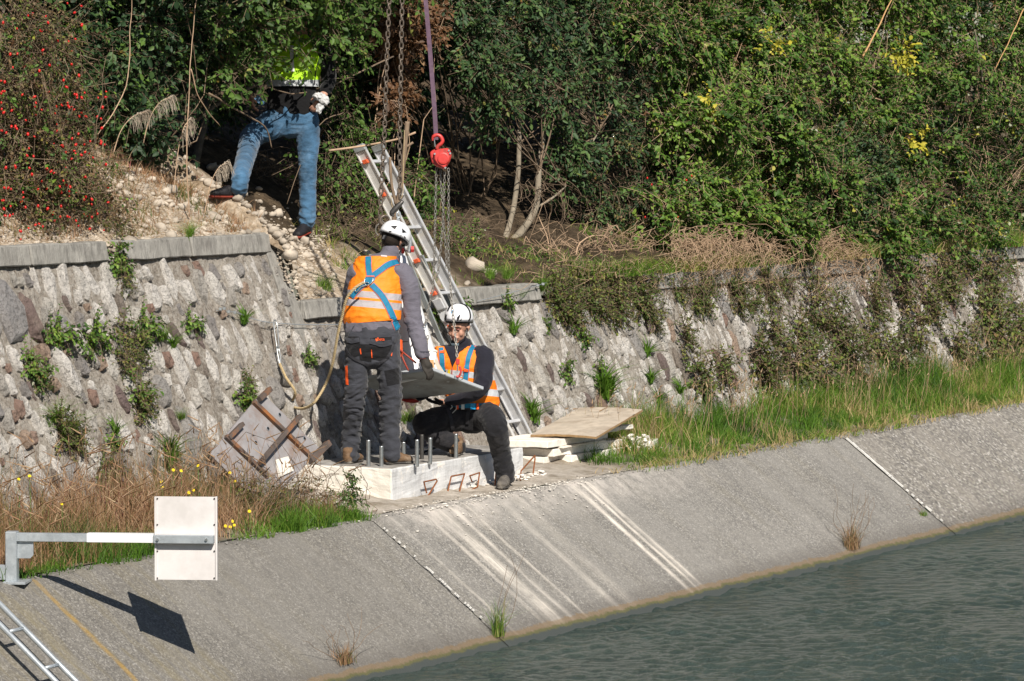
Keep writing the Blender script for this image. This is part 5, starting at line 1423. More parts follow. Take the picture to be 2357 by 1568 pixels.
# trestle leg
S1 = at_z(1120, 1050, .05); S1.y = max(S1.y, 14.9)
S0 = at_y(931, 590, (Lfoot + ldir * (LL * .62)).y - .02)
sd = (S1 - S0).normalized(); sn_ = Vector((1, 0, 0)).cross(sd)
for dx in (.03, WID - .03):
    MB().beam(S0 + Vector((dx, 0, 0)), S1 + Vector((dx, 0, 0)), Vector((.022, 0, 0)), sn_ * .045).obj('trestle_leg', MAT['greypaint'], ladder)
for k in range(3):
    a = S1 - sd * (.08 + .27 * k)
    MB().box(a + Vector((WID / 2, 0, 0)), Vector((WID / 2, 0, 0)), sn_ * .014, sd * .012).obj('rung', MAT['alu'], ladder)
MB().beam(S1 + Vector((.16, .0, 0)), S1 - sd * .35 + Vector((.12, 0, 0)), Vector((.09, 0, 0)), sn_ * .02).obj('base_board', MAT['woodedge'], ladder)

# ---- mast foot: square plate with a tapered white column
PB = at_d(994, 852, 29.58)
e1 = RT * .38 - UPV * .153 + VD * .60
e2 = RT * -.62 - UPV * .083 + VD * .37
e2 = e2.normalized() * e1.length
PNu = e1.cross(e2).normalized()
if PNu.z < 0: PNu = -PNu
mast = thing('mast_foot', PB + (e1 + e2) / 2, 'white tapered steel column on a square grey base plate hanging between the workers', 'steel column')
pc = [PB, PB + e1, PB + e1 + e2, PB + e2]
pm = MB().poly_prism(pc, PNu * .024)
po = pm.obj('base_plate', MAT['greyedge'], mast, bevel=.002)
um = MB().poly_prism([p_ + (mast.location - p_) * .012 - PNu * .003 for p_ in pc], PNu * .002)
um.obj('underside', MAT['greypaint'], mast)
for a, b in ((.3, .3), (.7, .3), (.5, .5), (.3, .7), (.75, .75), (.12, .5), (.5, .12)):
    c = PB + e1 * a + e2 * b - PNu * .004
    MB().tube([c, c - PNu * .0015], .012, 10).obj('plug', MAT['steel'], mast)
mc = PB + (e1 + e2) * .5 + PNu * .024
tgt = at_d(924, 590, depth_of(mc) + .10)
ma = (tgt - mc); L_ = ma.length; ma.normalize()
pts = [mc, mc + ma * .02, mc + ma * L_ * .5, mc + ma * L_]
MB().tube(pts, [.205, .20, .118, .036], 28).obj('column', MAT['whitepaint'], mast, smooth=True)
MB().poly_prism([mc + ma * L_ * .96 + RT * .03, mc + ma * L_ * 1.1 + RT * .03, mc + ma * L_ * 1.1 - RT * .01, mc + ma * L_ * .96 - RT * .03], VD * .02).obj('lifting_lug', MAT['whitepaint'], mast)
# pipe stub and wedges lying on the plate
def on_plate(px, py, h): return at_plane(px, py, PNu, PB + PNu * (.024 + h))
sb = at_d(991, 822, 29.78)
stub = thing('pipe_stub', sb, 'short white pipe stub with a cap beside the column foot', 'pipe')
MB().tube([sb - PNu * .05, sb + PNu * .035], .046, 18).obj('pipe', MAT['whitepaint'], stub, smooth=False)
MB().tube([sb + PNu * .035, sb + PNu * .048], .052, 18).obj('cap', MAT['cream'], stub)
wa = at_d(988, 842, 29.71)
tag(MB().poly_prism([at_d(979, 829, 29.71), at_d(998, 828, 29.71), at_d(1001, 857, 29.66), at_d(984, 853, 29.66)], VD * .06).obj('wooden_wedge', MAT['rawwood']), 'light timber wedge under the pipe stub', 'wedge')
tag(MB().poly_prism([at_d(998, 827, 29.74), at_d(1004, 827, 29.74), at_d(1026, 862, 29.72), at_d(1010, 859, 29.72)], VD * .07).obj('wooden_wedge', MAT['wood']), 'slanting board offcut propped right of the timber wedge', 'wedge')
tag(MB().tube(curve_pts([at_d(918, 804, 29.61), at_d(936, 818, 29.56), at_d(958, 836, 29.58)], 5), .007, 6).obj('cable', MAT['cable'], smooth=True), 'red-brown cable running up from the plate to the cuff', 'cable')
tag(MB().tube(curve_pts([at_d(921, 808, 29.61), at_d(930, 832, 29.58), at_d(940, 853, 29.59)], 5), .007, 6).obj('cable', MAT['cable'], smooth=True), 'red-brown cable ending on the plate edge', 'cable')

# ---- chains
def link_geo(a, b, side, w_, r_, seg=10, rs_=5):
    """oval link from a to b"""
    d = (b - a); L = d.length; d = d / L; s = (side - d * side.dot(d)).normalized(); n_ = d.cross(s)
    c = (a + b) / 2; V = []; Fc = []
    hl = L / 2 + r_; hw = w_ / 2
    for i in range(seg):
        q = 2 * pi * i / seg
        cx_, sx_ = cos(q), sin(q)
        p_ = c + d * (math.copysign(abs(cx_) ** .7, cx_) * (hl - r_)) + s * (math.copysign(abs(sx_) ** .7, sx_) * (hw - r_))
        o_ = (d * cx_ + s * sx_).normalized()
        for k in range(rs_):
            t = 2 * pi * k / rs_
            V.append(p_ + o_ * cos(t) * r_ + n_ * sin(t) * r_)
    for i in range(seg):
        j = (i + 1) % seg
        for k in range(rs_):
            k2 = (k + 1) % rs_
            Fc.append((i * rs_ + k, j * rs_ + k, j * rs_ + k2, i * rs_ + k2))
    return V, Fc
def chain(label, pts, pitch, wd, r_, mat, name='chain', parent=None, smoothn=6):
    P_ = curve_pts(pts, smoothn)
    d = [0]
    for i in range(1, len(P_)): d.append(d[-1] + (P_[i] - P_[i - 1]).length)
    n = max(2, int(d[-1] / pitch)); mb = MB()
    def at(s):
        s = min(max(s, 0), d[-1])
        for i in range(1, len(d)):
            if s <= d[i]: return P_[i - 1].lerp(P_[i], (s - d[i - 1]) / max(1e-9, d[i] - d[i - 1]))
        return P_[-1]
    for k in range(n):
        a = at(k * pitch - pitch * .12); b = at((k + 1) * pitch + pitch * .12)
        if (b - a).length < 1e-4: continue
        t = (b - a).normalized()
        s0 = RT if k % 2 == 0 else VD
        s0 = (s0 + (VD * .35 if k % 2 == 0 else RT * .35)).normalized()
        V, Fc = link_geo(a, b, s0, wd, r_); mb.add(V, Fc)
    o = mb.obj(name, MAT[mat], parent, smooth=True)
    if parent is None: tag(o, label, 'chain')
    return o
q1 = lambda x, y: (775.4 + x * .2877, 300.7 + y * .2877)
dh = 29.9
chain('left of the two heavy sling chains, ending in a rusty hook by the helmet', [at_d(897, -30, dh), at_d(888, 200, dh), at_d(884, 330, dh), at_d(878, 416, dh), at_d(875, 498, dh)], .042, .042, .0065, 'chainrust')
chain('right heavy sling chain hanging straight down beside the ladder', [at_d(926, -30, dh), at_d(922, 200, dh), at_d(920, 330, dh), at_d(920, 462, dh)], .042, .042, .0065, 'chainrust')
chain('short chain linking the dark hook to the shackle', [at_d(917, 488, dh), at_d(918, 540, dh)], .04, .04, .006, 'steel')
dq = 30.05
HP = [((797, 292), (790, 560), (784, 820), (771, 1230), (752, 1340), (725, 1460)), ((826, 318), (838, 500), (852, 660), (836, 880), (812, 1110), (792, 1225)),
      ((862, 330), (856, 560), (848, 700), (868, 880), (878, 1110)), ((893, 300), (894, 600), (892, 900), (898, 1130))]
labs = ['leftmost fine chain falling from the red hoist to the column', 'second fine chain from the left under the red hoist', 'third fine chain under the hoist, ending free', 'rightmost fine chain under the hoist']
for i, pl_ in enumerate(HP):
    pts = [at_d(*q1(a, b), dq + .02 * i) for a, b in pl_]
    if i == 0: pts += [at_d(985, 733, 30.0), at_d(967, 759, 29.93), at_d(952, 780, 29.86)]
    chain(labs[i], pts, .027, .022, .0033, 'chain')
chain('fine load chain passing in front of the crouching worker', [at_d(*q1(898, 1130), dq), at_d(1037, 655, 30.0), at_d(1040, 700, 29.95), at_d(1044, 735, 29.9), at_d(1049, 785, 29.85), at_d(1053, 830, 29.8)], .030, .023, .0036, 'chain')
chain('loose end of chain hooked over the pipe stub', [at_d(985, 772, 29.76), at_d(981, 800, 29.71), at_d(976, 826, 29.66)], .030, .023, .0036, 'chain')
chain('chain wrapped level round the white column', [at_d(922, 786, 29.86), at_d(934, 787, 29.84), at_d(946, 785, 29.83)], .030, .022, .0036, 'chain')
def hook(root, c, r_, t_, mat, up_=UP, side=RT, a0=-60, a1=215, nm='hook'):
    pts = []; rr = []
    for k in range(15):
        q = radians(a0 + (a1 - a0) * k / 14)
        pts.append(c + side * cos(q) * -r_ + up_ * -sin(q) * -r_ * -1)
        rr.append(t_ * (.45 + .75 * sin(pi * min(1, k / 11))))
    return MB().tube(pts, rr, 8).obj(nm, MAT[mat], root, smooth=True)
hk1 = thing('sling_hook', at_d(884, 508, dh), 'rusty steel hook closed round a ring left of the helmet', 'hook')
hook(hk1, at_d(886, 508, dh), .036, .014, 'chainrust', a0=-100, a1=200)
MB().tube([at_d(875, 494, dh), at_d(873, 502, dh), at_d(876, 512, dh)], .012, 8).obj('shank', MAT['chainrust'], hk1)
MB().tube([at_d(888 + 9 * cos(t / 12 * 6.283), 505 + 9 * sin(t / 12 * 6.283), dh) for t in range(13)], .005, 6).obj('ring', MAT['chain'], hk1)
hk2 = thing('sling_hook', at_d(916, 478, dh), 'dark safety hook hanging above the helmet', 'hook')
MB().tube(curve_pts([at_d(928, 462, dh), at_d(918, 473, dh), at_d(905, 486, dh), at_d(901, 494, dh), at_d(908, 497, dh)], 4), [.008, .012, .016, .018, .02, .02, .021, .021, .02, .02, .018, .016, .014, .012, .010, .008, .006][:17], 8).obj('hook', MAT['darksteel'], hk2, smooth=True)
MB().box(at_d(922, 470, dh), RT * .012, UPV * .02, VD * .01).obj('latch', MAT['darksteel'], hk2)
hk3 = thing('sling_hook', at_d(866, 530, dh), 'open steel hook at the left rim of the helmet', 'hook')
MB().tube(curve_pts([at_d(873, 515, dh), at_d(866, 522, dh), at_d(865, 534, dh), at_d(871, 543, dh)], 4), .0055, 6).obj('hook', MAT['chain'], hk3, smooth=True)
# bow shackle
sh = thing('bow_shackle', at_d(941, 575, 29.98), 'silver bow shackle with a red pin beside the standing worker ear', 'shackle')
MB().tube(curve_pts([at_d(926, 582, 29.98), at_d(929, 560, 29.98), at_d(931, 540, 29.98), at_d(936, 535, 29.98), at_d(941, 541, 29.98), at_d(944, 560, 29.98), at_d(941, 582, 29.98)], 4), .016, 10).obj('bow', MAT['steel'], sh, smooth=True)
MB().tube([at_d(923, 577, 29.98), at_d(953, 574, 29.98)], .011, 8).obj('pin', MAT['darksteel'], sh)
for a, b in ((927, 577), (949, 574)):
    MB().tube([at_d(a - 3, b, 29.97), at_d(a + 4, b, 29.97)], .026, 6).obj('pin_head', MAT['red'], sh)
# ---- red chain hoist
hc = at_d(1014, 366, 30.0)
hoist = thing('chain_hoist', hc, 'red hand chain hoist hanging from a dark strap', 'chain hoist')
def hq(x, y, dd=0): return at_d(*q1(x, y), 30.0 + dd)
mb = MB().poly_prism([hq(742, 178), hq(770, 152), hq(800, 148), hq(890, 139), (hq(912, 165)), hq(916, 205), hq(903, 245), hq(866, 310), hq(798, 286), hq(762, 262)], VD * .10)
mb.obj('rear_cover', MAT['red'], hoist, bevel=.008)
fo2 = [hq(775, 170, -.035), hq(795, 152, -.035), hq(885, 142, -.035), hq(906, 168, -.035), hq(910, 208, -.035), hq(898, 242, -.035), hq(864, 304, -.035), hq(805, 268, -.035), hq(780, 230, -.035)]
MB().poly_prism(fo2, VD * .034).obj('front_cover', MAT['red'], hoist, bevel=.006)
cc = hq(852, 222, -.035)
MB().tube([cc, cc - VD * .010, cc - VD * .012], [.045, .044, .034], 20).obj('boss', MAT['red'], hoist)
for a, b in ((783, 187), (896, 160), (868, 298), (907, 182)):
    c = hq(a, b, -.036); MB().tube([c, c - VD * .008], .008, 6).obj('bolt', MAT['zinc'], hoist)
MB().tube(curve_pts([hq(800, 148), hq(808, 125), hq(835, 104), hq(846, 80), hq(830, 48), hq(800, 36), hq(770, 52), hq(766, 84)], 4), [.014] * 24 + [.012, .010, .009, .008, .007], 9).obj('top_hook', MAT['red'], hoist, smooth=True)
MB().tube([hq(778, 60), hq(786, 130)], .004, 5).obj('latch', MAT['zinc'], hoist)
s0 = [at_d(978, -20, 30.0), at_d(990, 120, 30.0), at_d(1000, 250, 30.0), at_d(1004, 322, 30.0)]
sp2 = curve_pts(s0, 4); mb = MB()
for i in range(len(sp2) - 1): mb.beam(sp2[i], sp2[i + 1], RT * .033, VD * .008)
tag(mb.obj('lifting_strap', MAT['redstrap']), 'dark purple webbing strap holding the red hoist', 'strap')
# lower hook of the hoist at the chest of the crouching worker
lh = thing('load_hook', at_d(1054, 850, 29.78), 'small red swivel hook in front of the orange vest', 'hook')
MB().box(at_d(1053.5, 833, 29.78), RT * .014, UPV * .022, VD * .012).obj('swivel_block', MAT['red'], lh, bevel=.004)
MB().tube([at_d(1053, 838, 29.78), at_d(1053, 855, 29.78)], .006, 6).obj('shank', MAT['zinc'], lh)
MB().tube(curve_pts([at_d(1058, 843, 29.78), at_d(1061, 856, 29.78), at_d(1056, 867, 29.78), at_d(1050, 866, 29.78)], 4), .009, 7).obj('hook', MAT['red'], lh, smooth=True)
MB().tube([at_d(1060 + 6 * cos(t / 12 * 6.283), 869 + 6 * sin(t / 12 * 6.283), 29.78) for t in range(13)], .004, 6).obj('ring', MAT['zinc'], lh)

# ---- stick lashed upright, with twine
def stick(label, pts, r_, mat='bark'):
    P_ = curve_pts(pts, 5); o = MB().tube(P_, [r_ * (1 + .2 * noise.noise(p_ * 14)) for p_ in P_], 7).obj('stick', MAT[mat], smooth=True); return tag(o, label, 'stick')
stick('bare brown stick running down beside the heavy chain', [at_d(938, 280, 30.3), at_d(933, 330, 30.3), at_d(922, 430, 30.3), at_d(912, 480, 30.3), at_d(904, 520, 30.3)], .018, 'twig')
stick('second shorter stick left of the heavy chain', [at_d(898, 362, 30.28), at_d(901, 420, 30.28), at_d(911, 470, 30.28)], .012, 'twig')
stick('thin pale pole lying across above the ladder top', [at_d(757, 347, 30.4), at_d(830, 337, 30.4), at_d(913, 321, 30.4), at_d(957, 305, 30.4)], .0085, 'strawtwig')
stick('short broken twig at the stick top', [at_d(936, 338, 30.3), at_d(951, 328, 30.3)], .010, 'twig')
tag(MB().tube(curve_pts([at_d(931, 300, 30.2), at_d(928, 400, 30.2), at_d(926, 450, 30.2), at_d(905, 478, 30.2), at_d(900, 450, 30.2)], 6), .003, 4).obj('twine', MAT['rope']), 'pale twine tied round the brown stick', 'twine')

# ---- pile of foam slabs under a board
g0 = at_z(1302, 1066, .03)
pile = []
def slab(label, x0, y0, w_, l_, z0, h_, rot, mat='foam', name='foam_slab', cat='foam slab', tilt=(0, 0)):
    R = Matrix.Rotation(rot, 3, 'Z') @ Matrix.Rotation(tilt[0], 3, 'X') @ Matrix.Rotation(tilt[1], 3, 'Y')
    c = Vector((g0.x + x0 + w_ / 2, g0.y + y0 + l_ / 2, z0 + h_ / 2))
    mb = MB().box(c, R @ Vector((w_ / 2, 0, 0)), R @ Vector((0, l_ / 2, 0)), R @ Vector((0, 0, h_ / 2)))
    me = mb.mesh(name, MAT[mat], bevel=.004)
    bm = bmesh.new(); bm.from_mesh(me)
    bmesh.ops.subdivide_edges(bm, edges=[e for e in bm.edges if e.calc_length() > .2], cuts=12, use_grid_fill=True)
    for v in bm.verts: v.co += Vector((fbm(v.co.x * 9, v.co.y * 9, v.co.z * 9), fbm(v.co.y * 9, v.co.z * 9, v.co.x * 9), fbm(v.co.z * 9, v.co.x * 9, v.co.y * 9))) * (.006 if mat == 'foam' else .003)
    bm.to_mesh(me); bm.free()
    return tag(mobj(name, me), label, cat)
slab('grey-shaded foam slab lying lowest on the ground at the left of the pile', -.22, .10, .95, .46, .03, .060, .03)
slab('lowest white foam strip at the front of the pile', .06, -.02, .95, .12, .03, .058, .0)
slab('long white foam slab in the second layer', -.14, .02, 1.25, .46, .091, .060, -.02)
slab('thin timber slat between the foam layers', -.05, .0, .8, .06, .152, .015, .02, 'cream', 'timber_slat', 'slat')
slab('white foam slab in the third layer sticking out left', -.28, .04, 1.15, .5, .168, .056, .03)
slab('upper white foam slab at the right under the board', .45, .0, .78, .36, .226, .035, -.02)
slab('topmost white foam offcut propping up the board', .60, .12, .66, .30, .255, .045, -.04, tilt=(0, -.04))
slab('broken white foam lump lying in the grass right of the pile', 1.35, -.06, .34, .18, .04, .07, .3)
bc = [(1221, 1001), (1372, 1006), (1479, 943), (1333, 949)]
zc = [.245, .25, .375, .36]
B_ = [at_z(a, b, z) for (a, b), z in zip(bc, zc)]
B_[3] = B_[0] + B_[2] - B_[1]
print('PILE', g0, B_)
nrm_ = (B_[1] - B_[0]).cross(B_[3] - B_[0]).normalized(); nrm_ = nrm_ if nrm_.z > 0 else -nrm_
bo = thing('plywood_board', (B_[0] + B_[2]) / 2, 'warped weathered plywood board lying tilted on the foam pile', 'board')
mb = MB(); n = 10
for i in range(n + 1):
    for j in range(n + 1):
        p_ = (B_[0] * (1 - i / n) + B_[1] * (i / n)) * (1 - j / n) + (B_[3] * (1 - i / n) + B_[2] * (i / n)) * (j / n)
        p_ = p_ + nrm_ * (.012 * sin(i / n * 3.1) + .004 * fbm(i * .9, j * .9))
        mb.V.append(tuple(p_))
for i in range(n + 1):
    for j in range(n + 1): mb.V.append(tuple(Vector(mb.V[i * (n + 1) + j]) - nrm_ * .018))
k0 = (n + 1) ** 2; ix = lambda i, j: i * (n + 1) + j
top_f = []; 
for i in range(n):
    for j in range(n):
        mb.F.append((ix(i, j), ix(i + 1, j), ix(i + 1, j + 1), ix(i, j + 1))); mb.F.append((k0 + ix(i, j), k0 + ix(i, j + 1), k0 + ix(i + 1, j + 1), k0 + ix(i + 1, j)))
for i in range(n):
    for (a, b) in ((ix(i, 0), ix(i + 1, 0)), (ix(i + 1, n), ix(i, n)), (ix(0, i + 1), ix(0, i)), (ix(n, i), ix(n, i + 1))): mb.F.append((a, k0 + a, k0 + b, b))
me = mb.mesh('sheet', MAT['wood']); me.materials.append(MAT['woodedge'])
for p_ in me.polygons:
    if abs(p_.normal.dot(nrm_)) < .6: p_.material_index = 1
mobj('sheet', me, bo)
# foam chips in the grass
cr = MB()
for i in range(60):
    x = g0.x + 1.15 + rs.gauss(.1, .12); y = g0.y + rs.gauss(-.02, .06); pebble(cr, (x, y, .03 + rs.uniform(0, .14)), rs.uniform(.012, .03))
tag(cr.obj('foam_crumbs', MAT['foam']), 'crumbled white foam lumps at the right end of the pile', 'foam crumbs', None, 'stuff')

# ---- steel wire on the wall with carabiners, and the safety rope
q3 = lambda x, y: (x * .3633, 538 + y * .3633)
def wl_(px, py, off=.05): return at_plane(px, py, WALL_N, wall_pt(0, 1.0)) + WALL_N * off
wire = thing('steel_wire', wl_(490, 715), 'thin steel wire stretched along the wall from its clamps', 'wire')
MB().tube(curve_pts([wl_(*q3(1350, 497), .03), wl_(*q3(1460, 515)), wl_(*q3(1570, 555)), wl_(*q3(1670, 585), .07), wl_(*q3(1900, 592)), wl_(*q3(2140, 590)), wl_(820, 754)], 5), .0035, 5).obj('cable', MAT['steel'], wire)
for a, b in ((1360, 495), (1385, 492), (1412, 512), (1452, 516)):
    p_ = wl_(*q3(a, b), .055); MB().box(p_, RT * .013, UPV * .012, VD * .012).obj('clamp', MAT['zinc'], wire, bevel=.004)
w2 = thing('steel_wire', wl_(1225, 664), 'second wire end clamped across the right coping', 'wire')
MB().tube(curve_pts([wl_(1085, 700, .06), wl_(1150, 685, .10), wl_(1205, 670, .10), wl_(1236, 661, .10)], 5), .003, 5).obj('cable', MAT['steel'], w2)
for a, b in ((1216, 667), (1228, 664)):
    MB().box(wl_(a, b, .10), RT * .014, UPV * .012, VD * .012).obj('clamp', MAT['zinc'], w2, bevel=.004)
def carabiner(label, a, b, wd, off):
    A = wl_(*q3(*a), off); B = wl_(*q3(*b), off); d = (B - A); s = d.normalized().cross(WALL_N).normalized() * wd
    pts = [A, A + s * .6 + d * .06, A + s * .8 + d * .25, A + s * .5 + d * .85, B, A - s * .35 + d * .85, A - s * .7 + d * .25, A - s * .5 + d * .06, A]
    o = MB().tube(curve_pts(pts, 4), .0055, 6).obj('carabiner', MAT['zinc'], smooth=True); return tag(o, label, 'carabiner')
carabiner('upper steel carabiner clipped on the wall wire', (1690, 572), (1712, 775), .03, .08)
carabiner('lower carabiner joined to the rope eye', (1700, 745), (1718, 860), .022, .09)
def ropepts(pts): return curve_pts(pts, 9)
rope = ropepts([wl_(*q3(1712, 850), .09), wl_(*q3(1745, 940), .1), wl_(*q3(1790, 1040), .12), at_d(*q3(1845, 1085), 30.1), at_d(*q3(1915, 1108), 29.9), at_d(*q3(1990, 1070), 29.7), at_d(*q3(2060, 960), 29.75), at_d(*q3(2105, 830), 29.6), at_d(*q3(2140, 640), 29.48), at_d(787, 730, 29.44), at_d(797, 690, 29.38), at_d(815, 665, 29.36), at_d(838, 650, 29.38)])
mb = MB()
for s_ in range(3):                     # three laid strands
    pp = []; acc = 0
    for i, p_ in enumerate(rope):
        t = (rope[min(i + 1, len(rope) - 1)] - rope[max(i - 1, 0)]).normalized(); a = t.cross(UP).normalized(); b = t.cross(a)
        acc = i
        pp.append((p_, a, b))
    # resample finely for the twist
    fine = []
    for i in range(len(pp) - 1):
        for k in range(6):
            f = k / 6; fine.append((pp[i][0].lerp(pp[i + 1][0], f), pp[i][1], pp[i][2]))
    L = 0; out = []
    for i, (p_, a, b) in enumerate(fine):
        if i: L += (p_ - fine[i - 1][0]).length
        q = L * 110 + s_ * 2.094; out.append(p_ + a * cos(q) * .0055 + b * sin(q) * .0055)
    mb.tube(out, .0062, 5)
tag(mb.obj('safety_rope', MAT['rope'], smooth=True), 'twisted hemp rope hanging in a loop from the wall to the harness', 'rope')
tag(MB().tube(curve_pts([wl_(780, 870, .1), at_d(820, 1035, 30.8), at_d(868, 1052, 30.6), at_d(950, 1048, 30.6), at_d(990, 1035, 30.7), at_d(1040, 1015, 30.9)], 8), .009, 6).obj('hose', MAT['blackplastic'], smooth=True), 'black hose lying behind the studs', 'hose')

# ---- rubble: single cobbles on the slope, plus gravel
rs = random.Random(21)
cob = []
MAT['cobble'] = simple('river_cobble', (.42, .365, .30), .9, var=.55, scale=5, bump=.006, bscale=40)
def cob_mesh(seed):
    r2 = random.Random(seed); bm = bmesh.new(); bmesh.ops.create_icosphere(bm, subdivisions=2, radius=1)
    o_ = Vector((seed * 3.3, 0, 0)); sx = (1.0, r2.uniform(.7, .9), r2.uniform(.5, .75))
    for v in bm.verts:
        v.co *= 1 + .42 * noise.noise(v.co * 1.3 + o_) + .10 * noise.noise(v.co * 3.7 + o_); v.co = Vector((v.co.x * sx[0], v.co.y * sx[1], v.co.z * sx[2]))
    me = bpy.data.meshes.new('cobble'); bm.to_mesh(me); bm.free(); me.materials.append(MAT['cobble']); me.polygons.foreach_set('use_smooth', [True] * len(me.polygons)); return me
CM = [cob_mesh(k) for k in range(9)]
def place_cob(x, y, r_, lab, grp):
    o = bpy.data.objects.new('cobble', rs.choice(CM)); link(o); o.location = (x, y, hill_y(x, y) + r_ * .25); o.scale = (r_, r_, r_)
    o.rotation_euler = (rs.uniform(-.5, .5), rs.uniform(-.5, .5), rs.uniform(0, 6.28)); tag(o, lab, 'cobble', grp)
def hit(px, py):
    """walk along the view ray to the hillside"""
    d = ray(px, py); t = 20.0
    while t < 60:
        p_ = CAM + d * t
        if p_.y > y_top(p_.x) and p_.z < hill_y(p_.x, p_.y): return p_
        t += .03
    return None
ncob = 0
ridge = [(360, 400), (420, 425), (480, 455), (540, 490), (590, 520), (640, 560), (690, 590), (730, 620), (700, 640), (660, 600), (740, 660), (300, 430), (380, 480), (450, 500)]
while ncob < 285:
    a, b = rs.choice(ridge); k = rs.random()
    px, py = a + rs.gauss(0, 38), b + rs.gauss(0, 34)
    p_ = hit(px, py)
    if p_ is None or py > 700 or (px > 770): continue
    place_cob(p_.x, p_.y, rs.uniform(.014, .036) * (1.7 if rs.random() < .15 else 1), 'pale rounded cobble in the tongue of rubble above the coping', 'pale cobbles on the rubble slope'); ncob += 1
for (px, py, r_, lab) in [(300, 575, .07, 'big angular white rock lying left in the rubble'), (340, 600, .045, 'flat pale stone near the coping edge'), (1093, 620, .09, 'white rock at the edge of the right coping'), (1128, 634, .06, 'smaller white rock right of its twin on the coping'), (1075, 655, .035, 'rounded stone just over the right coping'), (845, 590, .05, 'white stone left of the standing helmet'), (640, 500, .06, 'big smooth cobble on the rubble crest')]:
    p_ = hit(px, py)
    if p_: place_cob(p_.x, p_.y, r_, lab, None)
cr = MB()
for i in range(5200):
    if rs.random() < .6: px, py = rs.uniform(225, 760), 0; py = 400 + (px - 225) * .38 + rs.gauss(40, 50)
    else: px, py = rs.uniform(0, 760), rs.uniform(530, 580)
    p_ = hit(px, py)
    if p_ is None: continue
    pebble(cr, p_ + Vector((0, 0, .003)), rs.uniform(.005, .016) * (2 if rs.random() < .06 else 1), rs)
tag(cr.obj('gravel', MAT['cobble']), 'beige gravel and grit covering the rubble slope', 'gravel', None, 'stuff')
# ================================================================== PEOPLE
def loft(path, radii, ref=None, n=18, sub=4):
    """closed elliptical tube along path; radii (rx, ry): rx along ref, ry across"""
    P_ = [Vector(p) for p in path]; R_ = [Vector((a[0], a[1], 0)) if isinstance(a, tuple) else Vector((a, a, 0)) for a in radii]
    P2 = curve_pts(P_, sub) if len(P_) > 1 else P_; R2 = curve_pts(R_, sub)
    ref = Vector(ref) if ref is not None else Vector(RT)
    V = []; Fc = []; m_ = len(P2)
    def ring(c, t, rx, ry):
        ax = (ref - t * ref.dot(t)).normalized(); ay = t.cross(ax)
        for k in range(n):
            q = 2 * pi * k / n; V.append(c + ax * cos(q) * rx + ay * sin(q) * ry)
    T = []
    for i in range(m_): T.append((P2[min(i + 1, m_ - 1)] - P2[max(i - 1, 0)]).normalized())
    r0 = min(R2[0].x, R2[0].y); r1 = min(R2[-1].x, R2[-1].y)
    for k in (.35, .75): ring(P2[0] - T[0] * r0 * sqrt(1 - k * k) * .8, T[0], R2[0].x * k, R2[0].y * k)
    for i in range(m_): ring(P2[i], T[i], max(.004, R2[i].x), max(.004, R2[i].y))
    for k in (.75, .35): ring(P2[-1] + T[-1] * r1 * sqrt(1 - k * k) * .8, T[-1], R2[-1].x * k, R2[-1].y * k)
    rows = m_ + 4
    for i in range(rows - 1):
        for k in range(n):
            j = (k + 1) % n; Fc.append((i * n + k, i * n + j, (i + 1) * n + j, (i + 1) * n + k))
    Fc.append(tuple(range(n))[::-1]); Fc.append(tuple((rows - 1) * n + k for k in range(n)))
    return V, Fc
def ell(c, ax, ay, az, n=14, m_=9):
    c = Vector(c); ax, ay, az = Vector(ax), Vector(ay), Vector(az); V = []; Fc = []
    for i in range(1, m_):
        q = pi * i / m_
        for k in range(n):
            t = 2 * pi * k / n; V.append(c + az * cos(q) + (ax * cos(t) + ay * sin(t)) * sin(q))
    V.append(c + az); V.append(c - az); a = len(V) - 2
    for i in range(m_ - 2):
        for k in range(n):
            j = (k + 1) % n; Fc.append((i * n + k, (i + 1) * n + k, (i + 1) * n + j, i * n + j))
    for k in range(n):
        j = (k + 1) % n; Fc.append((a, k, j)); Fc.append((a + 1, (m_ - 2) * n + j, (m_ - 2) * n + k))
    return V, Fc
def blob(name, pieces, mat, parent=None, voxel=.008, smooth=4, wr=None, cut=None, attr=None, shade=True):
    mb = MB()
    for V, Fc in pieces: mb.add(V, Fc)
    me = mb.mesh('tmp', None)
    o = bpy.data.objects.new('tmp', me); COL.objects.link(o)
    md = o.modifiers.new('r', 'REMESH'); md.mode = 'VOXEL'; md.voxel_size = voxel
    if smooth:
        ms = o.modifiers.new('s', 'SMOOTH'); ms.factor = .5; ms.iterations = smooth
    dg = bpy.context.evaluated_depsgraph_get(); ev = o.evaluated_get(dg)
    m2 = bpy.data.meshes.new_from_object(ev)
    bpy.data.objects.remove(o); bpy.data.meshes.remove(me)
    m2.name = name
    n_ = len(m2.vertices)
    co = np.empty(n_ * 3, np.float32); m2.vertices.foreach_get('co', co); co = co.reshape(-1, 3)
    if wr:
        no = np.empty(n_ * 3, np.float32); m2.vertex_normals.foreach_get('vector', no); no = no.reshape(-1, 3)
        d = np.array([wr(Vector(c)) for c in co.tolist()], np.float32)
        co = co + no * d[:, None]; m2.vertices.foreach_set('co', co.ravel()); m2.update()
    if cut:
        bm = bmesh.new(); bm.from_mesh(m2)
        for (pt, nn) in cut:
            bmesh.ops.bisect_plane(bm, geom=bm.verts[:] + bm.edges[:] + bm.faces[:], plane_co=pt, plane_no=nn, clear_outer=True)
        bm.to_mesh(m2); bm.free()
    if attr:
        a_ = m2.attributes.new('st', 'FLOAT', 'POINT')
        a_.data.foreach_set('value', np.array([attr(v.co) for v in m2.vertices], np.float32))
    m2.materials.clear(); m2.materials.append(MAT[mat] if isinstance(mat, str) else mat)
    m2.polygons.foreach_set('use_smooth', [True] * len(m2.polygons))
    return mobj(name, m2, parent)
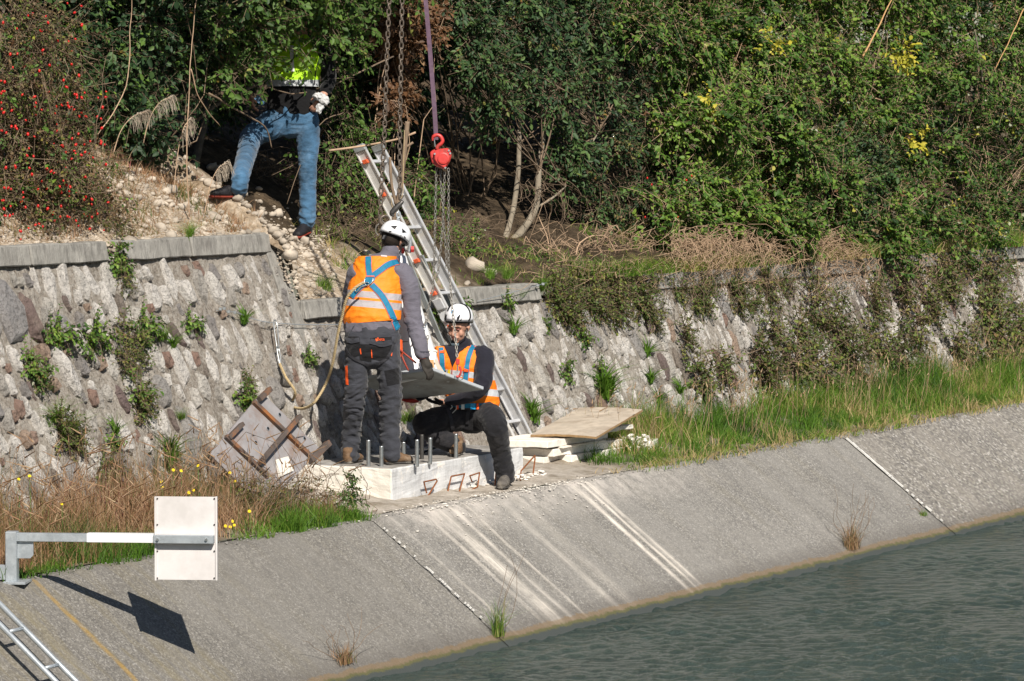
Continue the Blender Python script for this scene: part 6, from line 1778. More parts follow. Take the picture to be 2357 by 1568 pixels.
def projp(p_):
    d = Vector(p_) - CAM; z = d.dot(VD)
    return 1178.5 + F * d.dot(RT) / z, 784 - F * d.dot(UPV) / z
def bvh_of(obs):
    vs, fs = [], []
    for o in obs:
        w = parent_world(o) if True else 0
        b = len(vs); vs += [v.co + w for v in o.data.vertices]; fs += [tuple(b + i for i in p_.vertices) for p_ in o.data.polygons]
    return BVHTree.FromPolygons(vs, fs)
def cast(bv, px, py, off=.004):
    h = bv.ray_cast(CAM, ray(px, py))
    if h[0] is None: return None
    n_ = h[1] if h[1].dot(ray(px, py)) < 0 else -h[1]
    return h[0] + n_ * off, n_
def ribbon(name, bv, path, wpx, mat, parent, th=.004, off=.004, nsub=5, edge=None):
    """webbing laid on a body: path and width given where they show, surface found on the body"""
    P_ = curve_pts([Vector((a, b, 0)) for a, b in path], nsub)
    rows = []
    for i, p_ in enumerate(P_):
        t = (P_[min(i + 1, len(P_) - 1)] - P_[max(i - 1, 0)]).normalized(); s = Vector((-t.y, t.x, 0)) * wpx / 2
        r_ = [cast(bv, *(p_ + s * k).xy, off) for k in (-1, 0, 1)]
        ok = [q for q in r_ if q]
        if len(ok) < 1: continue
        md = cast(bv, p_.x, p_.y, off) or ok[0]
        dd = md[0]
        rr = []
        for q in r_:
            if q is None or (q[0] - dd).length > .12: rr.append(dd)
            else: rr.append(q[0])
        rows.append((rr, md[1]))
    if len(rows) < 2: return None
    V = []; Fc = []
    for rr, n_ in rows: V += rr + [q + n_ * th for q in rr]
    for i in range(len(rows) - 1):
        b = i * 6; c = b + 6
        for k in (3, 4): Fc.append((b + k, b + k + 1, c + k + 1, c + k))
        for k in (0, 1): Fc.append((b + k + 1, b + k, c + k, c + k + 1))
        Fc.append((b, b + 3, c + 3, c)); Fc.append((b + 2, c + 2, c + 5, b + 5))
    Fc.append((0, 1, 4, 3)); Fc.append((1, 2, 5, 4)); e = (len(rows) - 1) * 6
    Fc.append((e + 1, e, e + 3, e + 4)); Fc.append((e + 2, e + 1, e + 4, e + 5))
    mb = MB().add(V, Fc); return mb.obj(name, MAT[mat], parent)
def patch(name, bv, poly, mat, parent, off=.003, res=3.0, th=.003):
    """flat thing sewn on a body: polygon filled with a fine grid that follows the surface"""
    xs = [a for a, b in poly]; ys = [b for a, b in poly]
    def inside(x, y):
        c = False; n = len(poly)
        for i in range(n):
            x1_, y1_ = poly[i]; x2_, y2_ = poly[(i + 1) % n]
            if (y1_ > y) != (y2_ > y) and x < (x2_ - x1_) * (y - y1_) / (y2_ - y1_) + x1_: c = not c
        return c
    bm = bmesh.new()
    vs = [bm.verts.new((a, b, 0)) for a, b in poly]; f = bm.faces.new(vs)
    k = min(xs) + res
    while k < max(xs):
        bmesh.ops.bisect_plane(bm, geom=bm.verts[:] + bm.edges[:] + bm.faces[:], plane_co=(k, 0, 0), plane_no=(1, 0, 0)); k += res
    k = min(ys) + res
    while k < max(ys):
        bmesh.ops.bisect_plane(bm, geom=bm.verts[:] + bm.edges[:] + bm.faces[:], plane_co=(0, k, 0), plane_no=(0, 1, 0)); k += res
    bad = []
    for v in bm.verts:
        q = cast(bv, v.co.x, v.co.y, off)
        if q is None: bad.append(v)
        else: v.co = q[0]
    bmesh.ops.delete(bm, geom=bad, context='VERTS')
    if not bm.faces: bm.free(); return None
    me = bpy.data.meshes.new(name); bm.to_mesh(me); bm.free(); me.materials.append(MAT[mat])
    return mobj(name, me, parent)
def hand(c, d, n_, side, s=1.0, curl=.6, glove=0.0):
    """palm centre c, finger direction d, palm normal n_ (the palm faces n_), side: +-1 thumb side; returns pieces"""
    d = d.normalized(); n_ = (n_ - d * n_.dot(d)).normalized(); t = d.cross(n_) * side
    pc = [loft([c - d * .045 * s, c, c + d * .035 * s], [(.026 * s + glove, .016 * s + glove), (.039 * s + glove, .016 * s + glove), (.038 * s + glove, .013 * s + glove)], t, 12, 3)]
    for k, (o_, L) in enumerate(((.028, .07), (.0095, .08), (-.0095, .075), (-.027, .058))):
        a = c + d * .03 * s + t * o_ * s; pts = [a]; dd = d.copy(); cur = a
        for j, f in enumerate((.42, .33, .25)):
            dd = (dd * cos(curl * (.5 + .3 * j)) + n_ * sin(curl * (.5 + .3 * j))).normalized()
            cur = cur + dd * L * f * s; pts.append(cur)
        pc.append(loft(pts, [.0092 * s + glove, .0086 * s + glove, .008 * s + glove, .007 * s + glove], t, 8, 3))
    a = c - d * .02 * s + t * .03 * s
    pc.append(loft([a, a + (t * .7 + d * .6 + n_ * .3).normalized() * .035 * s, a + (t * .55 + d * .85 + n_ * .5).normalized() * .062 * s], [.013 * s + glove, .0105 * s + glove, .0085 * s + glove], n_, 8, 3))
    return pc
def head(c, f, u, s=1.0):
    """c: middle of the head; f: facing; u: up. returns pieces and anchor function"""
    f = f.normalized(); u = (u - f * u.dot(f)).normalized(); r_ = f.cross(u)
    A = lambda x, y, z: c + r_ * x * s + f * y * s + u * z * s
    pc = [ell(A(0, -.012, .03), r_ * .074 * s, f * .094 * s, u * .088 * s),
          ell(A(0, .022, -.045), r_ * .055 * s, f * .062 * s, u * .068 * s),
          loft([A(0, .03, -.085), A(0, .055, -.098)], [(.036 * s, .026 * s), (.022 * s, .018 * s)], r_, 12),
          loft([A(0, .080, .012), A(0, .096, -.012), A(0, .104, -.03), A(0, .088, -.036)], [.010 * s, .012 * s, .0155 * s, .012 * s], r_, 10),
          loft([A(-.048, .066, .024), A(0, .084, .028), A(.048, .066, .024)], [.010 * s] * 3, u, 8),
          loft([A(-.022, .078, -.058), A(0, .088, -.058), A(.022, .078, -.058)], [.009 * s, .012 * s, .009 * s], u, 8),
          ell(A(-.040, .055, -.03), r_ * .022 * s, f * .02 * s, u * .025 * s), ell(A(.040, .055, -.03), r_ * .022 * s, f * .02 * s, u * .025 * s)]
    for sg in (-1, 1):
        pc.append(loft([A(sg * .074, -.006, .015), A(sg * .084, -.014, .0), A(sg * .074, -.004, -.028)], [(.006 * s, .017 * s), (.006 * s, .02 * s), (.005 * s, .010 * s)], r_, 10))
    return pc, A
def helmet(root, c, ax, f, rx, ry, h, holes=None, mat='helmet'):
    """climbing-style helmet: c centre of the rim plane, ax its upward axis, f forward"""
    ax = ax.normalized(); f = (f - ax * f.dot(ax)).normalized(); s = ax.cross(f)
    hm = thing('safety_helmet', c, None, None)
    V = []; Fc = []; n = 40; rows = 14
    for i in range(rows + 1):
        q = (pi / 2) * i / rows * .999 + .0
        for k in range(n):
            t = 2 * pi * k / n
            rr = cos(q - .14) if i else cos(.14) * 1.03
            zz = sin(q) * h - (.012 if i == 0 else 0)
            dip = .022 * (max(0, -cos(t)) ** 1.5) * (1 - i / rows) - .010 * max(0, cos(t)) * (1 - i / rows)      # lower at the back
            V.append(c + f * cos(t) * ry * rr + s * sin(t) * rx * rr + ax * (zz - dip))
    for i in range(rows):
        for k in range(n):
            j = (k + 1) % n; Fc.append((i * n + k, i * n + j, (i + 1) * n + j, (i + 1) * n + k))
    Fc.append(tuple(rows * n + k for k in range(n)))
    b = len(V)
    for k in range(n):
        t = 2 * pi * k / n; dip = .022 * (max(0, -cos(t)) ** 1.5) - .010 * max(0, cos(t))
        V.append(c + f * cos(t) * ry * .93 + s * sin(t) * rx * .93 + ax * (.002 - dip))
    for k in range(n):
        j = (k + 1) % n; Fc.append((k, b + k, b + j, j))
    Fc.append(tuple(b + k for k in range(n))[::-1])
    mb = MB().add(V, Fc); sh_ = mb.obj('shell', MAT[mat], hm, smooth=True)
    pts = [c + f * cos(2 * pi * k / 24) * ry * .985 + s * sin(2 * pi * k / 24) * rx * .985 + ax * (-.014 - .022 * max(0, -cos(2 * pi * k / 24)) ** 1.5 + .010 * max(0, cos(2 * pi * k / 24))) for k in range(25)]
    MB().tube(pts, .0030, 6).obj('rim', MAT['blackplastic'], hm, smooth=True)
    ins = [c + f * cos(2 * pi * k / 24) * ry * .86 + s * sin(2 * pi * k / 24) * rx * .86 for k in range(25)]
    MB().tube([p_ - ax * .014 for p_ in ins], .008, 6).obj('headband', MAT['blackplastic'], hm, smooth=True)
    return hm, sh_
def wrinkle(amp, fz=16, fh=6, seed=0.0, knots=()):
    def fn(p_):
        a = noise.noise(Vector((p_.x * fh + seed, p_.y * fh, p_.z * fz + 2.5 * noise.noise(p_ * 5))))
        b = noise.noise(Vector((p_.x * fh * 2.4, p_.y * fh * 2.4 + seed, p_.z * fz * 1.9)))
        k = 1.0
        for (q, r_, g) in knots:
            k += g * math.exp(-((p_ - q).length / r_) ** 2)
        return max(-.009, min(.022, amp * k * ((1 - abs(a) * 3.2) * .6 + b * .7)))
    return fn
def boot(name, heel, toe, mat, solemat, root, shaft=None, s=1.0, laces=None):
    """heel and toe are points on the ground under the foot"""
    d = (toe - heel); L = d.length; d.normalize(); side = d.cross(UP).normalized()
    g = lambda a, z, w=0: heel + d * L * a + UP * z * s + side * w * s
    pcs = [loft([g(.10, .045), g(.35, .055), g(.62, .045), g(.88, .035)], [(.038 * s, .042 * s), (.040 * s, .048 * s), (.047 * s, .036 * s), (.040 * s, .028 * s)], side, 14, 4),
           loft([g(.14, .05), g(.16, .11), shaft if shaft is not None else g(.14, .17)], [(.040 * s, .048 * s), (.040 * s, .045 * s), (.045 * s, .05 * s)], side, 14, 3)]
    sole = [loft([g(.06, .012), g(.3, .012), g(.45, .012), g(.7, .012), g(.95, .014)], [(.036 * s, .013 * s), (.036 * s, .013 * s), (.036 * s, .013 * s), (.048 * s, .013 * s), (.036 * s, .013 * s)], side, 14, 4)]
    bo_ = blob('boot' if name == 'boot' else name, pcs, mat, root, .006, 2, wrinkle(.0022, 60, 40))
    blob('sole', sole, solemat, bo_, .005, 1)
    return bo_
def fix_sub(o):
    """children of a part keep world coordinates"""
    return o


# ------------------------------------------------------------------ worker with the orange vest seen from behind
D = 29.58
J = at_d
A_ = thing('person', at_z(855, 1072, BT), 'standing worker seen from behind in orange vest, blue harness and charcoal trousers', 'person')
foot_l = at_z(803, 1068, BT); foot_r = at_z(893, 1069.5, BT)
dl, dr = depth_of(foot_l), depth_of(foot_r)
fwdA = (DP * .9 + RT * .35).normalized()
hc_ = J(905, 553, D + .19); fA = (DP * .80 + RT * .45 - UP * .35).normalized(); uA = (UP * .85 + RT * .38 + DP * .3).normalized()
hp, HA = head(hc_, fA, uA)
sh_r = J(927, 632, D + .12); el_r = J(951, 735, D + .04); wr_r = J(973, 818, D - .05)
sh_l = J(822, 632, D + .12); el_l = J(806, 718, D + .30); wr_l = J(822, 838, D + .32)
hip_l = J(829, 800, D); kn_l = J(817, 925, D + .03); an_l = J(806, 1040, dl + .04)
hip_r = J(888, 800, D); kn_r = J(902, 925, D + .05); an_r = J(903, 1040, dr + .04)
hr = J(982, 842, D - .045); hl_ = J(823, 866, D + .36)
body = hp + [loft([J(903, 572, D + .17), J(890, 600, D + .15)], [.055, .06], RT),
    loft([J(890, 603, D + .14), J(872, 635, D + .13), J(866, 680, D + .10), J(858, 745, D + .02), J(857, 795, D), J(858, 820, D)], [(.10, .06), (.165, .09), (.165, .105), (.15, .10), (.165, .115), (.12, .09)], RT),
    loft([sh_r, el_r, wr_r, hr], [.052, .043, .03, .026], RT), loft([sh_l, el_l, wr_l, hl_], [.052, .043, .03, .026], RT),
    loft([hip_l, kn_l, J(809, 990, dl + .02), an_l], [.072, .045, .038, .028], RT), loft([hip_r, kn_r, J(897, 990, dr + .02), an_r], [.072, .045, .038, .028], RT),
    loft([an_l, foot_l + UP * .07, foot_l + UP * .045 + fwdA * .10], [.034, .032, .022], RT), loft([an_r, foot_r + UP * .07, foot_r + UP * .045 + RT * .08 + DP * .03], [.034, .032, .022], RT)]
hA = hand(hr + UPV * -.012, (UPV * -.75 + RT * .45 + VD * .1), (RT * -.35 + VD * .6 - UPV * .35), 1, 1.0, .55)
hAl = hand(hl_, (UPV * -.6 + VD * .5), VD, -1, 1.0, .6)
blob('body', body + hA + hAl, 'skin', A_, .0055, 3)
# trousers
TR = [loft([J(857, 752, D + .01), J(857, 790, D), J(858, 822, D)], [(.195, .125), (.205, .15), (.15, .12)], RT, 20),
      loft([J(826, 795, D), J(821, 860, D + .01), J(816, 925, D + .03), J(809, 990, dl + .02), J(806, 1050, dl + .03)], [(.102, .12), (.090, .11), (.076, .088), (.070, .08), (.064, .078)], RT, 18),
      loft([J(889, 795, D), J(896, 860, D + .01), J(899, 925, D + .04), J(897, 990, dr + .02), J(901, 1050, dr + .02)], [(.102, .12), (.090, .11), (.079, .09), (.073, .085), (.070, .08)], RT, 18)]
trA = blob('trousers', TR, 'trouser', A_, .0075, 3, wrinkle(.0085, 17, 7, 2.0, [(kn_l, .16, .9), (kn_r, .16, .9), (an_l, .14, 1.2), (an_r, .14, 1.2)]))
# jacket
jk = [loft([J(857, 762, D + .01), J(857, 742, D + .02), J(862, 690, D + .08), J(868, 645, D + .12), J(878, 615, D + .14), J(890, 598, D + .15)], [(.205, .135), (.198, .130), (.190, .130), (.185, .12), (.14, .10), (.075, .075)], RT, 20),
      loft([J(893, 598, D + .15), J(900, 576, D + .17)], [(.075, .07), (.065, .065)], RT, 14),
      loft([J(912, 628, D + .12), sh_r, J(945, 675, D + .08), el_r, J(962, 775, D - .0), wr_r + UPV * .0], [.085, .083, .074, .066, .058, .052], RT, 16),
      loft([J(838, 630, D + .12), sh_l, el_l, J(816, 780, D + .30), wr_l], [.085, .08, .066, .056, .045], RT, 16)]
jkA = blob('jacket', jk, 'jacket', A_, .0075, 3, wrinkle(.006, 15, 9, 7.0, [(el_r, .13, 1.3)]))
MAT['vestA'] = vest_mat('orange_hi_vis_rear', (.93, .235, .012), [(672, 687, (.36, .335, .35)), (693, 709, (.38, .355, .37))])
vs_ = [loft([J(856, 742, D + .02), J(860, 700, D + .065), J(866, 650, D + .115), J(871, 622, D + .13), J(882, 603, D + .14), J(888, 594, D + .145)], [(.214, .152), (.207, .150), (.200, .145), (.195, .132), (.135, .115), (.095, .095)], RT, 26)]
vsA = blob('vest', vs_, 'vestA', A_, .007, 2, wrinkle(.0065, 12, 8, 4.0), cut=[(J(857, 741, D), (UPV * -1 + RT * .08)), (J(888, 590, D + .14), UPV)], attr=lambda c: projp(c)[1] - .09 * (projp(c)[0] - 860))
bvA = bvh_of([vsA, jkA]); bvT = bvh_of([trA])
c2 = lambda x, y: (743.7 + x * .1917, 490.5 + y * .1917)
hs = []
for pth in ([(545, 530), (548, 640), (560, 755)], [(915, 585), (800, 612), (700, 680), (585, 768)], [(548, 820), (440, 900), (345, 1010)], [(585, 862), (700, 990), (785, 1140), (845, 1280), (892, 1395)]):
    ribbon('harness_strap', bvA, [c2(*q) for q in pth], 15.2, 'strapedge', A_, .003, .003)
    ribbon('harness_strap', bvA, [c2(*q) for q in pth], 12.4, 'strapblue', A_, .004, .005)
patch('harness_plate', bvA, [c2(*q) for q in ((520, 765), (610, 768), (625, 800), (580, 860), (520, 850), (500, 800))], 'strapblue', A_, .012)
ribbon('strap_loop', bvA, [c2(515, 768), c2(620, 772)], 3.2, 'strapedge', A_, .005, .012)
rc = [cast(bvA, *c2(x, y), .016)[0] for x, y in ((505, 800), (500, 850), (530, 878), (570, 862), (597, 825), (600, 795))]
MB().tube(curve_pts(rc, 4), .0035, 6).obj('d_ring', MAT['zinc'], A_, smooth=True)
rc = [cast(bvA, *c2(x, y), .022)[0] for x, y in ((560, 850), (525, 845), (490, 850), (450, 885), (410, 935), (425, 955), (470, 905), (520, 880), (560, 872))]
tag(MB().tube(curve_pts(rc, 4), .004, 6).obj('carabiner', MAT['zinc'], smooth=True), 'steel carabiner joining the rope to the ring on the harness back', 'carabiner')
q_ = c2(695, 512); patch('label_tag', bvA, [c2(695, 508), c2(765, 512), c2(765, 528), c2(695, 524)], 'whitepaint', A_, .006)
c1_ = lambda x, y: (696.3 + x * .4541, 474.7 + y * .4541)
for nm, poly, mt in (('back_pocket', ((213, 660), (288, 662), (298, 752), (250, 772), (212, 735)), 'blackpad'), ('back_pocket', ((345, 668), (452, 662), (448, 742), (402, 788), (350, 772)), 'blackpad'),
                     ('knee_patch', ((415, 835), (485, 820), (490, 900), (430, 910)), 'blackpad'), ('seat_panel', ((285, 700), (345, 700), (350, 790), (290, 780)), 'blackpad'),
                     ('orange_zip', ((219, 812), (231, 808), (236, 908), (222, 905)), 'orangefab'), ('pocket_piping', ((291, 722), (297, 720), (300, 750), (294, 750)), 'orangefab'), ('pocket_piping', ((347, 725), (351, 725), (355, 768), (350, 768)), 'orangefab'),
                     ('pocket_piping', ((448, 735), (455, 735), (452, 760), (447, 758)), 'orangefab')):
    patch(nm, bvT, [c1_(*q) for q in poly], mt, A_, .005 if mt == 'orangefab' else .003)
ribbon('pocket_flap', bvT, [c1_(345, 684), c1_(400, 698), c1_(450, 690)], 12, 'trouser', A_, .004, .006)
ribbon('pocket_flap', bvT, [c1_(213, 672), c1_(250, 684), c1_(288, 678)], 10, 'trouser', A_, .004, .006)
ribbon('leg_strap', bvT, [c1_(205, 690), c1_(245, 760), c1_(320, 800), c1_(350, 806)], 6, 'darkstrap', A_, .004, .006)
ribbon('leg_strap', bvT, [c1_(378, 800), c1_(420, 780), c1_(450, 730), c1_(462, 690)], 6, 'darkstrap', A_, .004, .006)
# lettering on the pocket
tc = bpy.data.curves.new('pocket_logo', 'FONT'); tc.body = 'Beta'; tc.size = .032; tc.extrude = .0008; tc.align_x = 'CENTER'; tc.align_y = 'CENTER'; tc.materials.append(MAT['orangefab'])
tto = bpy.data.objects.new('tmp', tc); COL.objects.link(tto)
tme = bpy.data.meshes.new_from_object(tto.evaluated_get(bpy.context.evaluated_depsgraph_get())); bpy.data.objects.remove(tto)
to = bpy.data.objects.new('pocket_logo', tme); link(to, A_)
hitp = cast(bvT, *c1_(394, 679), .018)
to.matrix_local = Matrix(((RT.x, UPV.x, -VD.x, hitp[0].x - A_.location.x), (RT.y, UPV.y, -VD.y, hitp[0].y - A_.location.y), (RT.z, UPV.z, -VD.z, hitp[0].z - A_.location.z), (0, 0, 0, 1)))
patch('logo_mark', bvT, [c1_(370, 674), c1_(379, 673), c1_(380, 684), c1_(372, 686)], 'orangefab', A_, .012)
# orange tab at the hip
MB().poly_prism([J(917, 780, D + .10), J(926, 783, D + .10), (J(927, 820, D + .10)), J(920, 822, D + .10)], VD * .02).obj('orange_tab', MAT['orangefab'], A_, bevel=.003)
# gloves
blob('glove', hand(hr + UPV * -.012, (UPV * -.75 + RT * .45 + VD * .1), (RT * -.35 + VD * .6 - UPV * .35), 1, 1.0, .55, .0035) + [loft([wr_r + UPV * .005, hr + UPV * -.0], [.039, .036], RT, 12, 3)], 'glove', A_, .0045, 2)
blob('glove', hand(hl_, (UPV * -.6 + VD * .5), VD, -1, 1.0, .6, .0035) + [loft([wr_l, hl_], [.037, .034], RT, 12, 3)], 'glove', A_, .006, 2)
MB().tube([wr_r + UPV * .03, wr_r - UPV * .018], [.05, .044], 14).obj('cuff', MAT['jacketdark'], A_, smooth=True)
MB().tube([wr_r - UPV * .016, wr_r - UPV * .026], [.040, .040], 12).obj('glove_cuff', MAT['cable'], A_, smooth=True)
boot('boot', foot_l - fwdA * .05, foot_l + fwdA * .22, 'boot', 'sole', A_, an_l - UP * .02)
dd_ = (RT * .93 + DP * .36).normalized()
boot('boot', foot_r - dd_ * .03, foot_r + dd_ * .20 , 'boot', 'sole', A_, an_r - UP * .02)
# hair and helmet
blob('hair', [ell(hc_ - fA * .02 + uA * .012, fA.cross(uA).normalized() * .080, fA * .092, uA * .085)], 'hair', A_, .006, 2)
hm, shl = helmet(None, hc_ + uA * .030 - fA * .004, (uA + fA * .05), fA, .112, .132, .118)
tag(hm, 'white ventilated helmet on the standing worker, seen from behind', 'helmet')
bvh = bvh_of([shl])
for poly in (((810, 155), (892, 152), (862, 205)), ((945, 180), (1002, 234), (950, 240)), ((780, 234), (800, 212), (826, 215), (815, 234)), ((972, 272), (990, 292), (988, 312), (974, 300)), ((733, 310), (742, 308), (743, 320), (734, 321)), ((958, 398), (967, 397), (968, 408), (959, 409))):
    patch('vent_hole', bvh, [c2(*q) for q in poly], 'blackplastic', hm, .0015, 2.5)
ribbon('strap_line', bvh, [c2(862, 262), c2(856, 360)], 1.1, 'blackplastic', hm, .001, .001)
ribbon('strap_line', bvh, [c2(938, 264), c2(905, 310), c2(872, 360)], 1.1, 'blackplastic', hm, .001, .001)
MB().box(hc_ - fA * .118 - uA * .022, RT * .011, uA * .02, fA * .012).obj('adjuster', MAT['blackplastic'], hm, bevel=.004)
MB().tube(curve_pts([HA(.078, -.01, 0), HA(.082, .02, -.06), HA(.03, .06, -.12)], 4), .0045, 5).obj('chin_strap', MAT['blackplastic'], hm)
MB().tube(curve_pts([HA(-.078, -.01, 0), HA(-.082, .02, -.06), HA(-.03, .06, -.12)], 4), .0045, 5).obj('chin_strap', MAT['blackplastic'], hm)

# ------------------------------------------------------------------ crouching worker
D = 30.48
fr_ = at_z(1163, 1122, .0); fl_ = at_z(1050, 1050, BT); dR, dL = depth_of(fr_), depth_of(fl_)
B_p = thing('person', (fr_ + fl_) / 2, 'crouching worker in orange vest and black clothes with a lowered face mask', 'person')
hb = J(1055, 754, D - .06); fB = (DP * -.86 - RT * .36 - UP * .22).normalized(); uB = (UP * .93 - DP * .22 - RT * .06).normalized()
hpB, HB = head(hb, fB, uB, 1.0)
sL = J(1017, 820, D - .02); eL = J(1002, 880, D - .05); wL = J(965, 912, D + .02)
sR = J(1113, 822, D - .02); eR = J(1108, 888, D - .16); wR = J(1045, 924, D - .02)
hhL = J(947, 922, D + .04); hhR = J(1012, 926, D + .02)
hipL = J(1062, 958, D + .12); knL = J(972, 974, D - .08); anL = J(1057, 1030, dL + .10)
hipR = J(1108, 955, D + .12); knR = J(1143, 985, D - .17); anR = J(1163, 1092, dR + .02)
body = hpB + [loft([J(1058, 785, D - .02), J(1066, 812, D + .02)], [.055, .06], RT),
    loft([J(1066, 808, D + .02), J(1068, 832, D + .02), J(1074, 870, D + .05), J(1084, 925, D + .10), J(1086, 955, D + .14)], [(.11, .07), (.165, .10), (.165, .11), (.15, .11), (.15, .12)], RT),
    loft([sL, eL, wL, hhL], [.05, .042, .03, .026], RT), loft([sR, eR, wR, hhR], [.05, .042, .03, .026], RT),
    loft([hipL, knL], [.08, .058], UP), loft([knL, J(1005, 1005, D - .02), J(1045, 1022, dL + .08), anL], [.052, .05, .042, .036], RT), loft([hipR, knR], [.08, .058], RT), loft([knR, J(1151, 1030, dR - .08), anR], [.048, .042, .03], RT),
    loft([anR, fr_ + UP * .06, fr_ + UP * .04 - DP * .06], [.034, .03, .022], RT), loft([anL, fl_ + UP * .06, fl_ + UP * .04 - DP * .04], [.034, .03, .022], RT)]
hB1 = hand(hhL, RT * -.9 + VD * .2, UPV, 1, 1.0, .35); hB2 = hand(hhR, RT * -.95 + VD * .1, UPV, -1, 1.0, .35)
bodyB = blob('body', body + hB1 + hB2, 'skin', B_p, .005, 2)
fl1 = [loft([J(1086, 935, D + .12), J(1080, 905, D + .09), J(1074, 870, D + .05), J(1068, 838, D + .02), J(1066, 815, D + .02), J(1064, 800, D)], [(.175, .13), (.180, .13), (.188, .13), (.19, .125), (.135, .10), (.08, .08)], RT, 20),
       loft([J(1065, 806, D), J(1058, 790, D - .03)], [(.082, .075), (.075, .07)], RT, 14),
       loft([J(1095, 822, D), sR, J(1113, 855, D - .10), eR, J(1080, 910, D - .09), J(1032, 925, D)], [.085, .085, .075, .066, .056, .040], RT, 16),
       loft([J(1035, 822, D), sL, J(1008, 850, D - .04), eL, J(985, 898, D - .02), wL], [.085, .08, .07, .062, .052, .040], RT, 16)]
flB = blob('fleece', fl1, 'fleece', B_p, .007, 3, wrinkle(.0045, 14, 9, 3.0, [(eR, .12, 1.0)]))
MAT['vestB'] = vest_mat('orange_hi_vis_front', (.93, .22, .012), [(860, 874, (.50, .52, .55)), (895, 911, (.50, .52, .55))])
vB = [loft([J(1092, 938, D + .11), J(1088, 918, D + .10), J(1078, 875, D + .055), J(1070, 840, D + .02), J(1067, 820, D + .015), J(1066, 802, D + .01)], [(.20, .155), (.198, .150), (.198, .148), (.200, .142), (.190, .125), (.115, .105)], RT, 24), loft([J(1035, 818, D), J(1018, 820, D - .02), J(1010, 838, D - .03)], [.098, .096, .088], RT, 14)]
vsB = blob('vest', vB, 'vestB', B_p, .007, 2, wrinkle(.007, 13, 7, 9.0), cut=[(J(1092, 936, D), (UPV * -1)), (J(1066, 797, D), UPV)], attr=lambda c: projp(c)[1] - .10 * (projp(c)[0] - 1120))
bvB = bvh_of([vsB, flB])
c3 = lambda x, y: (910 + x * .2019, 672.5 + y * .2019)
for nm, poly, mt in (('open_collar', ((545, 590), (600, 560), (690, 620), (790, 570), (850, 520), (850, 600), (790, 645), (735, 680), (695, 770), (655, 860), (620, 760), (580, 670)), 'fleece'),
                     ('pocket', ((600, 885), (630, 880), (632, 945), (602, 945)), 'flower'),):
    patch(nm, bvB, [c3(*q) for q in poly], mt, B_p, .006)
ribbon('zip', bvB, [c3(655, 860), c3(648, 960), c3(645, 1020)], 1.6, 'strapedge', B_p, .002, .006)
for pth in ([(520, 640), (528, 740), (535, 900)], [(945, 540), (880, 620), (835, 740), (815, 860), (800, 1000)]):
    ribbon('harness_strap', bvB, [c3(*q) for q in pth], 12.5, 'strapedge', B_p, .003, .004)
    ribbon('harness_strap', bvB, [c3(*q) for q in pth], 10.0, 'strapblue', B_p, .004, .006)
ribbon('strap_tab', bvB, [c3(508, 692), c3(562, 688)], 4.5, 'orangefab', B_p, .005, .012)
ribbon('strap_tab', bvB, [c3(785, 885), c3(830, 890)], 4.5, 'orangefab', B_p, .005, .012)
TRB = [loft([J(1086, 925, D + .10), J(1086, 945, D + .12), J(1086, 962, D + .13)], [(.178, .14), (.19, .155), (.17, .15)], RT, 20),
       loft([J(1062, 958, D + .10), J(1020, 965, D + .0), knL], [(.115, .11), (.105, .105), (.088, .085)], UP, 18),
       loft([knL, J(1005, 1005, D - .02), J(1045, 1022, dL + .08), anL], [(.085, .085), (.082, .08), (.068, .068), (.06, .06)], RT, 18),
       loft([J(1108, 955, D + .10), J(1128, 962, D - .04), knR], [(.12, .115), (.108, .11), (.092, .095)], RT, 18),
       loft([knR, J(1151, 1030, dR - .08), J(1162, 1085, dR), J(1164, 1100, dR + .01)], [(.088, .09), (.078, .082), (.073, .075), (.072, .072)], RT, 18)]
trB = blob('trousers', TRB, 'trouserblack', B_p, .0075, 3, wrinkle(.006, 14, 9, 5.0, [(anR, .12, 1.2), (knR, .12, .4)]))
bvTB = bvh_of([trB])
patch('knee_pad', bvTB, [(1128, 972), (1148, 968), (1158, 990), (1156, 1012), (1136, 1015), (1128, 995)], 'trouserdust', B_p, .004) if 'trouserdust' in MAT else None
bl = J(1086, 932, D + .10)
nn = 30; mbB = MB()
def belt(r1_, r2_, c, up_, h, nm, mat, a0=0, a1=360, th=.004):
    V = []; Fc = []; k0 = 36
    for k in range(k0 + 1):
        q = radians(a0 + (a1 - a0) * k / k0); o_ = RT * cos(q) * r1_ + DP * sin(q) * r2_
        for dz, e in ((-h / 2, 1), (h / 2, 1), (h / 2, 1.03), (-h / 2, 1.03)): V.append(c + o_ * e + up_ * dz)
    for k in range(k0):
        for j in range(4): Fc.append((k * 4 + j, k * 4 + (j + 1) % 4, (k + 1) * 4 + (j + 1) % 4, (k + 1) * 4 + j))
    return MB().add(V, Fc).obj(nm, MAT[mat], B_p)
belt(.192, .157, bl, UP, .045, 'harness_belt', 'strapblue')
belt(.197, .162, bl - UP * .020, UP, .012, 'belt_trim', 'darkstrap'); 
MAT['bluebuckle'] = simple('blue_buckle', (.02, .28, .55), .4)
for (px, wd, mt, nm) in ((1053, .020, 'orangefab', 'belt_tab'), (1066, .026, 'zinc', 'buckle'), (1089, .04, 'bluebuckle', 'buckle'), (1100, .018, 'orangefab', 'belt_tab')):
    q = bl + RT * ((px - 1086) / 300.); q = q - DP * (sqrt(max(.01, 1 - ((px - 1086) / 300. / .192) ** 2)) * .157 + .012)
    MB().box(q, RT * wd / 2, UP * .024, DP * .006).obj(nm, MAT[mt], B_p, bevel=.002)
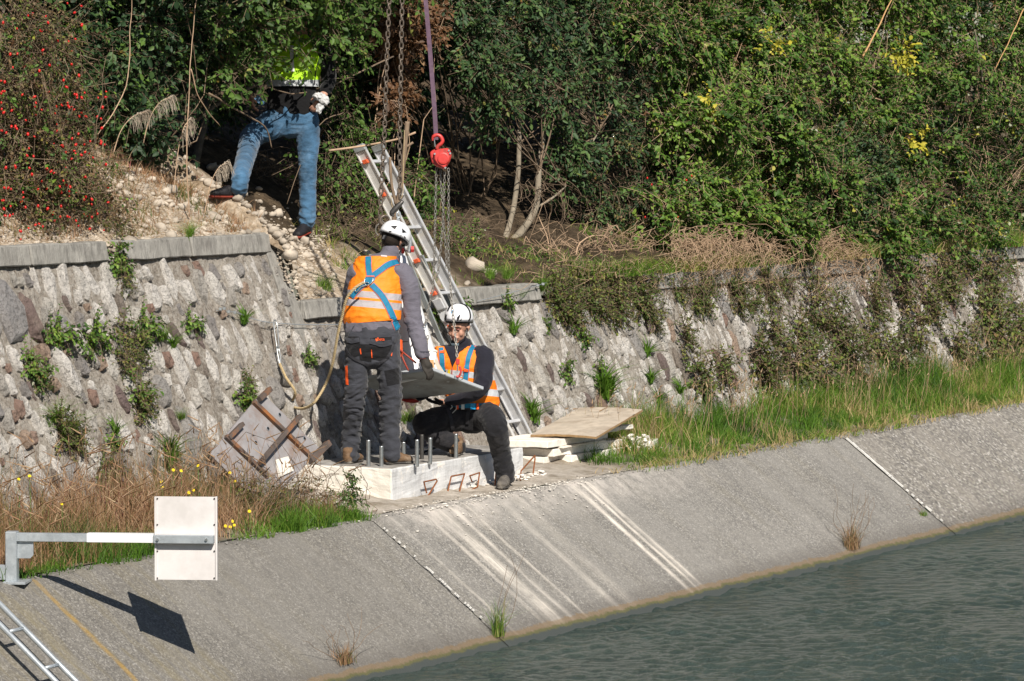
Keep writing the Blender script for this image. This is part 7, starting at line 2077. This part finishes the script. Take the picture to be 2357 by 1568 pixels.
for (x0_, y0_, x1_, y1_) in ((640, 1290, 625, 1335), (700, 1295, 650, 1380)):
    p0_ = at_d(*c3(x0_, y0_), D - .08); p1_ = at_d(*c3(x1_, y1_), D - .08)
    MB().tube([p0_, (p0_ + p1_) / 2 + RT * .012, p1_], .004, 6).obj('carabiner', MAT['zinc'], B_p)
ribbon('leg_strap', bvTB, [c3(590, 1330), c3(620, 1400), c3(650, 1560)], 8, 'darkstrap', B_p, .004, .005)
ribbon('leg_strap', bvTB, [c3(880, 1310), c3(830, 1380), c3(820, 1500)], 8, 'darkstrap', B_p, .004, .005)
boot('boot', fr_ + DP * .03 + RT * .01, fr_ - DP * .2 - RT * .03 + UP * .0, 'greyboot', 'sole', B_p, anR - UP * .03)
boot('boot', fl_ + DP * .10 + RT * .02, fl_ - DP * .10 - RT * .02, 'boot', 'sole', B_p, anL - UP * .01)
blob('glove', hand(hhL, RT * -.9 + VD * .2, UPV, 1, 1.0, .35, .0035), 'redglove', B_p, .005, 2)
blob('glove', hand(hhR, RT * -.95 + VD * .1, UPV, -1, 1.0, .35, .0035), 'blackpad', B_p, .005, 2)
# face details
for sg in (-1, 1):
    c = HB(sg * .030, .071, .006)
    MB().add(*ell(c, fB.cross(uB) * .013, fB * .008, uB * .006, 10, 6)).obj('eye', MAT['eyelid'] if 'eyelid' in MAT else MAT['lip'], B_p, smooth=True)
    MB().tube(curve_pts([HB(sg * .014, .092, .024), HB(sg * .03, .088, .032), HB(sg * .05, .072, .025)], 3), [.0035, .0045, .0045, .0045, .004, .003, .002], 6).obj('eyebrow', MAT['hair'], B_p, smooth=True)
    MB().tube(curve_pts([HB(sg * .018, .083, .003), HB(sg * .03, .082, .000), HB(sg * .044, .073, .003)], 3), .0018, 5).obj('eyelash', MAT['hair'], B_p)
MB().tube(curve_pts([HB(-.022, .092, -.056), HB(0, .101, -.054), HB(.022, .092, -.056)], 3), [.002, .004, .0045, .0045, .0045, .004, .002], 6).obj('lips', MAT['lip'], B_p, smooth=True)
bvH = bvh_of([bodyB])
blob('hair', [ell(hb - fB * .050 + uB * .028, fB.cross(uB).normalized() * .077, fB * .062, uB * .074)], 'hair', B_p, .006, 2)
# lowered mask under the chin
mk = [HB(.02, .085, -.115), HB(.055, .055, -.085), HB(.072, .02, -.05)]
MB().add([HB(-.035, .088, -.098), HB(.030, .088, -.100), HB(.072, .040, -.068), HB(.075, .03, -.085), HB(.035, .075, -.122), HB(-.03, .08, -.118)], [(0, 1, 4, 5), (1, 2, 3, 4)]).obj('face_mask', MAT['mask'], B_p)
MB().tube(curve_pts([HB(.072, .036, -.07), HB(.078, .02, -.03), HB(.084, -.01, .01)], 3), .0016, 4).obj('mask_loop', MAT['whitepaint'], B_p)
hm2, shl2 = helmet(None, hb + uB * .058 - fB * .020, (uB - fB * .20), fB, .108, .128, .120)
tag(hm2, 'white helmet with dark side vents on the crouching worker', 'helmet')
bv2 = bvh_of([shl2])
for poly in (((735, 255), (742, 262), (715, 340), (700, 352), (702, 290)), ((760, 295), (752, 325), (730, 340), (728, 330)), ((785, 338), (793, 338), (793, 348), (785, 348)), ((560, 300), (575, 250), (590, 260), (580, 330), (566, 340))):
    patch('vent_hole', bv2, [c3(*q) for q in poly], 'blackplastic', hm2, .0015, 2.5)
patch('marker_scribble', bv2, [c3(*q) for q in ((635, 215), (662, 205), (658, 240), (640, 245))], 'bluebuckle', hm2, .0015, 2.5)
ribbon('lamp_strap', bv2, [c3(720, 125), c3(790, 150), c3(838, 210), c3(850, 290), (c3(815, 352))], 2.2, 'blackplastic', hm2, .004, .002)
ribbon('lamp_strap', bv2, [c3(600, 215), c3(640, 150), c3(720, 122)], 2.2, 'blackplastic', hm2, .004, .002)
MB().tube(curve_pts([HB(-.080, -.0, .0), HB(-.075, .045, -.06), HB(-.03, .08, -.10)], 4), .0035, 5).obj('chin_strap', MAT['blackplastic'], hm2)

# ------------------------------------------------------------------ man in jeans among the bushes
hR = hit(703, 546); hL = hit(536, 462)
fR_, fL_ = hR.copy(), hL.copy(); dRR, dLL = depth_of(fR_), depth_of(fL_)
D = dRR + .05; DLm = D + (dLL - D) * .5
C_p = thing('person', (fR_ + fL_) / 2, 'man in blue jeans and lime yellow vest half hidden by leaves, stepping up the slope', 'person')
hcC = J(692, 72, D + .02); fC = (DP * -.85 - RT * .2 - UP * .35).normalized(); uC = (UP - DP * .25).normalized()
hpC, HC = head(hcC, fC, uC)
sl_ = J(632, 118, D + .0); el2 = J(590, 170, D - .03); wl2 = J(574, 215, D - .10)
sr_ = J(742, 122, D + .0); er2 = J(757, 180, D + .02); wr2 = J(742, 225, D - .10)
kL = J(580, 315, D - .12); aL = J(549, 432, dLL + .02); kR_ = J(708, 380, D - .02); aR_ = J(707, 512, dRR + .02)
hkL = J(578, 232, D - .13); hkR = J(735, 236, D - .14)
body = hpC + [loft([J(693, 78, D), J(690, 105, D)], [.055, .06], RT),
    loft([J(690, 98, D), J(688, 120, D), J(680, 160, D), J(672, 215, D), J(672, 262, D), J(672, 280, D)], [(.11, .07), (.165, .10), (.165, .11), (.155, .11), (.165, .115), (.12, .09)], RT),
    loft([sl_, el2, wl2, hkL], [.05, .042, .03, .026], RT), loft([sr_, er2, wr2, hkR], [.05, .042, .03, .026], RT),
    loft([J(655, 275, D), J(615, 293, D - .07), kL, J(568, 355, D + (dLL - D) * .4 - .05), aL], [.075, .07, .05, .045, .035], RT), loft([J(706, 268, D), kR_, aR_], [.07, .048, .035], RT)]
blob('body', body + hand(hkL, UPV * -.9 + RT * .2, RT + VD * .3, 1, 1.0, .5) + hand(hkR, UPV * -.5 - RT * .4, UPV * .3 + VD, -1, 1.0, .5), 'skin', C_p, .006, 2)
JE = [loft([J(672, 238, D), J(673, 262, D), J(676, 290, D)], [(.185, .135), (.195, .145), (.155, .13)], RT, 20),
      loft([J(652, 276, D), J(615, 293, D - .07), kL, J(568, 355, D + (dLL - D) * .4 - .05), J(554, 405, dLL - .0), J(550, 438, dLL + .01)], [(.128, .13), (.115, .115), (.092, .096), (.078, .082), (.068, .07), (.066, .068)], RT, 18),
      loft([J(704, 270, D), J(709, 320, D - .01), kR_, J(708, 440, D), J(708, 490, dRR + .01), J(707, 512, dRR + .01)], [(.105, .12), (.095, .10), (.076, .082), (.070, .072), (.066, .068), (.064, .064)], RT, 18)]
trC = blob('jeans', JE, 'denim', C_p, .008, 3, wrinkle(.006, 18, 8, 1.0, [(kL, .13, .8), (aR_, .12, 1.2), (aL, .12, 1.0)]))
blob('shirt', [loft([J(672, 262, D), J(672, 225, D), J(676, 180, D), J(686, 130, D), J(690, 105, D)], [(.205, .15), (.20, .145), (.19, .13), (.19, .12), (.09, .08)], RT, 20),
      loft([J(715, 122, D), sr_, er2, J(748, 208, D - .06)], [.08, .076, .062, .05], RT, 14), loft([J(655, 120, D), sl_, el2, J(577, 205, D - .08)], [.08, .076, .062, .05], RT, 14)], 'shirt', C_p, .008, 3, wrinkle(.005, 12, 9, 6.0))
MAT['vestC'] = vest_mat('lime_hi_vis', (.40, .72, .015), [(184, 200, (.42, .44, .46))])
vsC = blob('vest', [loft([J(673, 202, D), J(678, 165, D), J(686, 128, D), J(689, 108, D), J(690, 98, D)], [(.222, .165), (.215, .155), (.21, .14), (.16, .12), (.10, .10)], RT, 24),
      loft([J(655, 118, D), sl_, J(600, 160, D - .02)], [.09, .088, .078], RT, 14)], 'vestC', C_p, .008, 3, wrinkle(.006, 12, 9, 3.0), cut=[(J(673, 201, D), UPV * -1)], attr=lambda c: projp(c)[1])
bvC = bvh_of([vsC])
ribbon('reflective_strip', bvC, [(672, 105), (672, 135), (674, 165)], 8, 'signback', C_p, .002, .003)
ribbon('zip', bvC, [(737 - 0, 120), (727, 160), (722, 200)], 2, 'blackpad', C_p, .003, .004)
MB().box(J(598, 232, D - .15), (RT * .7 - UPV * .7) * .045, (RT * .7 + UPV * .7) * .022, VD * .006).obj('booklet', MAT['denim'], None)
o = bpy.data.objects['booklet']; tag(o, 'dark blue-grey notebook held at the jeans pocket', 'notebook')
o = blob('crumpled_cloth', [ell(J(745, 232, D - .2), RT * .042, UPV * .042, VD * .03), ell(J(736, 250, D - .2), RT * .03, UPV * .045, VD * .02), ell(J(735, 222, D - .2), RT * .05, UPV * .03, VD * .03)], 'paper', None, .006, 1, wrinkle(.012, 40, 40))
tag(o, 'crumpled white cloth in the hand of the man in jeans', 'cloth')
for (ft, an, dirv, t_) in ((fR_, aR_, (DP * -.9 - RT * .35), 0), (fL_, aL, (RT * -.8 - DP * .45), 1)):
    dv = dirv.normalized(); dv.z = -.12 if t_ == 0 else .05
    g_ = ft.copy(); g_.z += .0
    b = boot('shoe', g_ - dv * .06 + UP * .02, g_ + dv * .20 + UP * .01, 'shoe', 'orangerub', C_p, an - UP * .02)
blob('hair', [ell(hcC - fC * .022 + uC * .03, fC.cross(uC).normalized() * .082, fC * .095, uC * .085)], 'hair', C_p, .007, 2)
